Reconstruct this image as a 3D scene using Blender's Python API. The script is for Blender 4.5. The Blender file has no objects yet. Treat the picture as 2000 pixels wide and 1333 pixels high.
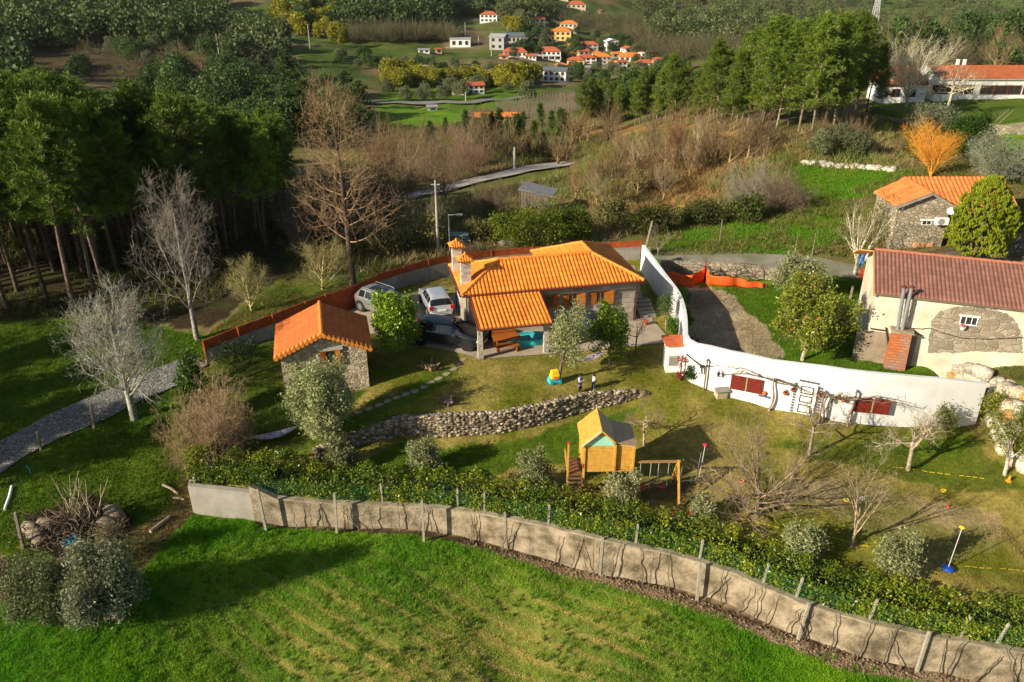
import bpy,bmesh,math,random
import numpy as np
from mathutils import Vector,Matrix
from mathutils.bvhtree import BVHTree
from mathutils.geometry import tessellate_polygon
R = math.radians
sc = bpy.context.scene
COL = sc.collection
# ------------------------------------------------------------------ camera
PITCH = R(26.0); FPX = 1555.6; CH = 21.5           # focal length in pixels of the 2000 px photo
SP,CP = math.sin(PITCH),math.cos(PITCH)
camd = bpy.data.cameras.new("camera"); cam = bpy.data.objects.new("camera",camd); COL.objects.link(cam)
camd.sensor_width = 36; camd.lens = FPX / 2000 * 36; camd.clip_start = 0.5; camd.clip_end = 6000
cam.location = (0,0,CH); cam.rotation_euler = (R(90) - PITCH,0,0)
sc.camera = cam
# ------------------------------------------------------------------ sky, sun, exposure
SUN_EL = R(24); SUN_AZ_SHADOW = R(30)               # shadows fall towards +X turned 30 deg to +Y
to_sun = Vector((-math.cos(SUN_AZ_SHADOW) * math.cos(SUN_EL),-math.sin(SUN_AZ_SHADOW) * math.cos(SUN_EL),math.sin(SUN_EL)))
wd = bpy.data.worlds.new("World"); sc.world = wd; wd.use_nodes = True
nt = wd.node_tree; nt.nodes.clear()
_o = nt.nodes.new("ShaderNodeOutputWorld"); _b = nt.nodes.new("ShaderNodeBackground"); _s = nt.nodes.new("ShaderNodeTexSky")
_s.sky_type = 'NISHITA'; _s.sun_disc = False; _s.sun_elevation = SUN_EL
_s.sun_rotation = math.atan2(to_sun.x,to_sun.y)
_b.inputs[1].default_value = 0.066
nt.links.new(_s.outputs[0],_b.inputs[0]); nt.links.new(_b.outputs[0],_o.inputs[0])
sun = bpy.data.lights.new("sun",'SUN'); sun.energy = 5.0; sun.angle = R(0.5); sun.color = (1.0,0.89,0.70)
suno = bpy.data.objects.new("sun",sun); COL.objects.link(suno)
suno.rotation_euler = to_sun.to_track_quat('Z','Y').to_euler(); suno.location = (-60,-30,60)
sc.view_settings.view_transform = 'Standard'; sc.view_settings.look = 'None'
sc.view_settings.exposure = 0.7; sc.view_settings.gamma = 1.0
try: sc.view_settings.use_curve_mapping = False
except Exception: pass
sc.cycles.max_bounces = 5; sc.cycles.diffuse_bounces = 3; sc.cycles.glossy_bounces = 2
sc.cycles.transmission_bounces = 3; sc.cycles.transparent_max_bounces = 6
# ------------------------------------------------------------------ photo pixel <-> world
def ray(px,py):
 v = (py - 666.5) / FPX
 return Vector(((px - 1000) / FPX,CP - SP * v,-(SP + CP * v)))      # times depth z
def P(px,py,h=0.0):
 d = ray(px,py); z = (CH - h) / (-d.z)
 return Vector((d.x * z,d.y * z,h))
def PZ(px,py,z):
 d = ray(px,py); return Vector((d.x * z,d.y * z,CH + d.z * z))
def proj(X,Y,Z):
 q = CH - Z; z = Y * CP + q * SP; z = np.where(z > 0.5,z,0.5) if isinstance(z,np.ndarray) else max(z,.5)
 return 1000 + X / z * FPX,666.5 + (-SP * Y + CP * q) / z * FPX,z
# ------------------------------------------------------------------ noise (numpy)
def _hash(ix,iy,s):
 n = (ix.astype(np.int64) * 374761393 + iy.astype(np.int64) * 668265263 + s * 1442695041) & 0xffffffff
 n = ((n ^ (n >> 13)) * 1274126177) & 0xffffffff
 return ((n ^ (n >> 16)) & 0xffff) / 65535.0
def vn(x,y,s=0):
 x = np.asarray(x,float); y = np.asarray(y,float)
 ix = np.floor(x); iy = np.floor(y); fx = x - ix; fy = y - iy
 fx = fx * fx * (3 - 2 * fx); fy = fy * fy * (3 - 2 * fy)
 a = _hash(ix,iy,s); b = _hash(ix + 1,iy,s); c = _hash(ix,iy + 1,s); d = _hash(ix + 1,iy + 1,s)
 return a + (b - a) * fx + (c - a) * fy + (a - b - c + d) * fx * fy
def fbm(x,y,s=0,o=4):
 t = 0; a = .5; w = 0
 for i in range(o):
  t = t + a * vn(x * 2 ** i,y * 2 ** i,s + i * 17); w += a; a *= .5
 return t / w
def inpoly(px,py,poly):
 r = np.zeros(np.shape(px),bool); n = len(poly)
 for i in range(n):
  x0,y0 = poly[i]; x1,y1 = poly[(i + 1) % n]
  if y0 == y1: continue
  c = ((y0 > py) != (y1 > py)) & (px < (x1 - x0) * (py - y0) / (y1 - y0) + x0)
  r ^= c
 return r
# ------------------------------------------------------------------ materials
MATS = {}
def nodes(m): return m.node_tree.nodes,m.node_tree.links
def mat(name,col,rough=0.8,col2=None,scale=4.0,bump=0.0,bscale=None,metal=0.0,spec=0.3,detail=5,coords='Object',lo=.35,hi=.65):
 if name in MATS: return MATS[name]
 m = bpy.data.materials.new(name); m.use_nodes = True; N,L = nodes(m)
 b = N["Principled BSDF"]; b.inputs["Base Color"].default_value = (*col,1); b.inputs["Roughness"].default_value = rough
 b.inputs["Metallic"].default_value = metal; b.inputs["Specular IOR Level"].default_value = spec
 tc = N.new("ShaderNodeTexCoord")
 if col2 is not None:
  n = N.new("ShaderNodeTexNoise"); n.inputs["Scale"].default_value = scale; n.inputs["Detail"].default_value = detail; n.inputs["Roughness"].default_value = .65
  L.new(tc.outputs[coords],n.inputs["Vector"])
  r = N.new("ShaderNodeValToRGB"); r.color_ramp.elements[0].position = lo; r.color_ramp.elements[1].position = hi
  r.color_ramp.elements[0].color = (*col,1); r.color_ramp.elements[1].color = (*col2,1)
  L.new(n.outputs[0],r.inputs[0]); L.new(r.outputs[0],b.inputs["Base Color"])
 if bump:
  n2 = N.new("ShaderNodeTexNoise"); n2.inputs["Scale"].default_value = bscale or scale * 3; n2.inputs["Detail"].default_value = 6
  L.new(tc.outputs[coords],n2.inputs["Vector"])
  bp = N.new("ShaderNodeBump"); bp.inputs["Strength"].default_value = bump; bp.inputs["Distance"].default_value = .05
  L.new(n2.outputs[0],bp.inputs["Height"]); L.new(bp.outputs[0],b.inputs["Normal"])
 MATS[name] = m; return m
def leafmat(name,tint=(1,1,1),rough=.55,trans=.25):
 """base colour from the mesh attribute col (the colour of each leaf)"""
 if name in MATS: return MATS[name]
 m = bpy.data.materials.new(name); m.use_nodes = True; N,L = nodes(m); b = N["Principled BSDF"]
 b.inputs["Roughness"].default_value = rough; b.inputs["Specular IOR Level"].default_value = .25
 a = N.new("ShaderNodeAttribute"); a.attribute_name = "col"
 mx = N.new("ShaderNodeMix"); mx.data_type = 'RGBA'; mx.blend_type = 'MULTIPLY'; mx.inputs[0].default_value = 1
 oi = N.new("ShaderNodeObjectInfo"); mr = N.new("ShaderNodeMapRange"); mr.inputs[3].default_value = .72; mr.inputs[4].default_value = 1.28
 L.new(oi.outputs["Random"],mr.inputs[0])
 cb = N.new("ShaderNodeVectorMath"); cb.operation = 'SCALE'; cb.inputs[0].default_value = tint; L.new(mr.outputs[0],cb.inputs["Scale"])
 L.new(a.outputs["Color"],mx.inputs[6]); L.new(cb.outputs[0],mx.inputs[7]); L.new(mx.outputs[2],b.inputs["Base Color"])
 if trans:
  t = N.new("ShaderNodeBsdfTranslucent"); L.new(mx.outputs[2],t.inputs[0]); ms = N.new("ShaderNodeMixShader"); ms.inputs[0].default_value = trans
  L.new(b.outputs[0],ms.inputs[1]); L.new(t.outputs[0],ms.inputs[2]); L.new(ms.outputs[0],N["Material Output"].inputs[0])
 MATS[name] = m; return m
def stonemat(name,c1,c2,mortar,scale=3.0,kind='rubble',bump=.6,width=.05,bw=.5,bh=.25,stain=(.5,.5,.5),stainamt=0.0,mott=.55):
 if name in MATS: return MATS[name]
 m = bpy.data.materials.new(name); m.use_nodes = True; N,L = nodes(m); b = N["Principled BSDF"]; b.inputs["Roughness"].default_value = .9; b.inputs["Specular IOR Level"].default_value = .15
 tc = N.new("ShaderNodeTexCoord")
 nz = N.new("ShaderNodeTexNoise"); nz.inputs["Scale"].default_value = 14; nz.inputs["Detail"].default_value = 6; nz.inputs["Roughness"].default_value = .7; L.new(tc.outputs["Object"],nz.inputs["Vector"])
 if kind == 'rubble':
  wp = N.new("ShaderNodeVectorMath"); wp.operation = 'ADD'; ns = N.new("ShaderNodeTexNoise"); ns.inputs["Scale"].default_value = 3
  sb = N.new("ShaderNodeVectorMath"); sb.operation = 'SCALE'; sb.inputs["Scale"].default_value = .18; L.new(tc.outputs["Object"],ns.inputs["Vector"]); L.new(ns.outputs["Color"],sb.inputs[0])
  L.new(tc.outputs["Object"],wp.inputs[0]); L.new(sb.outputs[0],wp.inputs[1])
  mp = N.new("ShaderNodeMapping"); mp.inputs["Scale"].default_value = (1,1,1.5); L.new(wp.outputs[0],mp.inputs[0])
  v = N.new("ShaderNodeTexVoronoi"); v.feature = 'DISTANCE_TO_EDGE'; v.inputs["Scale"].default_value = scale; L.new(mp.outputs[0],v.inputs["Vector"])
  v2 = N.new("ShaderNodeTexVoronoi"); v2.inputs["Scale"].default_value = scale; L.new(mp.outputs[0],v2.inputs["Vector"])
  edge = v.outputs["Distance"]; cell = v2.outputs["Color"]
  r = N.new("ShaderNodeMapRange"); r.inputs[1].default_value = width * .4; r.inputs[2].default_value = width * 2.2; L.new(edge,r.inputs[0]); fac = r.outputs[0]
 else:
  br = N.new("ShaderNodeTexBrick"); br.inputs["Scale"].default_value = 1; br.inputs["Brick Width"].default_value = bw; br.inputs["Row Height"].default_value = bh
  br.inputs["Mortar Size"].default_value = width * .3; br.inputs["Mortar Smooth"].default_value = .5; br.inputs["Color1"].default_value = (0,0,0,1); br.inputs["Color2"].default_value = (1,1,1,1)
  # brick courses run round the building: x+y along the wall, z up
  sx = N.new("ShaderNodeSeparateXYZ"); L.new(tc.outputs["Object"],sx.inputs[0]); ad = N.new("ShaderNodeMath"); L.new(sx.outputs[0],ad.inputs[0]); L.new(sx.outputs[1],ad.inputs[1])
  nw = N.new("ShaderNodeTexNoise"); nw.inputs["Scale"].default_value = 1.5; L.new(tc.outputs["Object"],nw.inputs["Vector"])
  ma = N.new("ShaderNodeMath"); ma.operation = 'MULTIPLY_ADD'; ma.inputs[1].default_value = .12; L.new(nw.outputs[0],ma.inputs[0]); L.new(sx.outputs[2],ma.inputs[2])
  cx = N.new("ShaderNodeCombineXYZ"); L.new(ad.outputs[0],cx.inputs[0]); L.new(ma.outputs[0],cx.inputs[1]); L.new(cx.outputs[0],br.inputs["Vector"])
  cell = br.outputs["Color"]; inv = N.new("ShaderNodeMath"); inv.operation = 'SUBTRACT'; inv.inputs[0].default_value = 1; L.new(br.outputs["Fac"],inv.inputs[1]); fac = inv.outputs[0]
 sp = N.new("ShaderNodeSeparateColor"); L.new(cell,sp.inputs[0])
 mm = N.new("ShaderNodeMath"); mm.operation = 'MULTIPLY_ADD'; mm.inputs[1].default_value = mott; L.new(nz.outputs[0],mm.inputs[0])
 m2 = N.new("ShaderNodeMath"); m2.operation = 'MULTIPLY'; m2.inputs[1].default_value = .6; L.new(sp.outputs[0],m2.inputs[0]); L.new(m2.outputs[0],mm.inputs[2])
 rp = N.new("ShaderNodeValToRGB"); rp.color_ramp.elements[0].color = (*c1,1); rp.color_ramp.elements[1].color = (*c2,1); rp.color_ramp.elements[0].position = .2; rp.color_ramp.elements[1].position = .85
 L.new(mm.outputs[0],rp.inputs[0])
 mx = N.new("ShaderNodeMix"); mx.data_type = 'RGBA'; mx.inputs[6].default_value = (*mortar,1); L.new(fac,mx.inputs[0]); L.new(rp.outputs[0],mx.inputs[7])
 out = mx.outputs[2]
 if stainamt:
  n3 = N.new("ShaderNodeTexNoise"); n3.inputs["Scale"].default_value = .9; n3.inputs["Detail"].default_value = 5; L.new(tc.outputs["Object"],n3.inputs["Vector"])
  r3 = N.new("ShaderNodeMapRange"); r3.inputs[1].default_value = .45; r3.inputs[2].default_value = .7; r3.inputs[4].default_value = stainamt; L.new(n3.outputs[0],r3.inputs[0])
  x3 = N.new("ShaderNodeMix"); x3.data_type = 'RGBA'; x3.inputs[7].default_value = (*stain,1); L.new(r3.outputs[0],x3.inputs[0]); L.new(out,x3.inputs[6]); out = x3.outputs[2]
 L.new(out,b.inputs["Base Color"])
 hm = N.new("ShaderNodeMath"); hm.operation = 'MULTIPLY_ADD'; hm.inputs[1].default_value = .35; L.new(nz.outputs[0],hm.inputs[0]); L.new(fac,hm.inputs[2])
 bp = N.new("ShaderNodeBump"); bp.inputs["Strength"].default_value = bump; bp.inputs["Distance"].default_value = .06; L.new(hm.outputs[0],bp.inputs["Height"]); L.new(bp.outputs[0],b.inputs["Normal"])
 MATS[name] = m; return m
def tilemat(name,c1,c2,dirt=(.12,.05,.03),rough=.7,dirtamt=.25,joint=.45):
 """clay tiles: UV = (tile column, tile row)"""
 if name in MATS: return MATS[name]
 m = bpy.data.materials.new(name); m.use_nodes = True; N,L = nodes(m); b = N["Principled BSDF"]; b.inputs["Roughness"].default_value = rough; b.inputs["Specular IOR Level"].default_value = .25
 uv = N.new("ShaderNodeUVMap"); uv.uv_map = "UVMap"; sx = N.new("ShaderNodeSeparateXYZ"); L.new(uv.outputs[0],sx.inputs[0])
 fl = N.new("ShaderNodeVectorMath"); fl.operation = 'FLOOR'; L.new(uv.outputs[0],fl.inputs[0]); wn = N.new("ShaderNodeTexWhiteNoise"); wn.noise_dimensions = '2D'; L.new(fl.outputs[0],wn.inputs["Vector"])
 tc = N.new("ShaderNodeTexCoord"); nz = N.new("ShaderNodeTexNoise"); nz.inputs["Scale"].default_value = 2.2; nz.inputs["Detail"].default_value = 7; nz.inputs["Roughness"].default_value = .7; L.new(tc.outputs["Object"],nz.inputs["Vector"])
 mx = N.new("ShaderNodeMix"); mx.data_type = 'RGBA'; mx.inputs[6].default_value = (*c1,1); mx.inputs[7].default_value = (*c2,1); L.new(wn.outputs["Value"],mx.inputs[0])
 r = N.new("ShaderNodeMapRange"); r.inputs[1].default_value = .5; r.inputs[2].default_value = .72; r.inputs[4].default_value = dirtamt; L.new(nz.outputs[0],r.inputs[0])
 m3 = N.new("ShaderNodeMix"); m3.data_type = 'RGBA'; m3.inputs[7].default_value = (*dirt,1); L.new(r.outputs[0],m3.inputs[0]); L.new(mx.outputs[2],m3.inputs[6])
 fr = N.new("ShaderNodeMath"); fr.operation = 'FRACT'; L.new(sx.outputs[1],fr.inputs[0]); lt = N.new("ShaderNodeMath"); lt.operation = 'LESS_THAN'; lt.inputs[1].default_value = .1; L.new(fr.outputs[0],lt.inputs[0])
 ml = N.new("ShaderNodeMath"); ml.operation = 'MULTIPLY'; ml.inputs[1].default_value = joint; L.new(lt.outputs[0],ml.inputs[0])
 m4 = N.new("ShaderNodeMix"); m4.data_type = 'RGBA'; m4.inputs[7].default_value = (dirt[0] * .6,dirt[1] * .6,dirt[2] * .6,1); L.new(ml.outputs[0],m4.inputs[0]); L.new(m3.outputs[2],m4.inputs[6])
 L.new(m4.outputs[2],b.inputs["Base Color"])
 bp = N.new("ShaderNodeBump"); bp.inputs["Strength"].default_value = .4; bp.inputs["Distance"].default_value = .03; L.new(fr.outputs[0],bp.inputs["Height"]); L.new(bp.outputs[0],b.inputs["Normal"])
 MATS[name] = m; return m
# ------------------------------------------------------------------ mesh building
def rawmesh(name,V,F,col=None,uv=None,smooth=False):
 """V (n,3); F (m,k) uniform faces"""
 V = np.asarray(V,np.float32); F = np.asarray(F,np.int32); me = bpy.data.meshes.new(name); k = F.shape[1]
 me.vertices.add(len(V)); me.vertices.foreach_set("co",V.ravel())
 me.loops.add(F.size); me.loops.foreach_set("vertex_index",F.ravel())
 me.polygons.add(len(F)); me.polygons.foreach_set("loop_start",np.arange(0,F.size,k,dtype=np.int32))
 if smooth: me.polygons.foreach_set("use_smooth",np.ones(len(F),bool))
 me.update(calc_edges=True)
 if col is not None:
  a = me.attributes.new("col",'FLOAT_COLOR','POINT'); c = np.ones((len(V),4),np.float32); c[:,:3] = col; a.data.foreach_set("color",c.ravel())
 if uv is not None:
  u = me.uv_layers.new(name="UVMap"); u.data.foreach_set("uv",np.asarray(uv,np.float32)[F.ravel()].ravel())
 return me
def link(name,me,m=None,parent=None):
 o = bpy.data.objects.new(name,me); COL.objects.link(o)
 if m is not None: me.materials.append(m)
 if parent is not None: o.parent = parent
 return o
def tag(o,label=None,cat=None,group=None,kind=None):
 if label: o["label"] = label
 if cat: o["category"] = cat
 if group: o["group"] = group
 if kind: o["kind"] = kind
 return o
def thing(name,label,cat,loc=(0,0,0),rz=0.0,group=None):
 o = bpy.data.objects.new(name,None); COL.objects.link(o); o.location = loc; o.rotation_euler = (0,0,rz); o.empty_display_size = .3
 return tag(o,label,cat,group)
class MB:
 def __init__(s): s.v = []; s.f = []; s.sm = []
 def add(s,vs,fs,smooth=False):
  k = len(s.v); s.v.extend([tuple(v) for v in vs]); s.f.extend([tuple(i + k for i in f) for f in fs]); s.sm.extend([smooth] * len(fs)); return s
 def box(s,c,d,rz=0,M=None,top=1.0):
  x,y,z = d[0] / 2,d[1] / 2,d[2] / 2; vs = []
  for sx,sy,sz in ((-1,-1,-1),(1,-1,-1),(1,1,-1),(-1,1,-1),(-1,-1,1),(1,-1,1),(1,1,1),(-1,1,1)):
   t = top if sz > 0 else 1
   p = Vector((sx * x * t,sy * y * t,sz * z)); p.rotate(Matrix.Rotation(rz,3,'Z')) if rz else None
   vs.append(p + Vector(c))
  if M is not None: vs = [M @ v for v in vs]
  return s.add(vs,[(0,3,2,1),(4,5,6,7),(0,1,5,4),(1,2,6,5),(2,3,7,6),(3,0,4,7)])
 def beam(s,a,b,w,h=None,up=(0,0,1)):
  a = Vector(a); b = Vector(b); h = h or w; d = (b - a).normalized(); u = Vector(up)
  if abs(d.dot(u)) > .95: u = Vector((0,1,0))
  sd = d.cross(u).normalized(); u = sd.cross(d).normalized(); vs = []
  for p in (a,b):
   for i,j in ((-1,-1),(1,-1),(1,1),(-1,1)): vs.append(p + sd * (w / 2 * i) + u * (h / 2 * j))
  return s.add(vs,[(0,1,2,3),(7,6,5,4),(0,4,5,1),(1,5,6,2),(2,6,7,3),(3,7,4,0)])
 def tube(s,pts,rad,n=8,cap=True,smooth=True):
  pts = [Vector(p) for p in pts]; rad = rad if hasattr(rad,'__len__') else [rad] * len(pts); vs = []; fs = []
  for i,p in enumerate(pts):
   d = (pts[min(i + 1,len(pts) - 1)] - pts[max(i - 1,0)]).normalized(); u = Vector((0,0,1)) if abs(d.z) < .9 else Vector((0,1,0))
   a = d.cross(u).normalized(); b = a.cross(d)
   for k in range(n):
    t = 2 * math.pi * k / n; vs.append(p + (a * math.cos(t) + b * math.sin(t)) * rad[i])
  for i in range(len(pts) - 1):
   for k in range(n): fs.append((i * n + k,i * n + (k + 1) % n,(i + 1) * n + (k + 1) % n,(i + 1) * n + k))
  s.add(vs,fs,smooth)
  if cap: s.add(vs[:n],[tuple(range(n))]); s.add(vs[-n:],[tuple(range(n - 1,-1,-1))])
  return s
 def lathe(s,c,prof,n=16,smooth=True,sc_=(1,1)):
  vs = []; fs = []
  for r,z in prof:
   for k in range(n):
    t = 2 * math.pi * k / n; vs.append((c[0] + r * math.cos(t) * sc_[0],c[1] + r * math.sin(t) * sc_[1],c[2] + z))
  for i in range(len(prof) - 1):
   for k in range(n): fs.append((i * n + k,i * n + (k + 1) % n,(i + 1) * n + (k + 1) % n,(i + 1) * n + k))
  s.add(vs,fs,smooth); s.add(vs[:n],[tuple(range(n - 1,-1,-1))]); s.add(vs[-n:],[tuple(range(n))]); return s
 def prism(s,poly,z0,z1):
  n = len(poly); vs = [(x,y,z0) for x,y in poly] + [(x,y,z1) for x,y in poly]
  return s.add(vs,[tuple(range(n - 1,-1,-1)),tuple(range(n,2 * n))] + [(i,(i + 1) % n,n + (i + 1) % n,n + i) for i in range(n)])
 def slab(s,pts,thick,n=None):
  """flat polygon pts (3D) given a thickness along its normal"""
  pts = [Vector(p) for p in pts]
  if n is None: n = (pts[1] - pts[0]).cross(pts[2] - pts[0]).normalized()
  k = len(pts); vs = pts + [p - n * thick for p in pts]
  return s.add(vs,[tuple(range(k)),tuple(range(2 * k - 1,k - 1,-1))] + [(i,k + i,k + (i + 1) % k,(i + 1) % k) for i in range(k)])
 def build(s,name,m,parent=None,world=False,smooth=None):
  me = bpy.data.meshes.new(name); vs = s.v
  if world and parent is not None:
   Mi = (Matrix.Translation(parent.location) @ parent.rotation_euler.to_matrix().to_4x4()).inverted(); vs = [tuple(Mi @ Vector(v)) for v in vs]
  me.from_pydata(vs,[],s.f)
  bm = bmesh.new(); bm.from_mesh(me)
  bmesh.ops.recalc_face_normals(bm,faces=bm.faces); bm.to_mesh(me); bm.free()
  me.polygons.foreach_set("use_smooth",[bool(smooth) if smooth is not None else x for x in s.sm]); me.update()
  return link(name,me,m,parent)
class Fr:
 """local frame of a building: origin, x axis along its front, y axis to its back"""
 def __init__(s,o,xdir,z=None):
  s.o = Vector((o[0],o[1],o[2] if z is None else z)); d = Vector((xdir[0],xdir[1],0)).normalized(); s.rz = math.atan2(d.y,d.x); s.ex = d; s.ey = Vector((-d.y,d.x,0))
 def loc(s,p):
  q = Vector(p) - s.o; return Vector((q.dot(s.ex),q.dot(s.ey),q.z))
 def w(s,x,y,z=0): return s.o + s.ex * x + s.ey * y + Vector((0,0,z))
 def hy(s,px,py,y0=0.0):
  d = ray(px,py); c = Vector((0,0,CH)); t = (y0 - (c - s.o).dot(s.ey)) / d.dot(s.ey); q = s.loc(c + d * t); return q.x,q.z
 def hx(s,px,py,x0=0.0):
  d = ray(px,py); c = Vector((0,0,CH)); t = (x0 - (c - s.o).dot(s.ex)) / d.dot(s.ex); q = s.loc(c + d * t); return q.y,q.z
# ------------------------------------------------------------------ terrain
W1 = [(368,722,-.8,0),(345,850,-1.8,.4),(378,1003,-3.0,1.4),(497,1016,-3.1,1.5),(650,1029,-3.2,1.5),(800,1034,-3.2,1.5),(895,1046,-3.25,1.5),(1000,1073,-3.35,1.55),
  (1070,1090,-3.4,1.6),(1175,1123,-3.5,1.6),(1300,1143,-3.6,1.65),(1422,1178,-3.7,1.7),(1545,1237,-3.85,1.75),(1685,1283,-4.0,1.8),(1790,1307,-4.1,1.8),(2000,1340,-4.2,1.8),(2600,1440,-4.3,1.8)]
W2 = [(585,920,-1.7,0),(622,905,-1.65,.5),(700,872,-1.55,.9),(785,852,-1.5,1.15),(870,855,-1.5,1.2),(980,847,-1.5,1.2),(1060,830,-1.45,1.15),(1150,802,-1.25,.9),(1220,787,-1.0,.6),(1262,774,-.75,.2),(1300,768,-.7,0)]
W3 = [(1660,205,2.6,0),(1715,232,2.4,1.0),(1790,250,2.2,1.2),(1880,262,2.1,1.3),(1960,266,2.1,1.3),(2200,270,2.1,1.3)]
W4 = [(1775,712,-.35,0),(1850,752,-.6,.8),(1925,792,-.8,1.5),(1938,845,-1.1,1.9),(1965,905,-1.4,2.1),(2080,960,-1.5,2.2),(2300,1040,-1.6,2.2)]
WALLS = []
for wl in (W1,W2,W3,W4):
 WALLS.append(np.array([[*P(a,b,h)[:2],d] for a,b,h,d in wl]))
DECAY = (None,(1.5,5),(14,10),(4,6))
def drops(X,Y):
 tot = np.zeros(X.shape)
 for wi,w in enumerate(WALLS):
  nr = []
  for i in range(len(w) - 1):
   d = w[i + 1,:2] - w[i,:2]; nr.append(np.array([-d[1],d[0]]) / np.hypot(*d))
  bd = np.full(X.shape,1e18); dr = np.zeros(X.shape); sg = np.zeros(X.shape)
  for i in range(len(w) - 1):
   ax,ay,da = w[i]; bx,by,db = w[i + 1]; ux,uy = bx - ax,by - ay; L2 = ux * ux + uy * uy
   tr = ((X - ax) * ux + (Y - ay) * uy) / L2; t = np.clip(tr,0,1); qx = X - ax - t * ux; qy = Y - ay - t * uy; d = qx * qx + qy * qy
   n0 = nr[max(i - 1,0)] + nr[i]; n1_ = nr[i] + nr[min(i + 1,len(nr) - 1)]
   nx = np.where(tr < 0,n0[0],np.where(tr > 1,n1_[0],nr[i][0])); ny = np.where(tr < 0,n0[1],np.where(tr > 1,n1_[1],nr[i][1]))
   m = d < bd - 1e-9; bd = np.where(m,d,bd); dr = np.where(m,da + (db - da) * t,dr); sg = np.where(m,np.sign(nx * qx + ny * qy),sg)
  dist = np.sqrt(bd) * sg                      # positive = far side of the wall
  dr = dr * np.clip((.52 - dist) / .2,0,1)
  if DECAY[wi]: dr = dr * np.clip(1 - (np.sqrt(bd) - DECAY[wi][0]) / DECAY[wi][1],0,1)
  tot += dr
 return tot
CT = []
def ch(*a):
 for px,py,h in a: p = P(px,py,h); CT.append((p.x,p.y,h))
def cz(*a):
 for px,py,z in a: p = PZ(px,py,z); CT.append((p.x,p.y,p.z))
for wl in (W1,W2,W3,W4):
 for a,b,h,d in wl: ch((a,b,h))
NW = len(CT)
ch((700,620,0),(820,600,0),(900,690,0),(1000,700,0),(1100,690,0),(1250,660,0),(1300,620,0),(860,560,0),(1100,530,0),(1240,520,0),(640,700,-.15),(560,770,-.35),(722,757,-.2),(480,760,-.5),(1000,600,0),(1150,560,0),
 (500,830,-.8),(700,800,-.5),(900,760,-.2),(1050,740,-.15),(1200,740,-.3),(1300,710,-.25),(1345,745,-.5),(1415,775,-.75),(1545,806,-.9),(1671,829,-1.0),(1825,833,-1.05),(1905,832,-1.1),
 (430,905,-1.6),(500,955,-1.75),(700,965,-1.8),(900,985,-1.85),(1100,1000,-1.9),(1300,1040,-2.0),(1500,1100,-2.1),(1700,1180,-2.25),(1950,1240,-2.4),(900,920,-1.7),(1150,930,-1.75),(1300,950,-1.75),(1300,850,-1.2),(1500,880,-1.4),(1500,980,-1.7),(1750,900,-1.5),(1750,1020,-1.9),(1950,1050,-2.0),(1400,830,-1.0),(1930,930,-1.55),
 (1000,1333,-3.6),(500,1333,-3.5),(0,1333,-3.3),(1500,1333,-3.9),(2000,1400,-4.2),(600,1150,-3.3),(300,1150,-2.9),(100,1180,-2.6),(0,1050,-2.4),(150,1000,-2.3),(300,950,-2.3),(250,870,-1.9),(0,930,-2.1),(60,890,-1.95),(300,760,-1.1),(370,705,-.75),(0,790,-1.6),(150,720,-1.0),(0,680,-.7),(300,650,-.4),(-600,900,-2),(-500,1300,-3),(-300,650,-.8),
 (400,640,-.3),(550,580,-.2),(650,560,0),(400,560,-.2),(130,610,-.3),(600,500,-.5),(760,510,-.2),(880,485,0),(1000,470,0),(1240,470,.2),
 (1345,560,.1),(1400,640,.05),(1400,600,.1),(1450,690,0),(1600,700,0),(1683,705,.1),(1760,715,.15),(1550,600,.2),(1300,500,.3),(1500,520,.4),(1650,530,.5),(1690,640,.2),(1800,700,.6),(1950,700,.9),(2000,640,.9),(1480,560,.3),(1340,690,-.1),
 (1300,480,.3),(1450,490,.6),(1600,500,.9),(1800,500,1.3),(1960,480,1.4),(1990,540,1.2),(1400,450,.3),(1560,420,.5))
cz((700,410,86),(860,385,92),(1000,345,106),(1110,320,117),(800,440,72),(1000,420,78),(1150,400,82),(1300,420,80),(1100,440,73),
 (1600,250,92),(1500,245,97),(1300,290,102),(1300,335,90),(1200,310,108),(1150,262,132),(1050,262,136),(1250,190,172),(1400,330,88),(1400,260,100),(1560,380,76),(1700,380,75),(1640,330,82),(1800,330,79),(1950,330,74),(1700,300,86),(1650,215,105),
 (1715,215,104),(1850,200,108),(2000,200,106),(1750,190,112),(1900,192,112),
 (500,470,65),(300,500,62),(100,520,60),(-200,500,62),(200,400,88),(500,380,96),(200,300,125),(500,280,140),(-200,300,120),(600,330,118),
 (700,260,165),(850,250,172),(780,230,205),(850,205,225),(970,228,185),(1080,222,185),(1200,205,180),(980,195,240),(930,182,262),(965,158,288),(1080,158,305),(850,165,270),(750,175,250),(1180,128,345),(1130,124,345),(910,112,335),(1000,95,350),(1090,82,385),(1220,100,365),(1280,118,335),(950,42,445),(1050,52,425),(1125,14,480),(1200,45,450),
 (700,110,315),(640,60,390),(360,160,250),(300,110,290),(430,140,260),(550,150,265),(560,90,330),(200,60,360),(400,40,390),(0,120,280),(0,40,380),(200,4,430),(600,4,450),(900,4,500),(0,200,200),
 (1350,60,440),(1350,4,620),(1300,125,320),(1450,100,340),(1700,72,520),(1900,70,560),(1700,10,800),(1950,10,850),(1550,40,600),(1850,130,230),(2000,140,210),(1700,130,260),(1750,170,135),(1950,165,140),(2300,300,90),(2300,120,250),(2500,600,36),(-600,200,190),(-600,60,350),(-500,550,50),(2400,60,600),(2400,900,34),(-800,1400,26),(2500,1500,26),(1000,1700,22))
for x,y,h in ((-900,1100,90),(-300,900,90),(200,900,60),(700,1300,60),(-1500,2200,200),(0,2200,200),(1500,2200,160),(1500,1300,30),(-1500,900,120),(2500,1200,60),(-400,620,45)): CT.append((x,y,h))
CT = np.array(CT)
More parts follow.
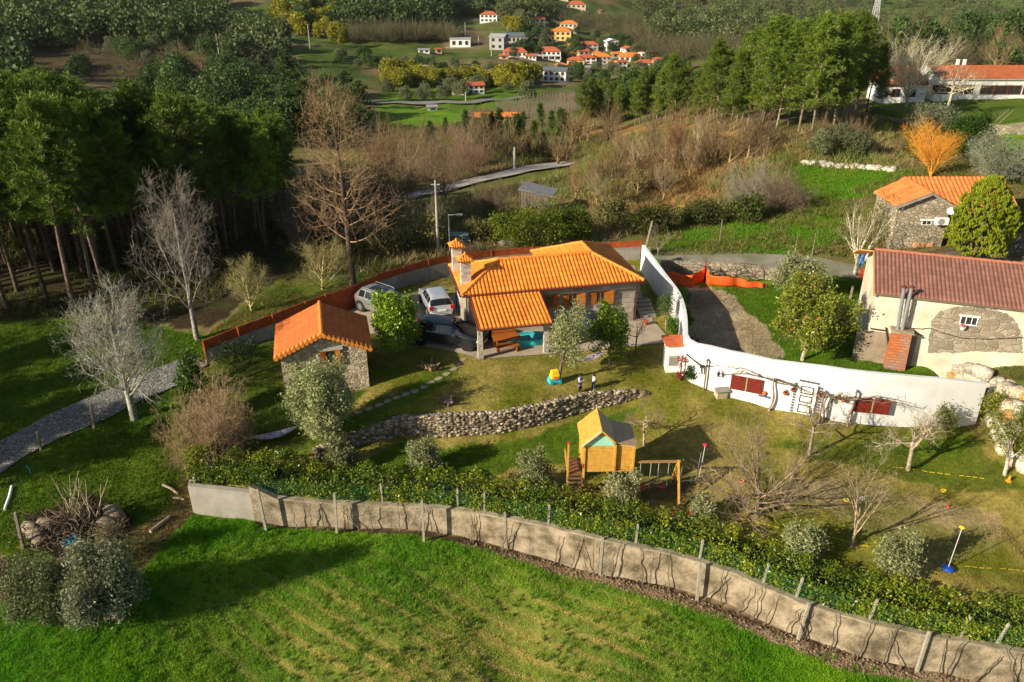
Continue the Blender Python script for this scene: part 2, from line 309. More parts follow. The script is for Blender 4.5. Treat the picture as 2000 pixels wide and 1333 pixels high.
def uw(X,Y): return X / (Y + 22),np.log(Y + 22)
cu,cw = uw(CT[:,0],CT[:,1])
SU = 2.2
ch_ = CT[:,2] + drops(CT[:,0],CT[:,1])
ch_[:NW] = CT[:NW,2] + np.array([d for wl in (W1,W2,W3,W4) for *_,d in wl])
# the wall points of one wall still feel the other walls' steps
for k,wl in enumerate((W1,W2,W3,W4)):
 pass
def _others():
 off = 0
 for k,wl in enumerate((W1,W2,W3,W4)):
  n = len(wl); X = CT[off:off + n,0]; Y = CT[off:off + n,1]; keep = WALLS[k]; WALLS[k] = keep[:,:] * np.array([1,1,0]); ch_[off:off + n] += drops(X,Y); WALLS[k] = keep; off += n
_others()
def _phi(r2): return np.sqrt(r2 + .0016)
_D = (cu[:,None] - cu[None]) ** 2 * SU ** 2 + (cw[:,None] - cw[None]) ** 2
_n = len(cu); _A = np.zeros((_n + 3,_n + 3)); _A[:_n,:_n] = _phi(_D) - np.eye(_n) * .004; _A[:_n,_n] = 1; _A[:_n,_n + 1] = cu; _A[:_n,_n + 2] = cw; _A[_n:,:_n] = _A[:_n,_n:].T
_rhs = np.zeros(_n + 3); _rhs[:_n] = ch_ / np.exp(cw) * 30
_sol = np.linalg.solve(_A,_rhs)
def hfun(X,Y,nz=True):
 X = np.asarray(X,float); Y = np.asarray(Y,float); shp = X.shape; X = X.ravel(); Y = Y.ravel(); out = np.empty(X.shape)
 for a in range(0,len(X),20000):
  u,w = uw(X[a:a + 20000],Y[a:a + 20000])
  K = _phi((u[:,None] - cu[None]) ** 2 * SU ** 2 + (w[:,None] - cw[None]) ** 2)
  out[a:a + 20000] = (K @ _sol[:_n] + _sol[_n] + _sol[_n + 1] * u + _sol[_n + 2] * w) * np.exp(w) / 30
 h = out - drops(X,Y)
 if nz:
  far = np.clip((Y - 60) / 120,0,1)
  h = h + (fbm(X / 9,Y / 9,3) - .5) * (.12 + 2.0 * far) + (fbm(X / 45,Y / 45,9) - .5) * 9 * np.clip((Y - 130) / 300,0,1) + (fbm(X * 1.3,Y * 1.3,5,3) - .5) * .10
  # yard and drive are level
  X2,Y2 = X,Y; c = P(1000,620,0); d = np.hypot((X2 - c.x - 1) / 14,(Y2 - c.y) / 9); k = np.clip((1.25 - d) / .35,0,1); h = h * (1 - k) + 0 * k if False else h
 return h.reshape(shp)
def h1(x,y): return float(hfun(np.array([x]),np.array([y]))[0])
NU,NV = 640,820
_us = np.linspace(-1.12,1.12,NU); _ws = np.linspace(math.log(10 + 22),math.log(2500),NV)
UU,WW = np.meshgrid(_us,_ws); TY = np.exp(WW) - 22; TX = UU * (TY + 22)
TZ = hfun(TX,TY)
# ground under the house, drive and patio is level and just below the paving
def flatten(poly,h,soft=1.2):
 global TZ
 pts = [P(a,b,h) for a,b in poly]; q = [(p.x,p.y) for p in pts]; n = len(q); bd = np.full(TX.shape,1e9)
 for i in range(n):
  ax,ay = q[i]; bx,by = q[(i + 1) % n]; ux,uy = bx - ax,by - ay; t = np.clip(((TX - ax) * ux + (TY - ay) * uy) / (ux * ux + uy * uy),0,1)
  bd = np.minimum(bd,np.hypot(TX - ax - t * ux,TY - ay - t * uy))
 bd = np.where(inpoly(TX,TY,q),0,bd); k = np.clip(1 - bd / soft,0,1); k = k * k * (3 - 2 * k); TZ = TZ * (1 - k) + h * k
DRIVE = [(640,634),(700,600),(760,572),(880,580),(905,560),(1240,520),(1256,590),(1276,628),(1312,668),(1298,671),(1180,684),(1110,690),(940,703),(902,692),(785,668),(735,655),(700,650),(665,650)]
flatten(DRIVE,0.0)
_V = np.stack([TX,TY,TZ],-1).reshape(-1,3)
_i = (np.arange(NV - 1)[:,None] * NU + np.arange(NU - 1)[None]).ravel(); _F = np.stack([_i,_i + 1,_i + NU + 1,_i + NU],-1)
BVH = BVHTree.FromPolygons([tuple(v) for v in _V.tolist()],[tuple(f) for f in _F.tolist()])
def gz(x,y):
 r = BVH.ray_cast(Vector((x,y,500)),Vector((0,0,-1))); return r[0].z if r[0] else h1(x,y)
def G(px,py):
 """the point of the ground seen at a photo pixel"""
 r = BVH.ray_cast(Vector((0,0,CH)),ray(px,py).normalized())
 return r[0] if r[0] else P(px,py,-3)
def gzs(X,Y):
 w = np.log(np.maximum(Y,-10) + 22); u = X / (Y + 22)
 fi = (w - _ws[0]) / (_ws[1] - _ws[0]); fj = (u - _us[0]) / (_us[1] - _us[0]); fi = np.clip(fi,0,NV - 1.001); fj = np.clip(fj,0,NU - 1.001)
 i = fi.astype(int); j = fj.astype(int); a = fi - i; b = fj - j
 return TZ[i,j] * (1 - a) * (1 - b) + TZ[i + 1,j] * a * (1 - b) + TZ[i,j + 1] * (1 - a) * b + TZ[i + 1,j + 1] * a * b
# ------------------------------------------------------------------ what the ground is made of
def ground_col(X,Y,Z):
 px,py,z = proj(X,Y,Z); jit = (fbm(X / 1.2,Y / 1.2,31,3) - .5) * 46; jit2 = (fbm(X / 1.2,Y / 1.2,57,3) - .5) * 26
 k = np.clip(40 / z,.25,1.3); ax = px + jit * k; ay = py + jit2 * k
 n1 = fbm(X / 2.5,Y / 2.5,1); n2 = fbm(X / .5,Y / .5,2,3); n3 = fbm(X / 12,Y / 12,4); n4 = fbm(X / 30,Y / 30,8)
 C = np.empty(X.shape + (3,))
 def mixc(a,b,t): t = np.clip(t,0,1)[...,None]; return np.array(a) * (1 - t) + np.array(b) * t
 def put(mask,col): C[mask] = col[mask]
 scrub = mixc((.19,.145,.055),(.12,.14,.028),(n1 - .4) * 3); scrub = scrub * (.7 + .6 * n2[...,None])
 C[:] = scrub
 far = mixc((.17,.13,.06),(.09,.13,.025),(n4 - .36) * 6); far = far * (1 - .5 * (n3[...,None] - .3))
 put(z > 150,far)
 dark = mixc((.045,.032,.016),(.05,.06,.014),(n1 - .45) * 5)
 lush = mixc((.055,.16,.004),(.125,.235,.008),(n1 - .2) * 1.6); lush = lush * (.75 + .5 * n2[...,None])
 lawn = mixc((.15,.16,.014),(.31,.25,.065),(n1 - .36) * 3.2); lawn = mixc((0.0,0,0),(1,1,1),.3 + 0 * n1) * 0 + lawn * (.75 + .5 * n2[...,None])
 green = mixc((.06,.125,.006),(.10,.15,.010),n1) * (.75 + .5 * n2[...,None])
 dirt = mixc((.20,.14,.08),(.34,.25,.15),n2)
 rust = mixc((.30,.15,.05),(.36,.22,.08),(n1 - .3) * 2.5); rust = mixc(rust,np.broadcast_to(np.array((.10,.115,.02)),rust.shape),(n3 - .5) * 6) if False else rust
 bright = mixc((.08,.20,.006),(.15,.21,.015),(n1 - .3) * 2)
 # left forest floor and lawn
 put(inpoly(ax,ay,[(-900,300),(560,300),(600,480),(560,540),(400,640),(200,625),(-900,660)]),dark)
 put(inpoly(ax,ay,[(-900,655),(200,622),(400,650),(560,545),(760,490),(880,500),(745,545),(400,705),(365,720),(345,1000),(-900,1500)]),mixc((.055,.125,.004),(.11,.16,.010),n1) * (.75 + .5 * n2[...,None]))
 put(inpoly(ax,ay,[(420,640),(560,545),(700,490),(860,500),(745,540),(420,670)]),mixc((.15,.14,.03),(.09,.13,.014),(n1 - .35) * 3))
 put(inpoly(ax,ay,[(560,480),(700,430),(880,470),(870,500),(740,535),(560,560)]),mixc((.13,.12,.03),(.07,.085,.02),(n1 - .35) * 3))
 # yard
 yard = [(400,700),(545,655),(650,610),(745,560),(880,530),(1250,500),(1330,590),(1345,740),(1415,775),(1545,806),(1671,829),(1905,835),(2100,1000),(2600,1400),(2000,1328),(1790,1300),(1545,1230),(1300,1140),(1070,1085),(800,1030),(500,1012),(375,1000),(350,870)]
 put(inpoly(px,py,yard),lawn)
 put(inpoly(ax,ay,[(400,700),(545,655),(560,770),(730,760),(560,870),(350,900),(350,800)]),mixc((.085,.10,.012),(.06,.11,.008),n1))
 put(inpoly(ax,ay,[(560,870),(880,720),(905,735),(760,800),(700,850),(560,900)]),mixc((.085,.15,.008),(.12,.14,.02),(n1 - .3) * 2))
 put(inpoly(px,ay,[(640,925),(780,870),(1000,862),(1260,790),(1120,900),(900,935)]),green)
 put(inpoly(ax,ay,[(1500,870),(1900,850),(2000,950),(1900,960),(1600,900)]),mixc((.09,.14,.008),(.13,.14,.02),(n1 - .3) * 2))
 put(inpoly(ax,ay,[(1560,930),(1760,960),(1960,1000),(1960,1080),(1800,1100),(1620,1010)]),mixc((.20,.19,.045),(.40,.30,.15),(n1 - .35) * 3))
 put(inpoly(ax,ay,[(1240,940),(1345,930),(1360,980),(1250,985)]),mixc((.19,.13,.07),(.12,.11,.03),n1))
 # field in front of the wall: lush edge, straw-coloured mown middle with swath lines
 fld = inpoly(px,py,[(378,1003),(497,1016),(650,1029),(800,1034),(895,1046),(1000,1073),(1070,1090),(1175,1123),(1300,1143),(1422,1178),(1545,1237),(1685,1283),(1790,1307),(2100,1350),(2600,1500),(2600,3000),(-900,3000),(-900,1180),(0,1180),(250,1150)])
 th = R(-33); s = X * math.cos(th) + Y * math.sin(th); t = -X * math.sin(th) + Y * math.cos(th) - .006 * (s + 16) ** 2
 def swath(per,wd,sd_): q = t / per + (vn(s / 9,t / 3,sd_) - .5) * .5; return np.exp(-(((q - np.floor(q)) - .5) / wd) ** 2)
 sw = swath(.95,.13,41) * (.35 + .9 * vn(s / 2.2,t / .5,43)) + .45 * swath(.38,.2,44) * vn(s / 1.2,t / .3,45)
 c0 = np.exp(-(((px - 900) / 430) ** 4 + ((py - 1290) / 150) ** 2)) ; c0 = np.maximum(c0,np.exp(-(((px - 640) / 260) ** 2 + ((py - 1230) / 120) ** 2)) * .7)
 dry = np.clip(c0 * sw * 1.15 + c0 * (.36 + (n1 - .5) * .9),0,1); dry = np.where(c0 > .06,dry,0)
 put(fld,mixc(lush,np.broadcast_to(np.array((.34,.29,.08)),lush.shape),dry))
 # bare soil along the foot of the wall, then a darker strip right against it
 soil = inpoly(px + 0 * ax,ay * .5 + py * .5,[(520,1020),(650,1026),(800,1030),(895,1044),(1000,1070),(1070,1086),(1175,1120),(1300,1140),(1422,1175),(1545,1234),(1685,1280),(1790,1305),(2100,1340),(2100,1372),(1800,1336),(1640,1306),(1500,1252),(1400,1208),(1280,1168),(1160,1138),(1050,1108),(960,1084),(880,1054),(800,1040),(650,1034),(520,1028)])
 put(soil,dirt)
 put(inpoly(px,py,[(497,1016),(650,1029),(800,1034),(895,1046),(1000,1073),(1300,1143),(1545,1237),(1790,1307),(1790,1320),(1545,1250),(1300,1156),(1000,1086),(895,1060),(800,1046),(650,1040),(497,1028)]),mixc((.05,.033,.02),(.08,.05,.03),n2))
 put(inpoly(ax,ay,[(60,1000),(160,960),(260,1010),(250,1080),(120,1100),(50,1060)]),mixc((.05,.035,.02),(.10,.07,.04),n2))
 # neighbour's garden
 put(inpoly(px,ay,[(1250,490),(1330,515),(1700,530),(1700,700),(1900,720),(1950,752),(1671,727),(1405,686),(1338,664),(1330,590)]),mixc((.09,.20,.006),(.13,.19,.015),(n1 - .3) * 2) * (.8 + .4 * n2[...,None]))
 put(inpoly(ax,ay,[(1345,565),(1420,565),(1455,610),(1500,650),(1530,700),(1440,700),(1345,665)]),mixc((.42,.34,.21),(.72,.60,.40),(n1 - .25) * 1.6 + (n2 - .5)))
 put(inpoly(ax,ay,[(1290,495),(1560,520),(1560,545),(1400,535),(1290,530)]),mixc((.05,.04,.025),(.12,.10,.05),n1))
 put(inpoly(ax,ay,[(1270,420),(1480,410),(1640,380),(1650,470),(1560,500),(1290,492)]),mixc((.085,.19,.006),(.14,.16,.025),(n1 - .4) * 3))
 put(inpoly(ax,ay,[(1540,320),(1700,325),(1790,340),(1760,370),(1640,395),(1560,400)]),bright)
 put(inpoly(ax,ay,[(1700,190),(2100,185),(2100,270),(1700,240)]),mixc((.08,.16,.008),(.11,.13,.02),n1))
 put(inpoly(ax,ay,[(1960,240),(2300,240),(2300,330),(1960,300)]),bright)
 put(inpoly(ax,ay,[(1960,465),(2300,480),(2300,600),(1850,560),(1790,500)]),mixc((.20,.17,.12),(.12,.10,.06),n1))
 # slopes behind
 put(inpoly(ax,ay,[(1030,290),(1130,250),(1500,240),(1560,280),(1500,330),(1400,400),(1250,410),(1130,400),(1200,330),(1030,320)]),rust)
 put(inpoly(ax,ay,[(880,270),(1200,270),(1120,318),(950,345),(880,330)]),mixc((.09,.045,.022),(.14,.085,.03),n1))
 put(inpoly(ax,ay,[(1500,240),(1720,230),(1800,260),(1800,320),(1560,300)]),mixc((.13,.105,.03),(.08,.10,.015),(n1 - .4) * 4))
 put(inpoly(ax,ay,[(700,385),(940,355),(1110,322),(1120,340),(940,390),(720,440)]),mixc((.15,.15,.035),(.10,.14,.012),(n1 - .3) * 2))
 # valley
 put(inpoly(ax,ay,[(735,205),(860,212),(905,215),(900,238),(800,262),(735,252)]),bright)
 put(inpoly(ax,ay,[(860,160),(1060,175),(1040,205),(900,215),(860,208),(740,204),(740,180)]),mixc((.07,.15,.008),(.11,.17,.015),n1))
 put(inpoly(ax,ay,[(940,215),(1140,196),(1140,215),(1090,232),(960,240)]),mixc((.17,.11,.06),(.13,.14,.04),n1))
 put(inpoly(ax,ay,[(660,78),(860,85),(880,122),(700,125),(640,105)]),mixc((.07,.13,.008),(.09,.085,.03),(n1 - .4) * 4))
 put(inpoly(ax,ay,[(560,95),(640,92),(720,150),(640,160)]),mixc((.05,.10,.01),(.08,.10,.02),n1))
 put(inpoly(ax,ay,[(1015,72),(1075,82),(1110,98),(1040,100)]),mixc((.05,.11,.01),(.07,.09,.02),n1))
 put(inpoly(ax,ay,[(985,40),(1130,30),(1345,90),(1345,150),(1060,150),(985,115)]),mixc((.08,.13,.02),(.20,.16,.08),(n3 - .35) * 4))
 put(inpoly(ax,ay,[(1150,22),(1240,28),(1245,42),(1170,45)]),bright * .7)
 put(inpoly(ax,ay,[(860,118),(1060,112),(1080,135),(1040,142),(880,135)]),mixc((.20,.14,.075),(.14,.14,.045),n1))
 put(inpoly(ax,ay,[(0,90),(300,85),(420,125),(620,140),(300,170),(0,160)]),mixc((.09,.055,.03),(.06,.055,.02),n1))
 return C
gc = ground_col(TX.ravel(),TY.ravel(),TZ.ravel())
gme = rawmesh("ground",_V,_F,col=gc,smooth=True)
gm = leafmat("ground_mat",(1,1,1),.95,0)
N,L = nodes(gm); b = N["Principled BSDF"]; b.inputs["Specular IOR Level"].default_value = .1
for l in list(L):
 if l.to_node == b and l.to_socket.name == "Base Color": L.remove(l)
tc = N.new("ShaderNodeTexCoord"); at = [n for n in N if n.type == 'ATTRIBUTE'][0]
na = N.new("ShaderNodeTexNoise"); na.inputs["Scale"].default_value = 3.2; na.inputs["Detail"].default_value = 9; na.inputs["Roughness"].default_value = .78; L.new(tc.outputs["Object"],na.inputs["Vector"])
mr = N.new("ShaderNodeMapRange"); mr.inputs[1].default_value = .3; mr.inputs[2].default_value = .7; mr.inputs[3].default_value = .45; mr.inputs[4].default_value = 1.55; L.new(na.outputs[0],mr.inputs[0])
vm = N.new("ShaderNodeVectorMath"); vm.operation = 'SCALE'; L.new(at.outputs["Color"],vm.inputs[0]); L.new(mr.outputs[0],vm.inputs["Scale"]); L.new(vm.outputs[0],b.inputs["Base Color"])
bp = N.new("ShaderNodeBump"); bp.inputs["Strength"].default_value = .9; bp.inputs["Distance"].default_value = .12; L.new(na.outputs[0],bp.inputs["Height"]); L.new(bp.outputs[0],b.inputs["Normal"])
tag(link("ground",gme,gm),kind="structure",label="grassy ground sloping from the field up through the yard into the valley and hills")
# ------------------------------------------------------------------ sheets and ribbons on the ground
def drape(name,poly,m,lift=.03,label=None,cell=.6,thick=.05):
 """poly in photo pixels -> sheet following the ground"""
 pts = [G(a,b) for a,b in poly]; bm = bmesh.new(); vs = [bm.verts.new((p.x,p.y,0)) for p in pts]; bm.faces.new(vs); bmesh.ops.triangulate(bm,faces=bm.faces)
 xs = [p.x for p in pts]; ys = [p.y for p in pts]
 for ax,lo,hi in ((0,min(xs),max(xs)),(1,min(ys),max(ys))):
  k = lo + cell
  while k < hi:
   co = Vector((k,0,0)) if ax == 0 else Vector((0,k,0)); no = Vector((1,0,0)) if ax == 0 else Vector((0,1,0))
   bmesh.ops.bisect_plane(bm,geom=bm.verts[:] + bm.edges[:] + bm.faces[:],plane_co=co,plane_no=no); k += cell
 for v in bm.verts: v.co.z = gz(v.co.x,v.co.y) + lift
 for f in bm.faces:
  if f.normal.z < 0: f.normal_flip()
 me = bpy.data.meshes.new(name); bm.to_mesh(me); bm.free(); o = link(name,me,m); return tag(o,label,kind="structure")
def ribbon(name,pts,w,m,lift=.04,label=None,step=.5,cross=8,world=False):
 c = [Vector(p) if world else G(*p) for p in pts]; ws = w if hasattr(w,'__len__') else [w] * len(c); P2 = [];
 for i in range(len(c) - 1):
  n = max(1,int((c[i + 1] - c[i]).length / step))
  for k in range(n): t = k / n; P2.append(((c[i] * (1 - t) + c[i + 1] * t),ws[i] * (1 - t) + ws[i + 1] * t))
 P2.append((c[-1],ws[-1])); V = []; F = []
 for _ in range(2):
  Q = [p for p,_w in P2]; P2 = [(P2[i][0] if i in (0,len(Q) - 1) else (Q[i - 1] + Q[i] * 2 + Q[i + 1]) / 4,P2[i][1]) for i in range(len(Q))]
 for i,(p,ww) in enumerate(P2):
  a = P2[max(i - 1,0)][0]; b = P2[min(i + 1,len(P2) - 1)][0]; d = (b - a); n = Vector((-d.y,d.x,0)).normalized()
  for k in range(cross + 1):
   t = k / cross - .5; q = p + n * ww * t * (1 + .05 * math.sin(i * .7 + (k > cross / 2) * 2)); V.append((q.x,q.y,gz(q.x,q.y) + lift))
 for i in range(len(P2) - 1):
  for k in range(cross): j = i * (cross + 1) + k; F.append((j,j + 1,j + cross + 2,j + cross + 1))
 me = rawmesh(name,V,F,smooth=True); o = link(name,me,m); return tag(o,label,kind="structure")
pave = mat("pavers",(.33,.27,.20),.85,(.42,.35,.26),1.2,.3,30)
asph = mat("asphalt",(.16,.15,.14),.9,(.24,.22,.20),.6,.3,20)
drape("driveway",DRIVE,pave,.05,"pale paved driveway and patio round the stone house")
cob = stonemat("cobbles",(.17,.165,.16),(.33,.32,.31),(.09,.09,.06),6.5,'rubble',.9,.07)
ribbon("cobbled_path",[(-60,935),(0,893),(60,862),(120,832),(190,800),(260,768),(320,742),(385,706)],[2.7,2.7,2.6,2.6,2.5,2.4,2.3,2.2],cob,.12,"grey cobbled path across the lawn beside the leafless tree")
ribbon("valley_road",[(560,440),(640,432),(700,412),(790,389),(860,375),(940,352),(1020,336),(1112,318),(1160,305)],[3.2] * 9,mat("pale_road",(.42,.39,.34),.9,(.34,.31,.27),.6,.2,20),.25,"narrow grey road running along the valley below the pines",2.5)
ribbon("lane",[(1262,495),(1300,497),(1400,501),(1500,508),(1600,520),(1680,533)],[2.6] * 6,mat("lane_m",(.28,.25,.20),.9,(.14,.15,.07),.5,.3),.05,"concrete lane behind the white wall and the garden",1.0)
ribbon("lower_road",[(700,203),(780,203),(838,202),(900,207),(1030,191)],[3.5] * 5,asph,.5,"thin grey road through the green valley fields",4)
ribbon("village_street",[(1000,112),(1020,74),(1052,66),(1080,62)],5,asph,.6,"street climbing between the village houses",4)
# ------------------------------------------------------------------ plants
def tubes(segs,n=3):
 """segs (k,8): p, q, r0, r1 -> verts, quads"""
 S = np.asarray(segs,float); p = S[:,:3]; q = S[:,3:6]; d = q - p; d /= np.linalg.norm(d,axis=1,keepdims=True) + 1e-9
 u = np.where(np.abs(d[:,2:3]) < .9,np.array([[0,0,1.]]),np.array([[1.,0,0]])); a = np.cross(d,u); a /= np.linalg.norm(a,axis=1,keepdims=True) + 1e-9; b = np.cross(a,d)
 t = np.arange(n) * 2 * np.pi / n; ct = np.cos(t)[None,:,None]; st = np.sin(t)[None,:,None]; ring = a[:,None] * ct + b[:,None] * st
 v0 = p[:,None] + ring * S[:,6][:,None,None]; v1 = q[:,None] + ring * S[:,7][:,None,None]
 V = np.concatenate([v0,v1],1).reshape(-1,3); base = (np.arange(len(S)) * 2 * n)[:,None]; k = np.arange(n)[None]; k2 = (k + 1) % n
 return V,np.stack([base + k,base + k2,base + n + k2,base + n + k],-1).reshape(-1,4)
def rnd_unit(rg,n):
 v = rg.normal(size=(n,3)); return v / np.linalg.norm(v,axis=1,keepdims=True)
def grow(rg,p,d,L,r,lv,prm,segs,tips):
 n = prm['n'][lv]; st = L / n; wob = prm['wob'][lv]; trop = prm['trop'][lv]; last = lv == len(prm['n']) - 1
 kids = 0 if last else prm['kids'][lv]; t0 = 0 if last else prm['start'][lv]; p = np.array(p,float); d = np.array(d,float); r_end = prm['taper'][lv]
 pos = []
 for i in range(n):
  d = d + rg.normal(size=3) * wob; d[2] += trop; d /= np.linalg.norm(d); q = p + d * st
  ra = r * (1 - (1 - r_end) * i / n); rb = r * (1 - (1 - r_end) * (i + 1) / n); segs.append((*p,*q,ra,rb)); pos.append((i / n,(i + 1) / n,p.copy(),q.copy(),d.copy(),ra)); p = q
 if last: tips.append((*p,*d)); return
 phi = rg.uniform(0,6.28)
 for k in range(kids):
  t = t0 + (1 - t0) * (k + rg.uniform(.2,.9)) / kids; t = min(t,.999); sgm = pos[min(int(t * n),n - 1)]; f = t * n - int(t * n); q = sgm[2] * (1 - f) + sgm[3] * f; dd = sgm[4]
  phi += 2.4 + rg.uniform(-.4,.4); ang = R(prm['ang'][lv] + rg.uniform(-12,12)); u = np.array([0,0,1.]) if abs(dd[2]) < .9 else np.array([1.,0,0])
  a = np.cross(dd,u); a /= np.linalg.norm(a); b = np.cross(a,dd); nd = dd * math.cos(ang) + (a * math.cos(phi) + b * math.sin(phi)) * math.sin(ang)
  sh = prm['len'][lv] * (1 - prm['fall'][lv] * (t - t0) / (1 - t0 + 1e-6)) * rg.uniform(.75,1.2)
  grow(rg,q,nd,L * sh,max(sgm[5] * prm['rk'][lv],prm['rmin']),lv + 1,prm,segs,tips)
 if prm.get('lead',True) and lv > 0 or prm.get('toplead',True): tips.append((*p,*d))
def leaves(rg,C,size,per,spread,cols,aspect=.45,updir=0.0,flat=1.0):
 """leaf quads in little clouds round the points C"""
 C = np.asarray(C,float)[:,:3]; n = len(C) * per; c = np.repeat(C,per,0) + rg.normal(size=(n,3)) * spread * np.array([1,1,flat])
 a = rnd_unit(rg,n); a[:,2] += updir; a /= np.linalg.norm(a,axis=1,keepdims=True); b = np.cross(a,rnd_unit(rg,n)); b /= np.linalg.norm(b,axis=1,keepdims=True) + 1e-9
 s = size * rg.uniform(.4,1.6,(n,1)); V = np.stack([c - a * s,c + b * s * aspect,c + a * s,c - b * s * aspect],1).reshape(-1,3)
 F = np.arange(n * 4).reshape(-1,4); cols = np.asarray(cols,float); k = rg.random((n,1)); clump = np.repeat(rg.random((len(C),1)),per,0); k = np.clip(.5 * k + .5 * clump,0,.999)
 idx = k[:,0] * (len(cols) - 1); i0 = idx.astype(int); f = (idx - i0)[:,None]; cc = cols[i0] * (1 - f) + cols[np.minimum(i0 + 1,len(cols) - 1)] * f
 return V,F,np.repeat(cc,4,0)
def merge(parts):
 Vs,Fs,Cs = [],[],[]; k = 0
 for V,F,C in parts: Vs.append(V); Fs.append(F + k); Cs.append(C); k += len(V)
 return np.concatenate(Vs),np.concatenate(Fs),np.concatenate(Cs)
def twigparts(segs,col,split=.03):
 S = np.array(segs); big = np.maximum(S[:,6],S[:,7]) > split; out = []
 for m,n in ((big,6),(~big,3)):
  if m.any(): V,F = tubes(S[m],n); out.append((V,F,np.tile(np.array(col),(len(V),1)) * (1 + .25 * np.sin(V[:,2:3] * 5 + V[:,:1] * 7))))
 return out
bark = leafmat("bark",(1,1,1),.95,0)
N,L = nodes(bark); _t = N.new("ShaderNodeTexCoord"); _z = N.new("ShaderNodeTexNoise"); _z.inputs["Scale"].default_value = 5; _z.inputs["Detail"].default_value = 8; _r = N.new("ShaderNodeMapRange"); _r.inputs[1].default_value = .35; _r.inputs[2].default_value = .65; _r.inputs[3].default_value = .5; _r.inputs[4].default_value = 1.3
_v = N.new("ShaderNodeVectorMath"); _v.operation = 'SCALE'; L.new(_t.outputs["Object"],_z.inputs[0]); L.new(_z.outputs[0],_r.inputs[0]); L.new([n for n in N if n.type == 'MIX'][0].outputs[2],_v.inputs[0]); L.new(_r.outputs[0],_v.inputs["Scale"]); L.new(_v.outputs[0],N["Principled BSDF"].inputs["Base Color"])
foliage = leafmat("foliage"); glossy = leafmat("glossy_leaves",(1,1,1),.32,.2); needles = leafmat("needles",(1,1,1),.6,.2)
SPEC = {}
SPEC['bare'] = dict(n=[6,6,5,4],wob=[.05,.12,.16,.2],trop=[.02,.03,.04,.03],kids=[14,8,6],start=[.28,.2,.15],taper=[.25,.3,.4,.5],ang=[52,45,42],len=[.55,.5,.5],fall=[.5,.4,.3],rk=[.34,.5,.55],rmin=.007)
SPEC['mossy'] = dict(n=[4,6,4,3],wob=[.06,.09,.14,.2],trop=[.02,.05,.06,.02],kids=[14,10,4],start=[.12,.15,.2],taper=[.4,.3,.4,.5],ang=[50,38,40],len=[.85,.42,.5],fall=[.35,.4,.3],rk=[.45,.5,.6],rmin=.008)
SPEC['vase'] = dict(n=[3,7,6,4],wob=[.05,.05,.08,.1],trop=[.0,.05,.05,.03],kids=[12,9,4],start=[.55,.2,.2],taper=[.75,.3,.3,.5],ang=[34,24,24],len=[2.5,.45,.5],fall=[.1,.4,.3],rk=[.42,.5,.6],rmin=.01)
SPEC['pruned'] = dict(n=[4,5,4,3],wob=[.05,.2,.24,.25],trop=[.0,-.02,.10,.10],kids=[6,6,4],start=[.72,.25,.2],taper=[.8,.5,.5,.4],ang=[62,48,45],len=[.95,.5,.55],fall=[.1,.3,.2],rk=[.6,.55,.6],rmin=.008)
SPEC['plum'] = dict(n=[3,7,5,4],wob=[.04,.10,.16,.18],trop=[0,.03,.05,.05],kids=[14,11,6],start=[.2,.12,.1],taper=[.7,.3,.35,.4],ang=[58,40,40],len=[1.9,.48,.5],fall=[.1,.4,.3],rk=[.42,.5,.6],rmin=.007)
SPEC['slim'] = dict(n=[3,6,5,3],wob=[.03,.06,.10,.15],trop=[0,.05,.07,.05],kids=[6,7,5],start=[.4,.2,.15],taper=[.8,.35,.4,.4],ang=[28,28,30],len=[1.7,.5,.5],fall=[.1,.3,.3],rk=[.55,.5,.6],rmin=.006)
SPEC['deadpine'] = dict(n=[16,6,4,3],wob=[.012,.06,.14,.2],trop=[.01,.045,.03,.02],kids=[44,8,4],start=[.30,.15,.15],taper=[.12,.3,.4,.5],ang=[72,48,45],len=[.30,.42,.45],fall=[.72,.5,.3],rk=[.24,.5,.6],rmin=.01)
SPEC['bush'] = dict(n=[2,6,5,3],wob=[.1,.2,.26,.3],trop=[0,.0,-.02,0],kids=[20,9,5],start=[.05,.1,.1],taper=[.8,.4,.4,.4],ang=[55,45,50],len=[5.5,.5,.5],fall=[.1,.3,.2],rk=[.5,.5,.6],rmin=.008)
SPEC['olive'] = dict(n=[4,5,4,3],wob=[.10,.12,.16,.2],trop=[.02,.05,.03,0],kids=[9,8,6],start=[.4,.2,.15],taper=[.6,.35,.4,.5],ang=[48,42,40],len=[.75,.5,.5],fall=[.3,.3,.2],rk=[.5,.5,.6],rmin=.008)
SPEC['lowolive'] = dict(SPEC['olive'],start=[.12,.2,.15],kids=[15,8,6],len=[.62,.5,.5],fall=[.15,.3,.2],ang=[62,42,40])
SPEC['citrus'] = dict(n=[3,5,4,3],wob=[.06,.12,.16,.2],trop=[.02,.03,.02,0],kids=[10,8,6],start=[.3,.2,.15],taper=[.6,.35,.4,.5],ang=[55,45,42],len=[.72,.5,.5],fall=[.3,.3,.2],rk=[.5,.5,.6],rmin=.008)
TREES = {}
def skeleton(kind,seed,H,r0,trunk=1.0,kidmul=1.0,tilt=(0,0)):
 rg = np.random.default_rng(seed); prm = dict(SPEC[kind]); prm['kids'] = [max(2,int(k * kidmul)) for k in prm['kids']]; segs = []; tips = []
 d = np.array([tilt[0],tilt[1],1.]); d /= np.linalg.norm(d); grow(rg,(0,0,-.1),d,trunk,r0,0,prm,segs,tips); S = np.array(segs)
 top = np.percentile(S[:,5],99.5); k = (H) / top; S[:,:6] *= k; T = np.array(tips) if tips else np.zeros((0,6)); T[:,:3] *= k; return rg,S,T
def barrel(S,T,w):  # keep the crown no wider than w (half width)
 r = np.percentile(np.hypot(S[:,3],S[:,4]),98); k = w / r
 for A,cols in ((S,(0,1,3,4)),(T,(0,1))):
  for c in cols: A[:,c] *= k
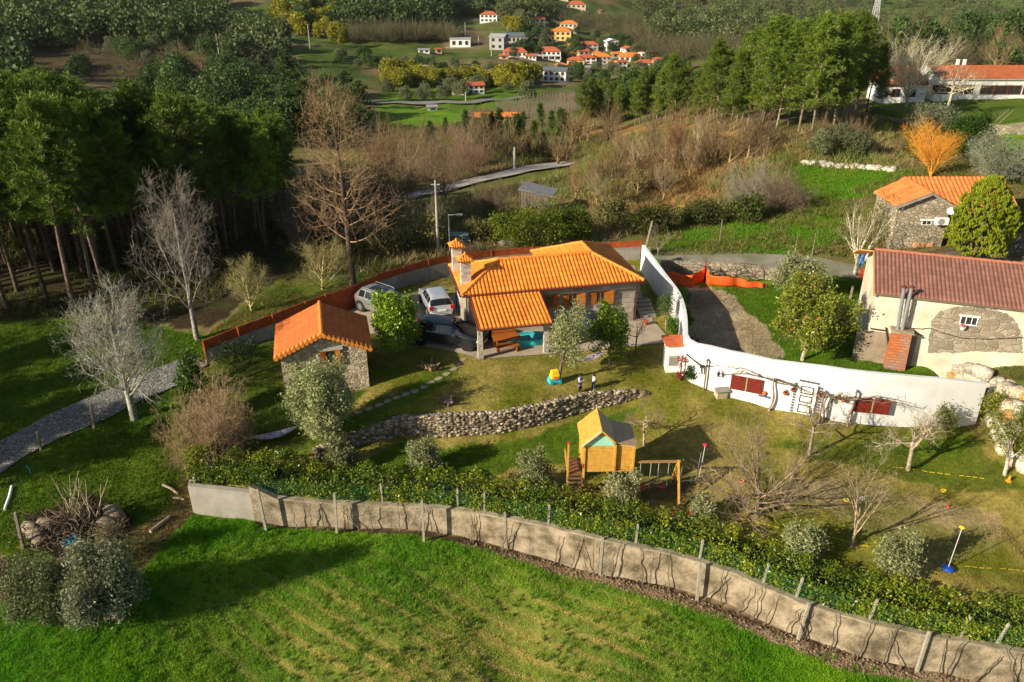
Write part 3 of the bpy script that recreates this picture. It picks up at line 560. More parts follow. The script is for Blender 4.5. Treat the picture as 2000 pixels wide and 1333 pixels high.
def fuzz(rg,T,k,ln,r,up=.35,droop=0.0):
 n = len(T) * k; p = np.repeat(T[:,:3],k,0) + rg.normal(size=(n,3)) * ln * .18; d = np.repeat(T[:,3:6],k,0) + rg.normal(size=(n,3)) * .75; d[:,2] += up - droop; d /= np.linalg.norm(d,axis=1,keepdims=True); l = ln * rg.uniform(.5,1.2,(n,1)); m = p + d * l * .5; e = m + (d + rg.normal(size=(n,3)) * .35) * l * .5; rr_ = np.full((n,1),r)
 return np.concatenate([np.concatenate([p,m,rr_,rr_ * .8],1),np.concatenate([m,e,rr_ * .8,rr_ * .5],1)])
def bare_tree(kind,seed,H,r0,W,col,tcol=None,trunk=1.0,kidmul=1.0,tilt=(0,0),cut=.35,buds=None,fz=2):
 """returns (trunk mesh, crown mesh)"""
 key = (kind,seed,H,r0,W,tuple(col),kidmul)
 if key in TREES: return TREES[key]
 rg,S,T = skeleton(kind,seed,H,r0,trunk,kidmul,tilt); barrel(S,T,W); n0 = SPEC[kind]['n'][0]
 big = np.zeros(len(S),bool); big[:n0] = True; big |= S[:,6] > r0 * cut
 tp = merge(twigparts(S[big],tcol or col,.02)); tm = rawmesh(kind + "_trunk",tp[0],tp[1],tp[2],smooth=True)
 parts = twigparts(S[~big],col,.04)
 if fz and len(T): V,F = tubes(fuzz(rg,T,fz,max(.3,H * .055),.0035 + .00032 * H),3); cc = np.array(col) * 1.05; parts.append((V,F,np.tile(cc,(len(V),1)) * rg.uniform(.75,1.2,(len(V) // 6,1)).repeat(6,0)))
 if buds: parts.append(leaves(rg,T,buds[0],buds[1],buds[2],buds[3]))
 cp = merge(parts); cm = rawmesh(kind + "_crown",cp[0],cp[1],cp[2],smooth=False); TREES[key] = (tm,cm); return tm,cm
def leafy_tree(kind,seed,H,r0,W,tcol,lcols,lsize,per,spread,kidmul=1.0,trunk=1.0,extra=None,aspect=.45,zmin=None):
 key = (kind,seed,H,r0,W,per,'leafy')
 if key in TREES: return TREES[key]
 rg,S,T = skeleton(kind,seed,H,r0,trunk,kidmul); barrel(S,T,W); tp = merge(twigparts(S,tcol,.03)); tm = rawmesh(kind + "_trunk",tp[0],tp[1],tp[2],smooth=True)
 T = T[T[:,2] > (zmin or H * .2)]; parts = [leaves(rg,T,lsize,per,spread,lcols,aspect)]
 if extra: parts += extra(rg,T)
 cp = merge(parts); cm = rawmesh(kind + "_crown",cp[0],cp[1],cp[2]); TREES[key] = (tm,cm); return tm,cm
def needle_tuft(rg,T,K,ln,wd,cols,up=.5):
 n = len(T); c = np.repeat(T[:,:3],K,0); d = np.repeat(T[:,3:6],K,0) * .8 + rnd_unit(rg,n * K) * 1.0; d[:,2] += up; d /= np.linalg.norm(d,axis=1,keepdims=True)
 s = np.cross(d,rnd_unit(rg,n * K)); s /= np.linalg.norm(s,axis=1,keepdims=True) + 1e-9; L_ = ln * rg.uniform(.6,1.2,(n * K,1))
 V = np.stack([c - s * wd * .4,c + d * L_ * .6 - s * wd,c + d * L_,c + d * L_ * .6 + s * wd],1).reshape(-1,3); F = np.arange(n * K * 4).reshape(-1,4)
 cols = np.asarray(cols); k = np.clip(.45 * rg.random(n * K) + .55 * np.repeat(rg.random(n),K),0,.999) * (len(cols) - 1); i0 = k.astype(int); f = (k - i0)[:,None]
 return V,F,np.repeat(cols[i0] * (1 - f) + cols[np.minimum(i0 + 1,len(cols) - 1)] * f,4,0)
PG = [(.03,.07,.008),(.075,.135,.014),(.15,.22,.02),(.27,.34,.045)]
def pine_mesh(seed,H=13.0,W=2.6,base=.42,K=16,ln=.40,wd=.022,whorls=20,cols=PG,tcol=(.12,.085,.06),dens=1.0):
 key = ('pine',seed,H,W,base)
 if key in TREES: return TREES[key]
 rg = np.random.default_rng(seed); segs = []; tips = []; n = 12; p = np.array([0,0,-.2]); d = np.array([rg.normal() * .02,rg.normal() * .02,1.]); ax = [p.copy()]
 for i in range(n):
  d = d + rg.normal(size=3) * .02; d /= np.linalg.norm(d); q = p + d * (H + .2) / n; r0 = .17 * H / 13; segs.append((*p,*q,r0 * (1 - .85 * i / n),r0 * (1 - .85 * (i + 1) / n))); p = q; ax.append(p.copy())
 ax = np.array(ax); lim = []
 for w in range(int(whorls)):
  t = base + (1 - base) * (w + rg.random() * .7) / whorls; q = np.array([np.interp(t * n,range(n + 1),ax[:,k]) for k in range(3)])
  prof = max(.14,math.sin(min(1,(1 - t) / (1 - base) * 1.15 + .08) * math.pi * .62)) * W
  for _ in range(rg.integers(3,6)):
   a = rg.uniform(0,6.28); L_ = prof * rg.uniform(.55,1.15); el = .15 + .7 * (t - base) / (1 - base); dd = np.array([math.cos(a),math.sin(a),el * .8 + rg.normal() * .12]); dd /= np.linalg.norm(dd); m = 4; pp = q.copy()
   for j in range(m):
    dd = dd + rg.normal(size=3) * .1 + np.array([0,0,.07]); dd /= np.linalg.norm(dd); qq = pp + dd * L_ / m; lim.append((*pp,*qq,.045 * (1 - j / m) + .012,.045 * (1 - (j + 1) / m) + .012))
    if j >= 1:
     for _k in range(int(rg.integers(3,6) * dens)):
      o = pp + (qq - pp) * rg.random() + rg.normal(size=3) * .26; o[2] += .08; tips.append((*o,*(dd * .6 + rnd_unit(rg,1)[0] * .5)))
    pp = qq
   tips.append((*pp,*dd))
 for _k in range(10): tips.append((*(ax[-1] + rg.normal(size=3) * .15 - np.array([0,0,rg.random() * .8])),0,0,1))
 tp = merge(twigparts(segs + lim,tcol,.05)); tm = rawmesh("pine_trunk",tp[0],tp[1],tp[2],smooth=True)
 V,F,C = needle_tuft(rg,np.array(tips),K,ln,wd,cols); cm = rawmesh("pine_crown",V,F,C); TREES[key] = (tm,cm); return tm,cm
def plant(name,meshes,loc,rz=0,s=1.0,label=None,cat="tree",group=None,mats=None,tilt=(0,0),names=("trunk","crown"),sz=None):
 """an Empty at the foot with its trunk and crown"""
 t = thing(name,label,cat,loc,rz,group); t.rotation_euler = (tilt[0],tilt[1],rz); t.scale = (s,s,sz or s); mats = mats or (bark,foliage)
 for nm,me,m in zip(names,meshes,mats):
  if not me.materials: me.materials.append(m)
  o = bpy.data.objects.new(nm,me); COL.objects.link(o); o.parent = t
 return t
RGB = np.array
OLV = [(.065,.08,.035),(.11,.13,.06),(.17,.19,.10),(.26,.27,.17)]
CIT = [(.03,.08,.005),(.09,.17,.010),(.20,.29,.02),(.34,.40,.05)]
# ------------------------------------------------------------------ roofs with real tile waves
def tiled(name,face,eave,m,parent,tw=.24,tl=.42,amp=.045,lift=.02,thick=.06,over=0.0,res=6):
 """face: 3-D polygon (local), eave: (a, b) its lower edge; waves run up the slope"""
 a = Vector(eave[0]); b = Vector(eave[1]); e = (b - a).normalized(); nn = None; pts = [Vector(p) for p in face]
 nn = Vector((0,0,0))
 for i in range(len(pts)): nn += pts[i].cross(pts[(i + 1) % len(pts)])
 nn.normalize(); nn = nn if nn.z > 0 else -nn; up = nn.cross(e).normalized(); up = up if up.z > 0 else -up
 uv = [((p - a).dot(e),(p - a).dot(up)) for p in pts]; u0 = min(u for u,v in uv); u1 = max(u for u,v in uv); nc = max(2,int((u1 - u0) / tw * res)); V = []; U = []; F = []; n = len(uv)
 vmax_all = max(v for u,v in uv); nr = max(1,int(round(vmax_all / tl))); cols = []
 for i in range(nc + 1):
  u = u0 + (u1 - u0) * i / nc; uu = min(max(u,u0 + 1e-4),u1 - 1e-4); hit = []
  for k in range(n):
   (x0,y0),(x1,y1) = uv[k],uv[(k + 1) % n]
   if (x0 <= uu < x1) or (x1 <= uu < x0): hit.append(y0 + (y1 - y0) * (uu - x0) / (x1 - x0))
  if len(hit) < 2: hit = [0,0]
  cols.append((u,min(hit),max(hit)))
 rows = nr * 2
 for u,lo,hi in cols:
  h = amp * (abs(math.cos(math.pi * u / tw)) ** .8 * 1.6 - .5)
  for j in range(rows + 1):
   v = lo + (hi - lo) * j / rows; step = .018 * (1 - (v / tl) % 1.0); V.append(a + e * u + up * v + nn * (lift + h + step)); U.append((u / tw + .5,v / tl))
 for i in range(nc):
  for j in range(rows): k = i * (rows + 1) + j; F.append((k,k + rows + 1,k + rows + 2,k + 1))
 # underside so that the eave has an edge
 k0 = len(V)
 for u,lo,hi in cols: V.append(a + e * u + up * lo - nn * thick); U.append((u / tw + .5,0))
 for i in range(nc): F.append((i * (rows + 1),k0 + i,k0 + i + 1,(i + 1) * (rows + 1)))
 me = rawmesh(name,[tuple(v) for v in V],F,uv=U,smooth=True); return link(name,me,m,parent)
def ridge(name,segs,m,parent,r=.11,step=.38):
 mb = MB(); rr = random.Random(5)
 for a,b in segs:
  a = Vector(a); b = Vector(b); n = max(1,int((b - a).length / step)); d = (b - a) / n
  for i in range(n):
   p = a + d * i; q = p + d * 1.12; w = rr.uniform(-.012,.012); mb.tube([p + Vector((0,0,.04 + w)),q + Vector((0,0,.04 + w))],[r * 1.12,r * .9],8)
 return mb.build(name,m,parent)
TILE = tilemat("orange_tiles",(.66,.185,.02),(.84,.275,.035),(.36,.10,.025),.65,.5,.5)
RIDG = mat("ridge_clay",(.82,.30,.05),.65,(.66,.22,.03),5,.2,20)
OLDT = tilemat("weathered_tiles",(.50,.135,.045),(.36,.10,.04),(.10,.06,.04),.8,.6,.4)
BRNT = tilemat("brown_tiles",(.27,.125,.09),(.19,.09,.065),(.15,.07,.05),.75,.35,.3)
wood = mat("varnished_wood",(.42,.135,.02),.5,(.30,.085,.012),6,.2,30)
pinew = mat("golden_pine_wood",(.66,.37,.07),.6,(.50,.25,.04),5,.25,25)
greyw = mat("grey_wood",(.22,.18,.13),.85,(.14,.11,.08),6,.4,25)
white = mat("white_render",(.75,.745,.73),.85,(.56,.55,.51),.9,.15,20,lo=.45,hi=.85)
whitep = mat("white_paint",(.8,.8,.78),.5)
cream = mat("cream_render",(.70,.64,.50),.9,(.52,.45,.33),.8,.3,12)
dkred = mat("dark_red_paint",(.19,.025,.012),.55,(.13,.015,.01),8,.2,30)
glass = mat("window_glass",(.03,.035,.04),.08,spec=.7)
dark = mat("dark_interior",(.012,.011,.010),.9)
iron = mat("dark_iron",(.03,.027,.025),.6)
steel = mat("galvanised_steel",(.38,.39,.40),.45,(.28,.29,.30),8,metal=.5)
gran = stonemat("granite_blocks",(.20,.175,.14),(.46,.40,.32),(.36,.31,.24),1,'course',.8,.045,.62,.34,(.12,.10,.08),.45)
granwall = stonemat("old_granite",(.26,.22,.155),(.52,.44,.32),(.36,.30,.21),3.0,'rubble',1.0,.05,stain=(.10,.08,.05),stainamt=.4)
rub = stonemat("rubble_stone",(.28,.21,.12),(.68,.54,.36),(.62,.54,.40),3.4,'rubble',1.2,.055)
conc = mat("old_concrete",(.42,.335,.23),.95,(.11,.085,.05),1.15,.8,9,detail=12,lo=.36,hi=.64)
concg = stonemat("grey_block_wall",(.24,.22,.19),(.36,.34,.30),(.30,.28,.25),1,'course',.5,.03,.9,.5,(.14,.12,.10),.5)
corten = mat("rust_steel",(.38,.085,.018),.75,(.24,.045,.012),3,.15,30)
maroon = mat("maroon_gutter",(.11,.025,.02),.5)
def window(parent,fr,x0,x1,z0,z1,y=0.0,frame=whitep,panes=(2,1),name="window",depth=.10,fw=.06,glassm=glass,axis='y',sgn=-1):
 """recess box, frame and pane on a wall whose outer face is the plane y (axis y) or x (axis x)"""
 def q(u,d,z): return (u,y + sgn * d,z) if axis == 'y' else (y + sgn * d,u,z)
 def bx(mb,u0,u1,d0,d1,za,zb):
  a = q(u0,d0,za); b_ = q(u1,d1,zb); mb.box([(i + j) / 2 for i,j in zip(a,b_)],[abs(i - j) for i,j in zip(a,b_)])
 g = MB(); bx(g,x0 + fw,x1 - fw,.004,.02,z0 + fw,z1 - fw); f = MB()
 bx(f,x0,x1,.002,.05,z1 - fw,z1); bx(f,x0,x1,.002,.05,z0,z0 + fw); bx(f,x0,x0 + fw,.002,.05,z0 + fw,z1 - fw); bx(f,x1 - fw,x1,.002,.05,z0 + fw,z1 - fw)
 nx,nz = panes
 for i in range(1,nx): u = x0 + (x1 - x0) * i / nx; bx(f,u - fw * .35,u + fw * .35,.002,.045,z0 + fw,z1 - fw)
 for i in range(1,nz): zz = z0 + (z1 - z0) * i / nz; bx(f,x0 + fw,x1 - fw,.002,.040,zz - fw * .3,zz + fw * .3)
 o = f.build(name,frame,parent); g.build("pane",glassm,o); return o
def shutter(parent,x0,x1,z0,z1,y,m,open_ang=0,hinge='l',planks=5,sgn=-1):
 mb = MB(); w = x1 - x0; n = planks
 hx_ = x0 if hinge == 'l' else x1; ca,sa = math.cos(open_ang),math.sin(open_ang)
 for i in range(n):
  u0 = w * i / n + .004; u1 = w * (i + 1) / n - .004; c = (u0 + u1) / 2; s = 1 if hinge == 'l' else -1
  mb.box((hx_ + s * c * ca,y + sgn * (.045 + c * sa),(z0 + z1) / 2),(u1 - u0,.03,z1 - z0),rz=sgn * s * open_ang)
 for zz in (z0 + (z1 - z0) * .2,z1 - (z1 - z0) * .2):
  c = w / 2; s = 1 if hinge == 'l' else -1; mb.box((hx_ + s * c * ca,y + sgn * (.045 + .022 + c * sa),zz),(w * .9,.02,.06),rz=sgn * s * open_ang)
 return mb.build("shutter",m,parent)
# ---- main stone house
FL = P(902,578,2.95); FRt = P(1260,548,2.95); hf = Fr(FL,FRt - FL,0.05); HL = (FRt - FL).length
bl = hf.loc(P(867,519,2.95)); HD = 5.4; er = P(1180,484,2.95); q_ = hf.loc(er)
hs = thing("stone_house","granite house with bright orange tiled hip roof, wooden shutters and a covered porch","house",hf.o,hf.rz)
EZ,RZ_ = 2.9,4.12; L_,D_,WX,WD = 11.6,5.2,5.9,6.75; ra = (2.75,2.4); rb = (8.85,2.4); rc = (8.8,4.45)
MB().prism([(.4,.35),(L_ - .4,.35),(L_ - .4,WD - .4),(WX + .4,WD - .4),(WX + .4,D_ - .4),(.4,D_ - .4)],-.1,EZ - .02).build("wall",gran,hs)
MB().prism([(.15,.12),(L_ - .15,.12),(L_ - .15,WD - .15),(WX + .15,WD - .15),(WX + .15,D_ - .15),(.15,D_ - .15)],EZ - .018,EZ + .0).build("eave_board",white,hs)
E = EZ; Rz = RZ_
roof = MB(); core = [(0,0,E - .05),(L_,0,E - .05),(L_,WD,E - .05),(WX,WD,E - .05),(WX,D_,E - .05),(0,D_,E - .05),(*ra,Rz - .06),(*rb,Rz - .06),(*rc,Rz - .06)]
roof.add(core,[(0,1,7,6),(1,2,8,7),(2,3,8),(3,4,7,8),(4,5,6,7),(5,0,6),(0,5,4,3,2,1)]); ro = roof.build("roof",mat("roof_deck",(.16,.06,.03),.9),hs)
K = lambda *a: [core[i][:2] + (core[i][2] + .05,) for i in a]
for nm,idx,ev in (("front_tiles",(0,1,7,6),(0,1)),("side_tiles",(1,2,8,7),(1,2)),("back_tiles",(2,3,8),(2,3)),("inner_tiles",(3,4,7,8),(3,4)),("rear_tiles",(4,5,6,7),(4,5)),("gable_tiles",(5,0,6),(5,0))):
 f = K(*idx); e = K(*ev); tiled("roof_tiles",f,e,TILE,ro)
ridge("ridge_tiles",[(K(0)[0],K(6)[0]),(K(5)[0],K(6)[0]),(K(6)[0],K(7)[0]),(K(1)[0],K(7)[0]),(K(7)[0],K(8)[0]),(K(2)[0],K(8)[0]),(K(3)[0],K(8)[0])],RIDG,ro)
g = MB(); g.tube([(0,-.08,E - .06),(L_ + .05,-.08,E - .06)],.06,8); g.tube([(L_ + .08,0,E - .06),(L_ + .08,WD,E - .06)],.06,8); g.tube([(-.08,0,E - .06),(-.08,D_,E - .06)],.06,8); g.build("gutter",maroon,hs)
for x,y in ((L_ - .33,.25),(.33,.27),(.33,D_ - .35)): MB().tube([(x,y - .2,E - .1),(x,y,E - .35),(x,y,.05)],.04,8).build("downpipe",maroon if x > 5 else iron,hs)
for (px,py,bw) in ((913,548,.62),(893,528,.6)):
 # chimney shafts rise from the west slope
 q9 = hf.loc(P(*((911,551,3.35) if px == 913 else (894,526,3.2)))); x,y = q9.x,q9.y + .3; print('chim',x,y)
 c = MB().box((x,y,3.75),(bw,bw * .85,1.7)).build("chimney",stonemat("chimney_stone",(.30,.26,.21),(.62,.56,.48),(.52,.46,.38),1,'course',.6,.04,.5,.2),hs)
 MB().box((x,y,4.62),(bw + .12,bw * .85 + .12,.05)).build("slab",conc,c)
 capm = MB(); s = (bw + .36) / 2
 cf = [(x - s,y - s,4.66),(x + s,y - s,4.66),(x + s,y + s,4.66),(x - s,y + s,4.66),(x,y,5.0)]
 for a,b_ in ((0,1),(1,2),(2,3),(3,0)): tiled("cap_tiles",[cf[a],cf[b_],cf[4]],(cf[a],cf[b_]),TILE,c,tw=.16,amp=.03)
 MB().lathe((x,y,4.98),[(.09,0),(.10,.06),(.05,.13),(.02,.18)],8).build("cap_finial",RIDG,c)
# windows of the front wall, from the photo
yf = .35
for (a,b_,t,bo,sl,sr) in ((1060,1081,578,600,None,(1081,1092)),(1109,1127,575,598,(1098,1108),(1127,1143)),(1164,1181,570,592,(1153,1164),(1181,1198))):
 x0,z1 = hf.hy(a,t,yf); x1,z0 = hf.hy(b_,bo,yf)
 window(hs,hf,x0,x1,z0,z1,yf,wood,(2,1),fw=.07)
 if sl: shutter(hs,hf.hy(sl[0],t,yf)[0],hf.hy(sl[1],t,yf)[0],z0 - .03,z1 + .03,yf,wood,0)
 if sr: shutter(hs,hf.hy(sr[0],t,yf)[0],hf.hy(sr[1],t,yf)[0],z0 - .05,z1 + .05,yf,wood,.25,'l')
 MB().box(((x0 + x1) / 2,yf - .03,z0 - .08),(x1 - x0 + .2,.1,.09)).build("sill",concg,hs)
dr = MB()
for i in range(6): dr.box((1.75 + i * .16,yf - .02,1.05),(.15,.04,2.0))
dr.build("door",wood,hs)
# porch
px0,px1,py1,zt,zb = .45,4.75,-3.2,2.82,2.08
pf = [(px0,py1,zb),(px1,py1,zb),(px1,.2,zt),(px0,.2,zt)]
po = MB().slab([(a,b_,c - .03) for a,b_,c in pf],.07).build("porch_roof",wood,hs); tiled("porch_tiles",pf,(pf[0],pf[1]),TILE,po)
MB().beam((px0 + .1,-2.85,zb - .02),(px1 - .1,-2.85,zb - .02),.16,.2).build("porch_beam",wood,hs)
for x in (px0 - .05,px1 + .05): MB().beam((x,py1,zb - .02),(x,.1,zt - .02),.05,.2).build("verge_board",maroon,hs)
for x in (.58,px1 - .2): MB().box((x,-2.78,.98),(.3,.3,2.0),top=.92).build("pillar",stonemat("pillar_granite",(.30,.27,.22),(.52,.47,.38),(.45,.4,.33),2.2,'rubble',.5,.03),hs)
MB().tube([(px0,py1 - .05,zb - .06),(px1,py1 - .05,zb - .06)],.05,8).build("porch_gutter",maroon,hs)
# things in the porch
def top(name,label,cat,mk,loc,rz=0,group=None):
 t = thing(name,label,cat,loc,rz,group); mk(t); return t
def table(t):
 m = MB()
 for i in range(7): m.box((0,-.36 + i * .12,.74),(1.6,.11,.03))
 m.build("table_top",wood,t)
 for sx in (-.65,.65):
  for sy in (-.3,.3): MB().beam((sx,sy,.72),(sx * 1.05,sy,0),.07).build("leg",wood,t)
 MB().box((0,0,.3),(1.2,.06,.08)).build("stretcher",wood,t)
top("patio_table","brown wooden garden table standing under the porch roof","table",table,hf.w(2.35,-1.75),hf.rz + .1)
def bench(t):
 MB().box((0,0,.44),(1.5,.35,.05)).build("seat",wood,t)
 for sx in (-.6,.6): MB().box((sx,0,.21),(.06,.32,.41)).build("leg",wood,t)
 m = MB(); m.box((0,.2,.72),(1.5,.04,.12)); m.box((0,.2,.56),(1.5,.04,.1)); m.box((-.7,.2,.55),(.05,.04,.5)); m.box((.7,.2,.55),(.05,.04,.5)); m.build("backrest",wood,t)
top("bench","wooden bench with a backrest behind the porch table","bench",bench,hf.w(2.4,-1.05),hf.rz)
top("bench","wooden bench on the open side of the porch table","bench",lambda t: (MB().box((0,0,.44),(1.4,.3,.05)).build("seat",wood,t),MB().box((-.55,0,.21),(.06,.28,.41)).build("leg",wood,t),MB().box((.55,0,.21),(.06,.28,.41)).build("leg",wood,t)),hf.w(2.3,-2.35),hf.rz + .1)
def pool(t):
 MB().lathe((0,0,0),[(.95,0),(1.06,.18),(1.0,.36),(.95,.45),(.86,.38),(.84,.1)],24,sc_=(1.15,.62)).build("rim",mat("turquoise_plastic",(.05,.48,.50),.35,(.03,.38,.45),3),t)
 MB().box((0,.1,.30),(1.5,.7,.12)).build("cover",mat("turquoise_cloth",(.10,.62,.62),.7,(.05,.45,.5),5,.4,9),t)
top("paddling_pool","turquoise inflatable pool lying under the porch roof edge","paddling pool",pool,hf.w(4.0,-1.3,.0),hf.rz)
def desk(t):
 MB().box((0,0,.45),(.62,.4,.05)).build("table_top",mat("blue_plastic",(.02,.20,.55),.4),t); MB().box((0,.18,.85),(.62,.04,.55)).build("board",mat("pale_blue_plastic",(.45,.68,.72),.4),t)
 for sx in (-.27,.27):
  for sy in (-.16,.16): MB().beam((sx,sy,.43),(sx * 1.1,sy * 1.1,0),.05).build("leg",MATS["blue_plastic"],t)
top("play_desk","pale blue children's easel desk against the granite wall","desk",desk,hf.w(7.05,-.35),hf.rz)
top("toy_slide_tower","dark blue plastic toy tower beside the pale blue desk","toy",lambda t: (MB().box((0,0,.5),(.34,.34,1.0),top=.8).build("body",MATS["blue_plastic"],t),MB().box((0,0,1.03),(.5,.42,.08)).build("tray",mat("deep_blue_plastic",(.01,.05,.35),.4),t)),hf.w(7.8,-.35),hf.rz)
def trike(t):
 rb_ = mat("black_rubber",(.015,.015,.015),.8)
 for x,r in ((-.3,.17),(.32,.2)):
  w = MB().tube([(x,-.02,r),(x,.02,r)],r,14).build("wheel",rb_,t)
 m = MB(); m.beam((-.3,0,.17),(.05,0,.42),.04); m.beam((.05,0,.42),(.32,0,.2),.04); m.beam((.28,0,.2),(.22,0,.62),.03); m.build("frame",mat("red_paint",(.55,.03,.02),.35),t)
 MB().box((-.12,0,.46),(.2,.12,.05)).build("saddle",rb_,t); MB().beam((.22,-.2,.62),(.22,.2,.62),.03).build("handlebar",rb_,t)
top("bicycle","small red children's bicycle parked between the two garden trees","bicycle",trike,G(1160,668) + Vector((0,0,.05)),.5)
def barbecue(t):
 MB().box((0,0,.45),(.9,.5,.9)).build("base",dark,t); MB().box((0,-.05,.95),(.95,.6,.08)).build("grill",iron,t)
top("barbecue","black barbecue box against the wall at the back of the porch","barbecue",barbecue,hf.w(1.25,-.25),hf.rz)
def pot(t): MB().lathe((0,0,0),[(.13,0),(.2,.28),(.22,.3),(.18,.3)],14).build("vessel",mat("terracotta",(.45,.12,.04),.8),t)
top("flower_pot","terracotta pot at the right corner of the stone house","pot",pot,hf.w(L_ + .15,-.4),0)
MB_stairs = MB()
def stairs(t):
 m = MB()
 for i in range(5): m.box((0,.18 + i * .3,.1 + i * .1 - .05),(1.1,.32,.2 * (i + 1) * .5 + .1))
 m.build("steps",concg,t); MB().beam((.6,0,.9),(.6,1.7,1.3),.05).build("handrail",iron,t); MB().beam((.6,.1,0),(.6,.1,.9),.04).build("post",iron,t); MB().beam((.6,1.5,.4),(.6,1.5,1.25),.04).build("post",iron,t)
top("garden_steps","short stone steps with a dark handrail beside the house's right wall","steps",stairs,hf.w(L_ + .75,.6),hf.rz)
# ---- stone shed
sl_,sr_ = G(560,768),G(722,757); _d = (sr_ - sl_); _d.z = 0; _d = Matrix.Rotation(R(9),3,'Z') @ _d.normalized(); SW = 4.5; sf = Fr(sr_ - _d * SW,_d,-.25); SD = 3.9
sh = thing("stone_shed","small rubble stone shed with an orange gable roof behind the olive tree","shed",sf.o,sf.rz)
SE = 2.55; SR = 3.55; SM = SW / 2
w = MB(); w.add([(0,0,-.5),(SW,0,-.5),(SW,SD,-.5),(0,SD,-.5),(0,0,SE),(SW,0,SE),(SW,SD,SE),(0,SD,SE),(SM,0,SR - .05),(SM,SD,SR - .05)],[(0,3,2,1),(0,1,5,8,4),(1,2,6,5),(2,3,7,9,6),(3,0,4,7),(4,8,9,7),(5,6,9,8)]); w.build("wall",rub,sh)
k = (SR - SE) / SM; ov = .32; zl = SE - ov * k + .08
f1 = [(-ov,-ov,zl),(SM,-ov,SR + .08),(SM,SD + ov,SR + .08),(-ov,SD + ov,zl)]; f2 = [(SW + ov,-ov,zl),(SM,-ov,SR + .08),(SM,SD + ov,SR + .08),(SW + ov,SD + ov,zl)]
so = MB().slab([(a,b_,c - .04) for a,b_,c in f1],.06,Vector((-k,0,1)).normalized()).slab([(a,b_,c - .04) for a,b_,c in f2],.06,Vector((k,0,1)).normalized()).build("roof",mat("roof_deck",(.16,.06,.03),.9),sh)
STILE = tilemat("red_orange_tiles",(.60,.16,.035),(.50,.125,.03),(.34,.08,.02),.65,.3,.4)
tiled("roof_tiles",f1,(f1[0],f1[3]),STILE,so,tw=.2,amp=.04); tiled("roof_tiles",f2,(f2[0],f2[3]),STILE,so,tw=.2,amp=.04)
ridge("ridge_tiles",[((SM,-ov - .02,SR + .1),(SM,SD + ov,SR + .1))],RIDG,so)
vg = MB(); rr = random.Random(3)
for a,b_ in (((-ov,-ov,zl),(SM,-ov,SR + .08)),((SW + ov,-ov,zl),(SM,-ov,SR + .08))):
 a = Vector(a); b_ = Vector(b_); n = 11
 for i in range(n): p = a + (b_ - a) * (i + .5) / n; vg.tube([p + Vector((0,-.05,.02)),p + Vector((0,.30,.05))],[.12,.10],8)
vg.build("verge_tiles",RIDG,so)
x0,z1 = sf.hy(634,686,0); x1,z0 = sf.hy(657,708,0)
window(sh,sf,x0,x1,z0,z1,0,wood,(1,1),glassm=dark,fw=.05)
shutter(sh,x0 - .27,x0,z0 - .03,z1,0,wood,.1,'r',3); shutter(sh,x1,x1 + .27,z0 - .03,z1,0,wood,.3,'l',3)
MB().box(((x0 + x1) / 2,-.03,z1 + .12),(x1 - x0 + .8,.12,.2)).build("lintel",mat("pale_granite",(.55,.50,.43),.9,(.40,.36,.30),8,.4,30),sh)
# ---- neighbour's long building with brown tiles
n0 = G(1683,705);
EH = 4.57; A_ = P(1703,566,EH); B_ = P(2000,599,EH); nf = Fr((n0.x,n0.y,0),B_ - A_,0.0); NL = 13.0; NR = 5.75; NDp = 3.4
nh = thing("neighbour_house","long cream rendered building with a brown tiled roof and two steel flues","building",nf.o,nf.rz)
w = MB(); Y2 = NDp * 2
w.add([(0,.0,-.6),(NL,0,-.6),(NL,Y2,-.6),(0,Y2,-.6),(0,0,EH - .08),(NL,0,EH - .08),(NL,Y2,EH - .08),(0,Y2,EH - .08),(0,NDp,NR - .1),(NL,NDp,NR - .1)],[(0,3,2,1),(0,1,5,4),(2,3,7,6),(1,2,6,9,5),(3,0,4,8,7),(4,5,9,8),(6,7,8,9)]); w.build("wall",cream,nh)
f1 = [(-.12,-.28,EH - .1),(NL + .2,-.28,EH - .1),(NL + .2,NDp,NR),(-.12,NDp,NR)]; f2 = [(-.12,Y2 + .28,EH - .1),(NL + .2,Y2 + .28,EH - .1),(NL + .2,NDp,NR),(-.12,NDp,NR)]
ro = MB().slab([(a,b_,c - .03) for a,b_,c in f1],.08,Vector((0,-.3,1)).normalized()).slab([(a,b_,c - .03) for a,b_,c in f2],.08,Vector((0,.3,1)).normalized()).build("roof",greyw,nh)
tiled("roof_tiles",f1,(f1[0],f1[1]),BRNT,ro,tw=.21,amp=.04); tiled("roof_tiles",f2,(f2[0],f2[1]),BRNT,ro,tw=.21,amp=.04)
ridge("ridge_tiles",[((-.12,NDp,NR + .02),(NL + .2,NDp,NR + .02))],mat("brown_ridge",(.42,.16,.09),.7,(.32,.12,.07),5),ro,r=.1)
MB().slab([(-.16,-.28,EH - .14),(-.16,NDp,NR - .04),(-.05,NDp,NR - .04),(-.05,-.28,EH - .14)],.16,Vector((0,-.3,1)).normalized()).build("verge_board",mat("orange_board",(.62,.28,.08),.6),nh)
MB().slab([(-.9,Y2 + .3,EH - .3),(-.9,NDp + .4,NR - .15),(-.12,NDp + .4,NR - .15),(-.12,Y2 + .3,EH - .3)],.06,Vector((0,.3,1)).normalized()).build("porch_roof",mat("orange_board",(.62,.28,.08),.6),nh)
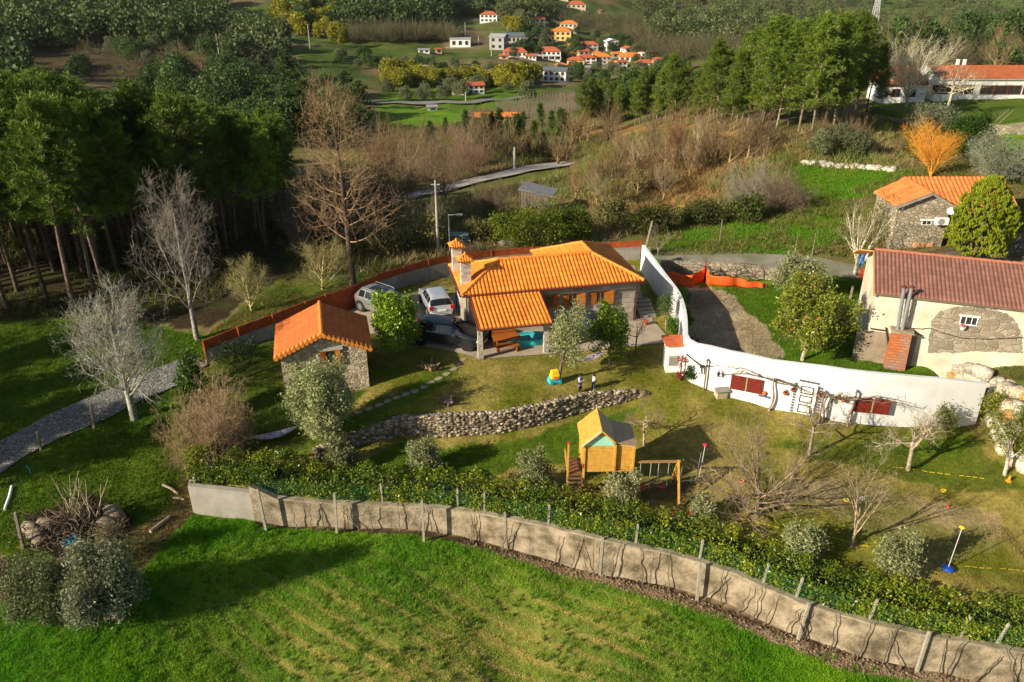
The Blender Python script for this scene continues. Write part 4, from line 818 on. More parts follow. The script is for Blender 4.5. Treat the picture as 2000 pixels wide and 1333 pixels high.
# patch of bare granite in the render, an irregular rounded field
xa,za = nf.hy(1815,655,0); xb,zb_ = nf.hy(1990,650,0); zt_ = nf.hy(1900,600,0)[1]; zb2 = nf.hy(1850,690,0)[1]
pts = [(nf.hy(a,b_,0)) for a,b_ in ((1812,690),(1818,628),(1832,611),(1850,603),(1880,599),(1915,600),(1950,606),(1975,618),(1988,634),(1996,652),(1998,690),(1960,688),(1900,686),(1860,690))]
nb = 7; fine = []
for i in range(len(pts)):
 p,q = pts[i],pts[(i + 1) % len(pts)]
 for k in range(nb): t = k / nb; fine.append((p[0] + (q[0] - p[0]) * t + rr.uniform(-.05,.05),p[1] + (q[1] - p[1]) * t + rr.uniform(-.05,.05)))
nm = MB(); n = len(fine); nm.add([(x,-.012,z) for x,z in fine] + [(x,.02,z) for x,z in fine],[tuple(range(n))] + [(i,(i + 1) % n,n + (i + 1) % n,n + i) for i in range(n)]); nm.build("bare_stone",stonemat("bare_granite",(.20,.165,.12),(.36,.31,.23),(.40,.34,.25),2.6,'rubble',.8,.03,stain=(.12,.1,.07),stainamt=.3),nh)
lw = MB(); q0 = nf.hy(1684,704,0)[0]; zz = nf.hy(1690,645,0)[1]; lw.box(((nf.hy(1745,690,0)[0] + .05) / 2 + .2,-.008,(zz - .6) / 2),(nf.hy(1815,690,0)[0] - .2,.03,zz + .6)); lw.build("lower_render",mat("weathered_render",(.20,.16,.11),.95,(.32,.26,.18),1.3,.4,10),nh)
x0,z1 = nf.hy(1877,616,0); x1,z0 = nf.hy(1907,637,0); window(nh,nf,x0,x1,z0,z1,-.01,whitep,(3,1),fw=.05)
MB().box(((x0 + x1) / 2,-.05,z1 + .03),(x1 - x0 + .16,.14,.06)).build("shutter_box",whitep,nh)
# brick chimney base and the flues
xb0 = nf.hy(1728,700,-.4)[0]; xb1 = nf.hy(1768,712,-.4)[0]; zt = nf.hy(1750,645,-.4)[1]
brick = stonemat("red_brick",(.40,.10,.03),(.58,.17,.045),(.20,.16,.12),1,'course',.8,.05,.34,.17,(.25,.22,.19),.75)
ch1 = MB(); ch1.box(((xb0 + xb1) / 2,-.4,(zt - .4) / 2),(xb1 - xb0,.8,zt + .4),top=.86); ch1.build("brick_hearth",brick,nh)
MB().box(((xb0 + xb1) / 2,-.4,zt + .03),(xb1 - xb0 + .06,.85,.07)).build("hearth_slab",conc,nh)
for (a,b_),(c,d) in (((1753,645),(1766,562)),((1762,645),(1781,562))):
 xx,zz0 = nf.hy(a,b_,-.42); x2,zz2 = nf.hy(c,d,-.42); m = MB(); m.tube([(xx,-.42,zz0),(x2,-.42,zz2)],.10,12)
 for i in range(1,6): t = i / 6; m.tube([(xx + (x2 - xx) * t,-.42,zz0 + (zz2 - zz0) * t - .03),(xx + (x2 - xx) * t,-.42,zz0 + (zz2 - zz0) * t + .03)],.115,12)
 f = m.build("flue",steel,nh); MB().lathe((x2,-.42,zz2),[(.12,-.02),(.17,.0),(.17,.03),(.05,.12)],12).build("cowl",mat("rusty_cowl",(.10,.035,.02),.8),f)
for (a,b_),(c,d) in (((1700,642),(1730,646)),((1730,640),(1738,700)),((1770,645),(1800,655))):
 p = nf.hy(a,b_,-.1); q = nf.hy(c,d,-.1); MB().beam((p[0],-.1,p[1]),(q[0],-.12,q[1]),.06).build("bracket",iron,nh)
cb = MB(); pr = None
for a,b_ in ((1776,641),(1800,643),(1816,641),(1840,650),(1880,661),(1930,663),(1990,660),(2040,664)):
 x,z = nf.hy(a,b_,-.06)
 if pr: cb.tube([(pr[0],-.06,pr[1]),(x,-.06,z)],.022,5)
 pr = (x,z)
cb.build("cable",iron,nh)
bk = thing("hanging_basket","white flower basket hanging under the small window in the granite patch","basket",nf.w(nf.hy(1881,638,-.12)[0],-.14,nf.hy(1881,640,-.12)[1]),nf.rz)
MB().lathe((0,0,-.12),[(.10,0),(.16,.15),(.17,.17)],12).build("basket",whitep,bk); V,F,C = leaves(np.random.default_rng(2),[(0,0,.08)],.06,90,.06,[(.4,.1,.12),(.5,.3,.3)],.7); link("flowers",rawmesh("fl",V,F,C),foliage,bk)
# ---- stone house beyond with air conditioner
g0 = G(1738,503); A2 = P(1751,404,4.6); B2 = P(1867,404,4.6); tf = Fr((g0.x,g0.y,0),B2 - A2,0.0); a2 = tf.loc(A2); b2 = tf.loc(B2); c2 = tf.loc(P(1744,376,4.6))
tf = Fr((A2.x,A2.y,0),B2 - A2,0.0); W2_ = (B2 - A2).length; D2_ = max(4.0,tf.loc(P(1744,376,4.6)).y)
AP = tf.hy(1823,378,.0)[1]; AX = tf.hy(1823,378,.0)[0]; gb = gz(g0.x,g0.y) - .5
th = thing("stone_house","two-storey old granite house with weathered orange roof, air conditioner and blocked door","house",tf.o,tf.rz)
w = MB(); w.add([(.25,.25,gb),(W2_ - .25,.25,gb),(W2_ - .25,D2_,gb),(.25,D2_,gb),(.25,.25,4.55),(W2_ - .25,.25,4.55),(W2_ - .25,D2_,4.55),(.25,D2_,4.55),(AX,.25,AP - .1),(AX,D2_,AP - .1)],[(0,3,2,1),(0,1,5,8,4),(1,2,6,5),(2,3,7,9,6),(3,0,4,7),(4,8,9,7),(5,6,9,8)]); w.build("wall",granwall,th)
f1 = [(0,0,4.55),(AX,0,AP),(AX,D2_ + .4,AP),(0,D2_ + .2,4.55)]; f2 = [(W2_,0,4.55),(AX,0,AP),(AX,D2_ + .4,AP),(W2_,D2_ + .2,4.55)]
ro = MB().slab([(a,b_,c - .03) for a,b_,c in f1],.08,Vector((-.4,0,1)).normalized()).slab([(a,b_,c - .03) for a,b_,c in f2],.08,Vector((.4,0,1)).normalized()).build("roof",concg,th)
OT = tilemat("aged_orange_tiles",(.74,.24,.06),(.60,.17,.045),(.26,.09,.04),.75,.7,.3)
tiled("roof_tiles",f1,(f1[0],f1[3]),OT,ro,tw=.24); tiled("roof_tiles",f2,(f2[0],f2[3]),OT,ro,tw=.24)
# side wing with the long slope facing the camera
wx1,wz1 = tf.hy(1993,415,1.5); wr = tf.loc(P(1993,371,5.5)); WR_ = AP - .02; f3 = [(AX + .4,1.5,wz1),(wx1,1.5,wz1),(wx1,D2_ + .8,WR_),(AX,D2_ + .8,WR_)]
f4 = [(AX + .4,D2_ * 2 + .2,wz1),(wx1,D2_ * 2 + .2,wz1),(wx1,D2_ + .8,WR_),(AX,D2_ + .8,WR_)]
MB().add([(W2_ - .3,1.9,gb),(wx1 - .2,1.9,gb),(wx1 - .2,D2_ * 2 - .2,gb),(W2_ - .3,D2_ * 2 - .2,gb),(W2_ - .3,1.9,wz1),(wx1 - .2,1.9,wz1),(wx1 - .2,D2_ * 2 - .2,wz1),(W2_ - .3,D2_ * 2 - .2,wz1),(W2_ - .3,D2_ + .8,WR_ - .1),(wx1 - .2,D2_ + .8,WR_ - .1)],[(0,1,5,4),(1,2,6,9,5),(2,3,7,6),(3,0,4,8,7),(4,5,9,8),(6,7,8,9)]).build("side_wall",mat("grey_render",(.22,.22,.22),.9,(.15,.15,.15),2,.3,12),th)
r3 = MB().slab([(a,b_,c - .05) for a,b_,c in f3],.08).slab([(a,b_,c - .05) for a,b_,c in f4],.08,Vector((0,.3,1)).normalized()).build("side_roof",concg,th); tiled("roof_tiles",f3,(f3[0],f3[1]),OT,r3,tw=.34,amp=.05); tiled("roof_tiles",f4,(f4[0],f4[1]),OT,r3,tw=.34,amp=.05)
for s in (0,W2_): MB().beam((s,-.02,4.5),(AX,-.02,AP - .06),.08,.16).build("verge_board",concg,th)
x0,z1 = tf.hy(1801,431,.25); x1,z0 = tf.hy(1818,440,.25); window(th,tf,x0,x1,z0,z1,.25,whitep,(2,1),fw=.05); MB().box(((x0 + x1) / 2,.2,z1 + .06),(x1 - x0 + .3,.16,.1)).build("shutter_box",whitep,th)
x0,z1 = tf.hy(1785,474,.25); x1,z0 = tf.hy(1815,503,.25); MB().box(((x0 + x1) / 2,.22,(z0 + z1) / 2),(x1 - x0,.1,z1 - z0)).build("blocked_door",stonemat("orange_brick",(.62,.27,.11),(.75,.38,.17),(.5,.35,.25),1,'course',.5,.04,.33,.2),th)
x0,z1 = tf.hy(1829,426,.0); x1,z0 = tf.hy(1850,439,.0); ac = thing("air_conditioner","white air conditioner unit fixed on the old granite gable","air conditioner",tf.w((x0 + x1) / 2,.02,(z0 + z1) / 2),tf.rz)
MB().box((0,0,0),(x1 - x0,.34,z1 - z0)).build("housing",whitep,ac); MB().tube([(-.12,-.19,0),(-.12,-.171,0)],.24,18).build("fan_grille",mat("grey_plastic",(.3,.3,.3),.5),ac)
dish = thing("satellite_dish","white satellite dish on the corner of the old granite gable","satellite dish",tf.w(W2_ - .35,-.1,tf.hy(1862,412,0)[1]),tf.rz)
MB().lathe((0,0,0),[(.02,0),(.14,.03),(.26,.10)],16).build("reflector",whitep,dish).rotation_euler = (R(70),0,R(-30)); MB().beam((0,0,0),(0,.3,-.1),.04).build("arm",iron,dish)
# ---- school
g3 = G(1822,198); zf = Fr((g3.x,g3.y,0),Vector((1,.0,0)),0.0); sb = g3.z - .3
cx = [tf for tf in ()]; se = zf.hy(1900,154,-.3)[1]; XL = 0; XR = zf.hy(2085,154,0)[0]; sr2 = se + 2.1
for y in np.arange(2,6,.25):
 if abs(zf.hy(1900,128,y)[1] - sr2) < .25: SY = y
SY = 3.6; sr2 = zf.hy(1900,128,SY)[1]
sc_ = thing("school_building","long low white building with a weathered red roof and brown windows behind the terrace wall","building",zf.o,0)
w = MB(); w.add([(0,0,sb),(XR,0,sb),(XR,2 * SY,sb),(0,2 * SY,sb),(0,0,se),(XR,0,se),(XR,2 * SY,se),(0,2 * SY,se),(0,SY,sr2 - .1),(XR,SY,sr2 - .1)],[(0,1,5,4),(2,3,7,6),(1,2,6,9,5),(3,0,4,8,7),(4,5,9,8),(6,7,8,9)]); w.build("wall",mat("stained_white",(.82,.80,.74),.9,(.50,.46,.40),.7,.1,20,lo=.5,hi=.8),sc_)
f1 = [(-.1,-.35,se),(XR,-.35,se),(XR,SY,sr2),(-.1,SY,sr2)]; f2 = [(-.1,2 * SY + .35,se),(XR,2 * SY + .35,se),(XR,SY,sr2),(-.1,SY,sr2)]
ro = MB().slab([(a,b_,c - .04) for a,b_,c in f1],.1).slab([(a,b_,c - .04) for a,b_,c in f2],.1,Vector((0,.3,1)).normalized()).build("roof",white,sc_); tiled("roof_tiles",f1,(f1[0],f1[1]),OLDT,ro,tw=.26,amp=.04,res=4); tiled("roof_tiles",f2,(f2[0],f2[1]),OLDT,ro,tw=.26,amp=.04,res=4)
for a,b_,t,bo in ((1823,1845,166,184),(1850,1869,166,184),(1877,1899,166,184),(1917,1938,167,185),(1943,1965,167,185),(1970,1992,167,185),(2000,2022,167,185)):
 x0,z1 = zf.hy(a,t,0); x1,z0 = zf.hy(b_,bo,0); window(sc_,zf,x0,x1,z0,z1,0,mat("brown_paint",(.16,.04,.025),.6),(2,2),fw=.09)
for px in (1873,1886): x,z = zf.hy(px,122,SY); MB().box((x,SY + .3,z - .3),(.35,.35,1.3)).build("vent",white,sc_)
# annexe with the dark porch
an = thing("school_annexe","shaded lower wing with a dark sloping roof left of the long white building","building",zf.w(-7.3,-.4),0)
MB().prism([(0,0),(5.9,0),(5.9,5),(0,5)],sb,sb + 2.7).build("wall",MATS["stained_white"],an)
ar = MB().slab([(-.3,-.4,sb + 2.6),(6.1,-.4,sb + 2.6),(5,3,sb + 4.7),(1.2,3,sb + 4.7)],.1).slab([(-.3,5.4,sb + 2.6),(6.1,5.4,sb + 2.6),(5,3,sb + 4.7),(1.2,3,sb + 4.7)],.1,Vector((0,.5,1)).normalized()).slab([(-.3,-.4,sb + 2.6),(1.2,3,sb + 4.7),(-.3,5.4,sb + 2.6)],.1,Vector((-1,0,1)).normalized()).build("roof",OLDT,an)
for x in (1.2,3.4): window(an,zf,x,x + 1.1,sb + .9,sb + 2.0,0,MATS["brown_paint"],(2,2))
# ------------------------------------------------------------------ walls and fences
def top_height(base,line):
 """height above base where the vertical through it meets a line of the photo"""
 b = Vector(base); lo,hi = .2,7
 for _ in range(40):
  m = (lo + hi) / 2; x,y,z = proj(b.x,b.y,b.z + m); yl = np.interp(x,[p[0] for p in line],[p[1] for p in line]);
  if y > yl: lo = m
  else: hi = m
 return (lo + hi) / 2
def dens(pts,step):
 out = []
 for i in range(len(pts) - 1):
  a,b = Vector(pts[i]),Vector(pts[i + 1]); n = max(1,int((b - a).length / step))
  for k in range(n): out.append(a + (b - a) * (k / n))
 out.append(Vector(pts[-1])); return out
def wallmesh(name,base,tops,thick,m,parent=None,under=.5,side=1,cap=0.0):
 """base: Vectors along the face; tops: world z; thickness to the left (side=1) of the direction"""
 V = []; F = []; n = len(base)
 for i,p in enumerate(base):
  d = (base[min(i + 1,n - 1)] - base[max(i - 1,0)]); d.z = 0; d.normalize(); nn = Vector((-d.y,d.x,0)) * side * thick
  V += [(p.x,p.y,p.z - under),(p.x,p.y,tops[i]),(p.x + nn.x,p.y + nn.y,tops[i]),(p.x + nn.x,p.y + nn.y,p.z - under)]
 for i in range(n - 1):
  k = i * 4
  for j in range(3): F.append((k + j,k + 4 + j,k + 5 + j,k + 1 + j))
 mb = MB(); mb.add(V,F); mb.add(V[:4],[(0,1,2,3)]); mb.add(V[-4:],[(3,2,1,0)]); return mb.build(name,m,parent,world=parent is not None)
# white boundary wall
bpx = [(1345,743),(1373,760),(1415,775),(1455,785),(1496,794),(1545,806),(1604,820),(1671,829),(1741,834),(1825,833),(1905,829)]
tpl = [(1330,661),(1338,664),(1405,685),(1496,701),(1580,715),(1671,727),(1755,734),(1860,743),(1946,752)]
wb = [G(*p) for p in bpx]; wt = [p.z + top_height(p,tpl) for p in wb]; print("white wall",[round(t - p.z,2) for t,p in zip(wt,wb)])
hh = .5 * (wt[0] + wt[1])
wt = [min(max(t,hh - .8),hh + .8) for t in wt]
farp = [P(a,b_,hh) for a,b_ in ((1333,668),(1337,640),(1334,605),(1324,572),(1300,542),(1278,512),(1254,479))]
far_b = [Vector((p.x,p.y,gz(p.x,p.y))) for p in farp]
allb = far_b[::-1] + wb; allt = [hh] * len(far_b) + wt; dt = [0]
for i in range(1,len(allb)): dt.append(dt[-1] + (allb[i] - allb[i - 1]).length)
db = []; tt_ = []
for i in range(len(allb) - 1):
 n = max(1,int((allb[i + 1] - allb[i]).length / .8))
 for k in range(n): t = k / n; p = allb[i].lerp(allb[i + 1],t); db.append(p); tt_.append(allt[i] * (1 - t) + allt[i + 1] * t)
db.append(allb[-1]); tt_.append(allt[-1])
WW_ = thing("boundary_wall","tall curved white rendered wall with dark red shutters mounted along it","wall",wb[0])
for _ in range(2): db = [db[0]] + [(db[i - 1] + db[i] * 2 + db[i + 1]) / 4 for i in range(1,len(db) - 1)] + [db[-1]]
wallmesh("wall",db,tt_,.22,white,WW_,side=1)
def on_wall(px,py,off=-.03):
 """point of the near white wall seen at a pixel, with the wall's direction there"""
 best = None
 for i in range(len(wb) - 1):
  fr = Fr(wb[i],wb[i + 1] - wb[i],0.0); x,z = fr.hy(px,py,off); Lw = Vector((wb[i + 1].x - wb[i].x,wb[i + 1].y - wb[i].y,0)).length; e = max(0,-x,x - Lw)
  if best is None or e < best[0]: best = (e,fr,x,z)
 return best[1],best[2],best[3]
for (a,b_,c,d,lab) in ((1429,734,1487,768,"red"),(1673,777,1735,809,"")):
 fr,x0,z1 = on_wall(a,b_); _,x1,z0 = fr,*fr.hy(c,d,-.03); g = thing("wall_shutters",("pair of dark red wooden shutters hung on the white wall nearest the small red-roofed hutch" if lab else "weathered maroon shutters on the white wall between the last two vine posts"),"shutters",fr.w((x0 + x1) / 2,0,(z0 + z1) / 2),fr.rz)
 W = x1 - x0; H_ = abs(fr.hy(a,d - (6 if lab else 4),-.03)[1] - z1)
 for s in (-1,1):
  m = MB(); pw = W / 2 - .07
  for i in range(4): m.box((s * (pw / 2 + .07),-.06,-H_ / 2 + H_ * (i + .5) / 4),(pw,.04,H_ / 4 - .012))
  m.build("shutter",dkred,g)
 MB().box((0,-.05,0),(.07,.03,H_)).build("centre_strip",mat("ochre_paint",(.5,.38,.18),.6,(.2,.08,.03),12),g)
fr,x0,z1 = on_wall(1568,748); x1,_z = fr.hy(1590,752,-.05); z0 = fr.hy(1566,808,-.05)[1]; g = thing("old_door","white panelled door with black trim leaning flat on the white wall","door",fr.w((x0 + x1) / 2,0,(z0 + z1) / 2),fr.rz); W = 1.0; H_ = min(2.3,abs(z1 - z0))
MB().box((0,-.06,0),(W,.06,H_)).build("panel",whitep,g)
for zc,hh_ in ((.3,.22),(0,.2),(-.32,.24)):
 m = MB()
 for s in (-1,1): m.box((s * .3,-.105,zc * H_),(.05,.03,hh_ * H_)); m.box((0,-.105,zc * H_ + s * hh_ * H_ / 2),(.65,.03,.05))
 m.build("moulding",iron,g)
m = MB()
for i in range(11): m.box((-W / 2 - .12,-.04,-H_ / 2 + H_ * (i + .3) / 11),(.1,.05,.1)); m.box((W / 2 + .12,-.04,-H_ / 2 + H_ * (i + .3) / 11),(.1,.05,.1))
for i in range(7): m.box((-W / 2 + W * (i + .5) / 7,-.04,H_ / 2 + .12),(.09,.05,.1))
m.build("tile_border",mat("slate_tiles",(.10,.10,.13),.6),g)
for i,(a,b_,lab) in enumerate(((1405,727,"dark lantern fixed on the white wall above the stone bench"),(1534,766,"rusty planter hung on the white wall right of the first vine"),(1550,760,"brown clay planter on the white wall beside the old door"),(1601,770,"small red planter on the white wall right of the old door"),(1623,778,"dark lamp bracket on the white wall beside the second vine"),(1632,776,"yellow brush mounted on the white wall beside the second vine"),(1646,779,"brown planter on the white wall left of the maroon shutters"))):
 fr,x,z = on_wall(a,b_,-.1); g = thing("wall_lantern" if i in (0,4) else "wall_planter" if i != 5 else "wall_brush",lab,"lantern" if i in (0,4) else "planter" if i != 5 else "brush",fr.w(x,-.02,z),fr.rz)
 if i in (0,4): MB().beam((0,0,.1),(0,-.2,.1),.04).build("bracket",iron,g); MB().lathe((0,-.2,-.22),[(.05,0),(.09,.16),(.10,.2),(.03,.3)],8).build("lamp",iron,g)
 elif i == 5: MB().beam((-.1,-.06,-.12),(.1,-.06,.14),.14,.05).build("bristles",mat("straw",(.5,.36,.12),.9),g); MB().beam((.1,-.06,.14),(.2,-.06,.3),.04).build("handle",wood,g)
 else: MB().lathe((0,-.14,-.16),[(.06,0),(.13,.12),(.14,.14),(.1,.15)],10).build("vessel",MATS["terracotta"],g); V,F,C = leaves(np.random.default_rng(i),[(0,-.14,.06)],.05,40,.06,[(.25,.06,.02),(.12,.09,.03)],.5); link("plant",rawmesh("pl",V,F,C),foliage,g)
fr,x,z = on_wall(1500,773,-.15); g = thing("wall_shelf","small blue shelf with a brown pot on the white wall left of the first vine","shelf",fr.w(x - .2,-.02,z - .1),fr.rz)
MB().box((0,-.12,0),(.6,.2,.06)).build("board",mat("blue_paint",(.06,.12,.28),.5),g); MB().lathe((0,-.12,.04),[(.08,0),(.15,.2),(.1,.26)],10).build("pot",MATS["terracotta"],g)
# pergola posts along the wall, each with a short arm
for i,(bx,by,tx,ty,lab) in enumerate(((1373,757,1383,705,"first slim post in front of the white wall nearest the hutch"),(1596,818,1612,775,"dark post by the second vine at the white wall"),(1656,826,1668,767,"leaning post left of the maroon shutters"),(1825,832,1838,800,"last short post by the white wall near the corner"))):
 p = G(bx,by); p = p + Vector((0,-.25,0)); h = top_height(p,[(tx - 200,ty),(tx + 200,ty)]); h = min(h,2.4); g = thing("pergola_post",lab,"post",p)
 MB().tube([(0,0,-.1),(0,0,h)],[.05,.045],8).build("pole",greyw,g); MB().beam((-.05,-.05,h),(.3,.5,h + .05),.09).build("arm",greyw,g)
ww2 = G(1335,700); g = thing("post_shadow","black three-bladed propeller hung on the white wall near the hutch","shadow",(0,0,0)); fr,x,z = on_wall(1371,716,-.1); g.location = fr.w(x,-.06,z); g.rotation_euler = (0,0,fr.rz)  # black bars model the cast shadow of a post and its board
for a,ln in ((162,1.15),(28,.5),(-80,.45)): MB().beam((0,-.06,0),(math.cos(R(a)) * ln,-.06,math.sin(R(a)) * ln),.10,.03,up=(0,0,1)).build("shadow_bar",iron,g)
MB().tube([(0,0,0),(0,-.14,0)],.1,10).build("shadow_centre",iron,g)
# hutch at the corner
hb = G(1316,728); hu = thing("garden_hutch","little white masonry hutch with a flat terracotta lid at the bend of the white wall","hutch",hb,R(2))
hz = top_height(hb,[(1200,676),(1400,676)]); MB().box((0,.5,hz / 2 - .1),(.95,1.0,hz + .2)).build("wall",white,hu); MB().box((0,.55,hz + .06),(1.25,1.35,.1)).build("roof",mat("terracotta_slab",(.62,.16,.05),.7,(.45,.10,.04),2,.2,20),hu); MB().box((-.1,-.02,hz * .45),(.5,.04,.6)).build("door",concg,hu)
bh = G(1407,775); g = thing("stone_bench","small pale stone box with a grey gabled lid on the grass by the white wall","box",bh,.2); MB().box((0,0,.2),(.6,.45,.5)).build("body",mat("pale_stone",(.55,.45,.28),.9,(.4,.33,.2),6,.3),g); MB().slab([(-.42,-.3,.44),(.42,-.3,.44),(.42,0,.62),(-.42,0,.62)],.04).slab([(-.42,.3,.44),(.42,.3,.44),(.42,0,.62),(-.42,0,.62)],.04,Vector((0,.5,1)).normalized()).build("lid",concg,g)
# rust steel and block wall at the back
fb = [(404,712),(470,684),(537,659),(600,633),(640,618),(700,598),(743,575),(790,560),(838,548),(880,540),(960,527),(1040,520),(1100,517),(1180,511),(1250,506)]
ft = [(395,678),(405,672),(537,620),(632,579),(742,540),(780,524),(830,509),(880,499),(960,491),(1040,487),(1100,484),(1180,479),(1256,474)]
base = [G(*p) for p in fb]; top = [p.z + top_height(p,ft) for p in base]; print("fence",[round(t - p.z,2) for t,p in zip(top,base)])
top = [p.z + min(max(t - p.z,1.5),2.3) for t,p in zip(top,base)]
bw_ = thing("back_fence","long curved grey block wall topped with rust coloured steel panels behind the drive","fence",base[7])
def sub(i0,i1,f0,f1,m,name,thick,off=0.0):
 b2 = []; t2 = []
 for i in range(i0,i1 + 1):
  p = base[i].copy(); h = top[i] - p.z; p.z += h * f0 if f0 > 0 else 0; b2.append(p); t2.append(base[i].z + h * f1)
 d = (b2[1] - b2[0]); d.z = 0; nrm = Vector((-d.y,d.x,0)).normalized() * off
 return wallmesh(name,[p + nrm for p in b2],t2,thick,m,bw_,under=.4 if f0 == 0 else 0)
sub(0,4,0,.58,concg,"block_wall",.2); sub(6,14,0,.66,concg,"block_wall",.2)
for i in list(range(0,4)) + list(range(6,14)): sub(i,i + 1,.582 if i < 5 else .662,1,corten,"steel_panel",.05,.06)
for i in range(15):
 if i == 5: continue
 p = base[i]; MB().box((p.x,p.y + .06,(p.z + top[i]) / 2 + .15),(.10,.10,top[i] - p.z - .2)).build("fence_post",corten,bw_,world=True)
gt = thing("driveway_gate","tall rust coloured steel gate closing the paved drive beside the grey car","gate",base[5])
for i in (4,5):
 a,b_ = base[i],base[i + 1]; n = 14; d = (b_ - a) / n; m = MB();
 for k in range(n):
  p = a + d * (k + .5); h = (top[i] + (top[i + 1] - top[i]) * (k + .5) / n) - p.z; m.box((p.x,p.y,p.z + h / 2),(d.length * .93,.05,h),rz=math.atan2(d.y,d.x))
 m.build("gate_panel",corten,gt,world=True)
# retaining wall of field stones
def stone_blob(rg,c,s,n=0):
 import itertools
 v = rnd_unit(rg,1)
 return None
ICO = None
def ico():
 global ICO
 if ICO is None:
  bm = bmesh.new(); bmesh.ops.create_icosphere(bm,subdivisions=1,radius=1); ICO = (np.array([v.co[:] for v in bm.verts]),np.array([[v.index for v in f.verts] for f in bm.faces])); bm.free()
 return ICO
def stones(centres,sizes,cols,seed,axes=None,sq=(1,1,1)):
 rg = np.random.default_rng(seed); v0,f0 = ico(); n = len(centres); k = len(v0); V = np.tile(v0[None],(n,1,1)) * (1 + rg.uniform(-.22,.22,(n,k,1))); V = np.sign(V) * np.abs(V) ** .55
 V *= np.array(sizes)[:,None,:] if np.ndim(sizes) == 2 else np.array(sizes)[:,None,None] * np.array(sq)
 if axes is not None: ang = np.asarray(axes); c,s = np.cos(ang)[:,None],np.sin(ang)[:,None]; x = V[...,0] * c - V[...,1] * s; y = V[...,0] * s + V[...,1] * c; V[...,0] = x; V[...,1] = y
 V += np.array(centres)[:,None]; F = (f0[None] + (np.arange(n) * k)[:,None,None]).reshape(-1,3); cc = np.array(cols)[rg.integers(0,len(cols),n)] * rg.uniform(.75,1.25,(n,1)); return V.reshape(-1,3),F,np.repeat(cc,k,0)
stonem = leafmat("field_stone",(1,1,1),.95,0)
sN,sL = nodes(stonem); tcn = sN.new("ShaderNodeTexCoord"); nzn = sN.new("ShaderNodeTexNoise"); nzn.inputs["Scale"].default_value = 9; nzn.inputs["Detail"].default_value = 8; sL.new(tcn.outputs["Object"],nzn.inputs["Vector"])
mxs = [n for n in sN if n.type == 'MIX'][0]; mrn = sN.new("ShaderNodeMapRange"); mrn.inputs[1].default_value = .3; mrn.inputs[2].default_value = .7; mrn.inputs[3].default_value = .5; mrn.inputs[4].default_value = 1.4; sL.new(nzn.outputs[0],mrn.inputs[0])
vms = sN.new("ShaderNodeVectorMath"); vms.operation = 'SCALE'; sL.new(mxs.outputs[2],vms.inputs[0]); sL.new(mrn.outputs[0],vms.inputs["Scale"]); sL.new(vms.outputs[0],sN["Principled BSDF"].inputs["Base Color"])
bpn = sN.new("ShaderNodeBump"); bpn.inputs["Strength"].default_value = .7; bpn.inputs["Distance"].default_value = .05; sL.new(nzn.outputs[0],bpn.inputs["Height"]); sL.new(bpn.outputs[0],sN["Principled BSDF"].inputs["Normal"])
w2b = [P(a,b_,h) for a,b_,h,d in W2[1:-1]]; w2b = [Vector((p.x,p.y,gz(p.x,p.y) if 0 else p.z)) for p in w2b]
w2t = [(600,885),(640,874),(700,846),(780,817),(850,812),(950,812),(1030,800),(1120,775),(1200,763),(1262,768),(1300,768)]
w2h = [max(.15,min(1.6,top_height(p,w2t))) for p in w2b]; print("w2",[round(h,2) for h in w2h])
rw = thing("retaining_wall","curved dry-stone retaining wall dividing the two lawns","wall",w2b[4])
wallmesh("core",w2b,[p.z + h - .06 for p,h in zip(w2b,w2h)],.42,mat("wall_earth",(.12,.09,.06),.95),rw)
rg = np.random.default_rng(12); cs = []; ss = []; an_ = []
dd = [0]
for i in range(1,len(w2b)): dd.append(dd[-1] + (w2b[i] - w2b[i - 1]).length)
s = 0
while s < dd[-1]:
 i = min(np.searchsorted(dd,s,side='right') - 1,len(w2b) - 2); t = (s - dd[i]) / (dd[i + 1] - dd[i]); p = w2b[i].lerp(w2b[i + 1],t); h = w2h[i] * (1 - t) + w2h[i + 1] * t; d = w2b[i + 1] - w2b[i]; a = math.atan2(d.y,d.x); nn = Vector((-math.sin(a),math.cos(a),0)); z = 0
 while z < h:
  r = rg.uniform(.055,.12); q = p + nn * rg.uniform(0,.1); cs.append((q.x + rg.normal() * .03,q.y,q.z + min(z + r * .7,h))); ss.append((r * 1.35,r,r * .75)); an_.append(a); z += r * 1.3
 for k in range(2): q = p + nn * (.10 + .16 * k) ; r = rg.uniform(.06,.11); cs.append((q.x,q.y,p.z + h - .03)); ss.append((r * 1.2,r,r * .7)); an_.append(a)
 s += rg.uniform(.12,.22)
V,F,C = stones(np.array(cs) - np.array(rw.location),np.array(ss),[(.18,.145,.10),(.26,.21,.14),(.13,.105,.075),(.32,.27,.19)],4,np.array(an_)); link("stones",rawmesh("stones",V,F,C,smooth=False),stonem,rw)
# front concrete wall with posts and netting
W1b = [P(a,b_,h) for a,b_,h,d in W1[2:]]
W1t = [(372,950),(497,950),(499,972),(650,983),(800,988.6),(955,1004),(1070,1030),(1175,1051.6),(1300,1083),(1347,1087),(1405,1111),(1475,1139),(1591,1188),(1720,1223),(1860,1250),(2000,1276),(2600,1380)]
W1p = dens([tuple(p) for p in W1b],1.2); hts = [top_height(p,W1t) for p in W1p]; nx_ = 4
i4 = min(range(len(W1p)),key=lambda i: (W1p[i] - W1b[1]).length)
hts = [hts[i] if i <= i4 else .5 * hts[i] + .25 * (hts[max(i - 1,i4 + 1)] + hts[min(i + 1,len(hts) - 1)]) for i in range(len(hts))]; print("W1",[round(h,2) for h in hts[:60:5]])
gwall = thing("garden_wall","long grey concrete wall stained and crossed by bare vine stems along the field","wall",W1b[4])
wallmesh("wall",W1p[i4:],[p.z + h for p,h in zip(W1p[i4:],hts[i4:])],.26,conc,gwall)
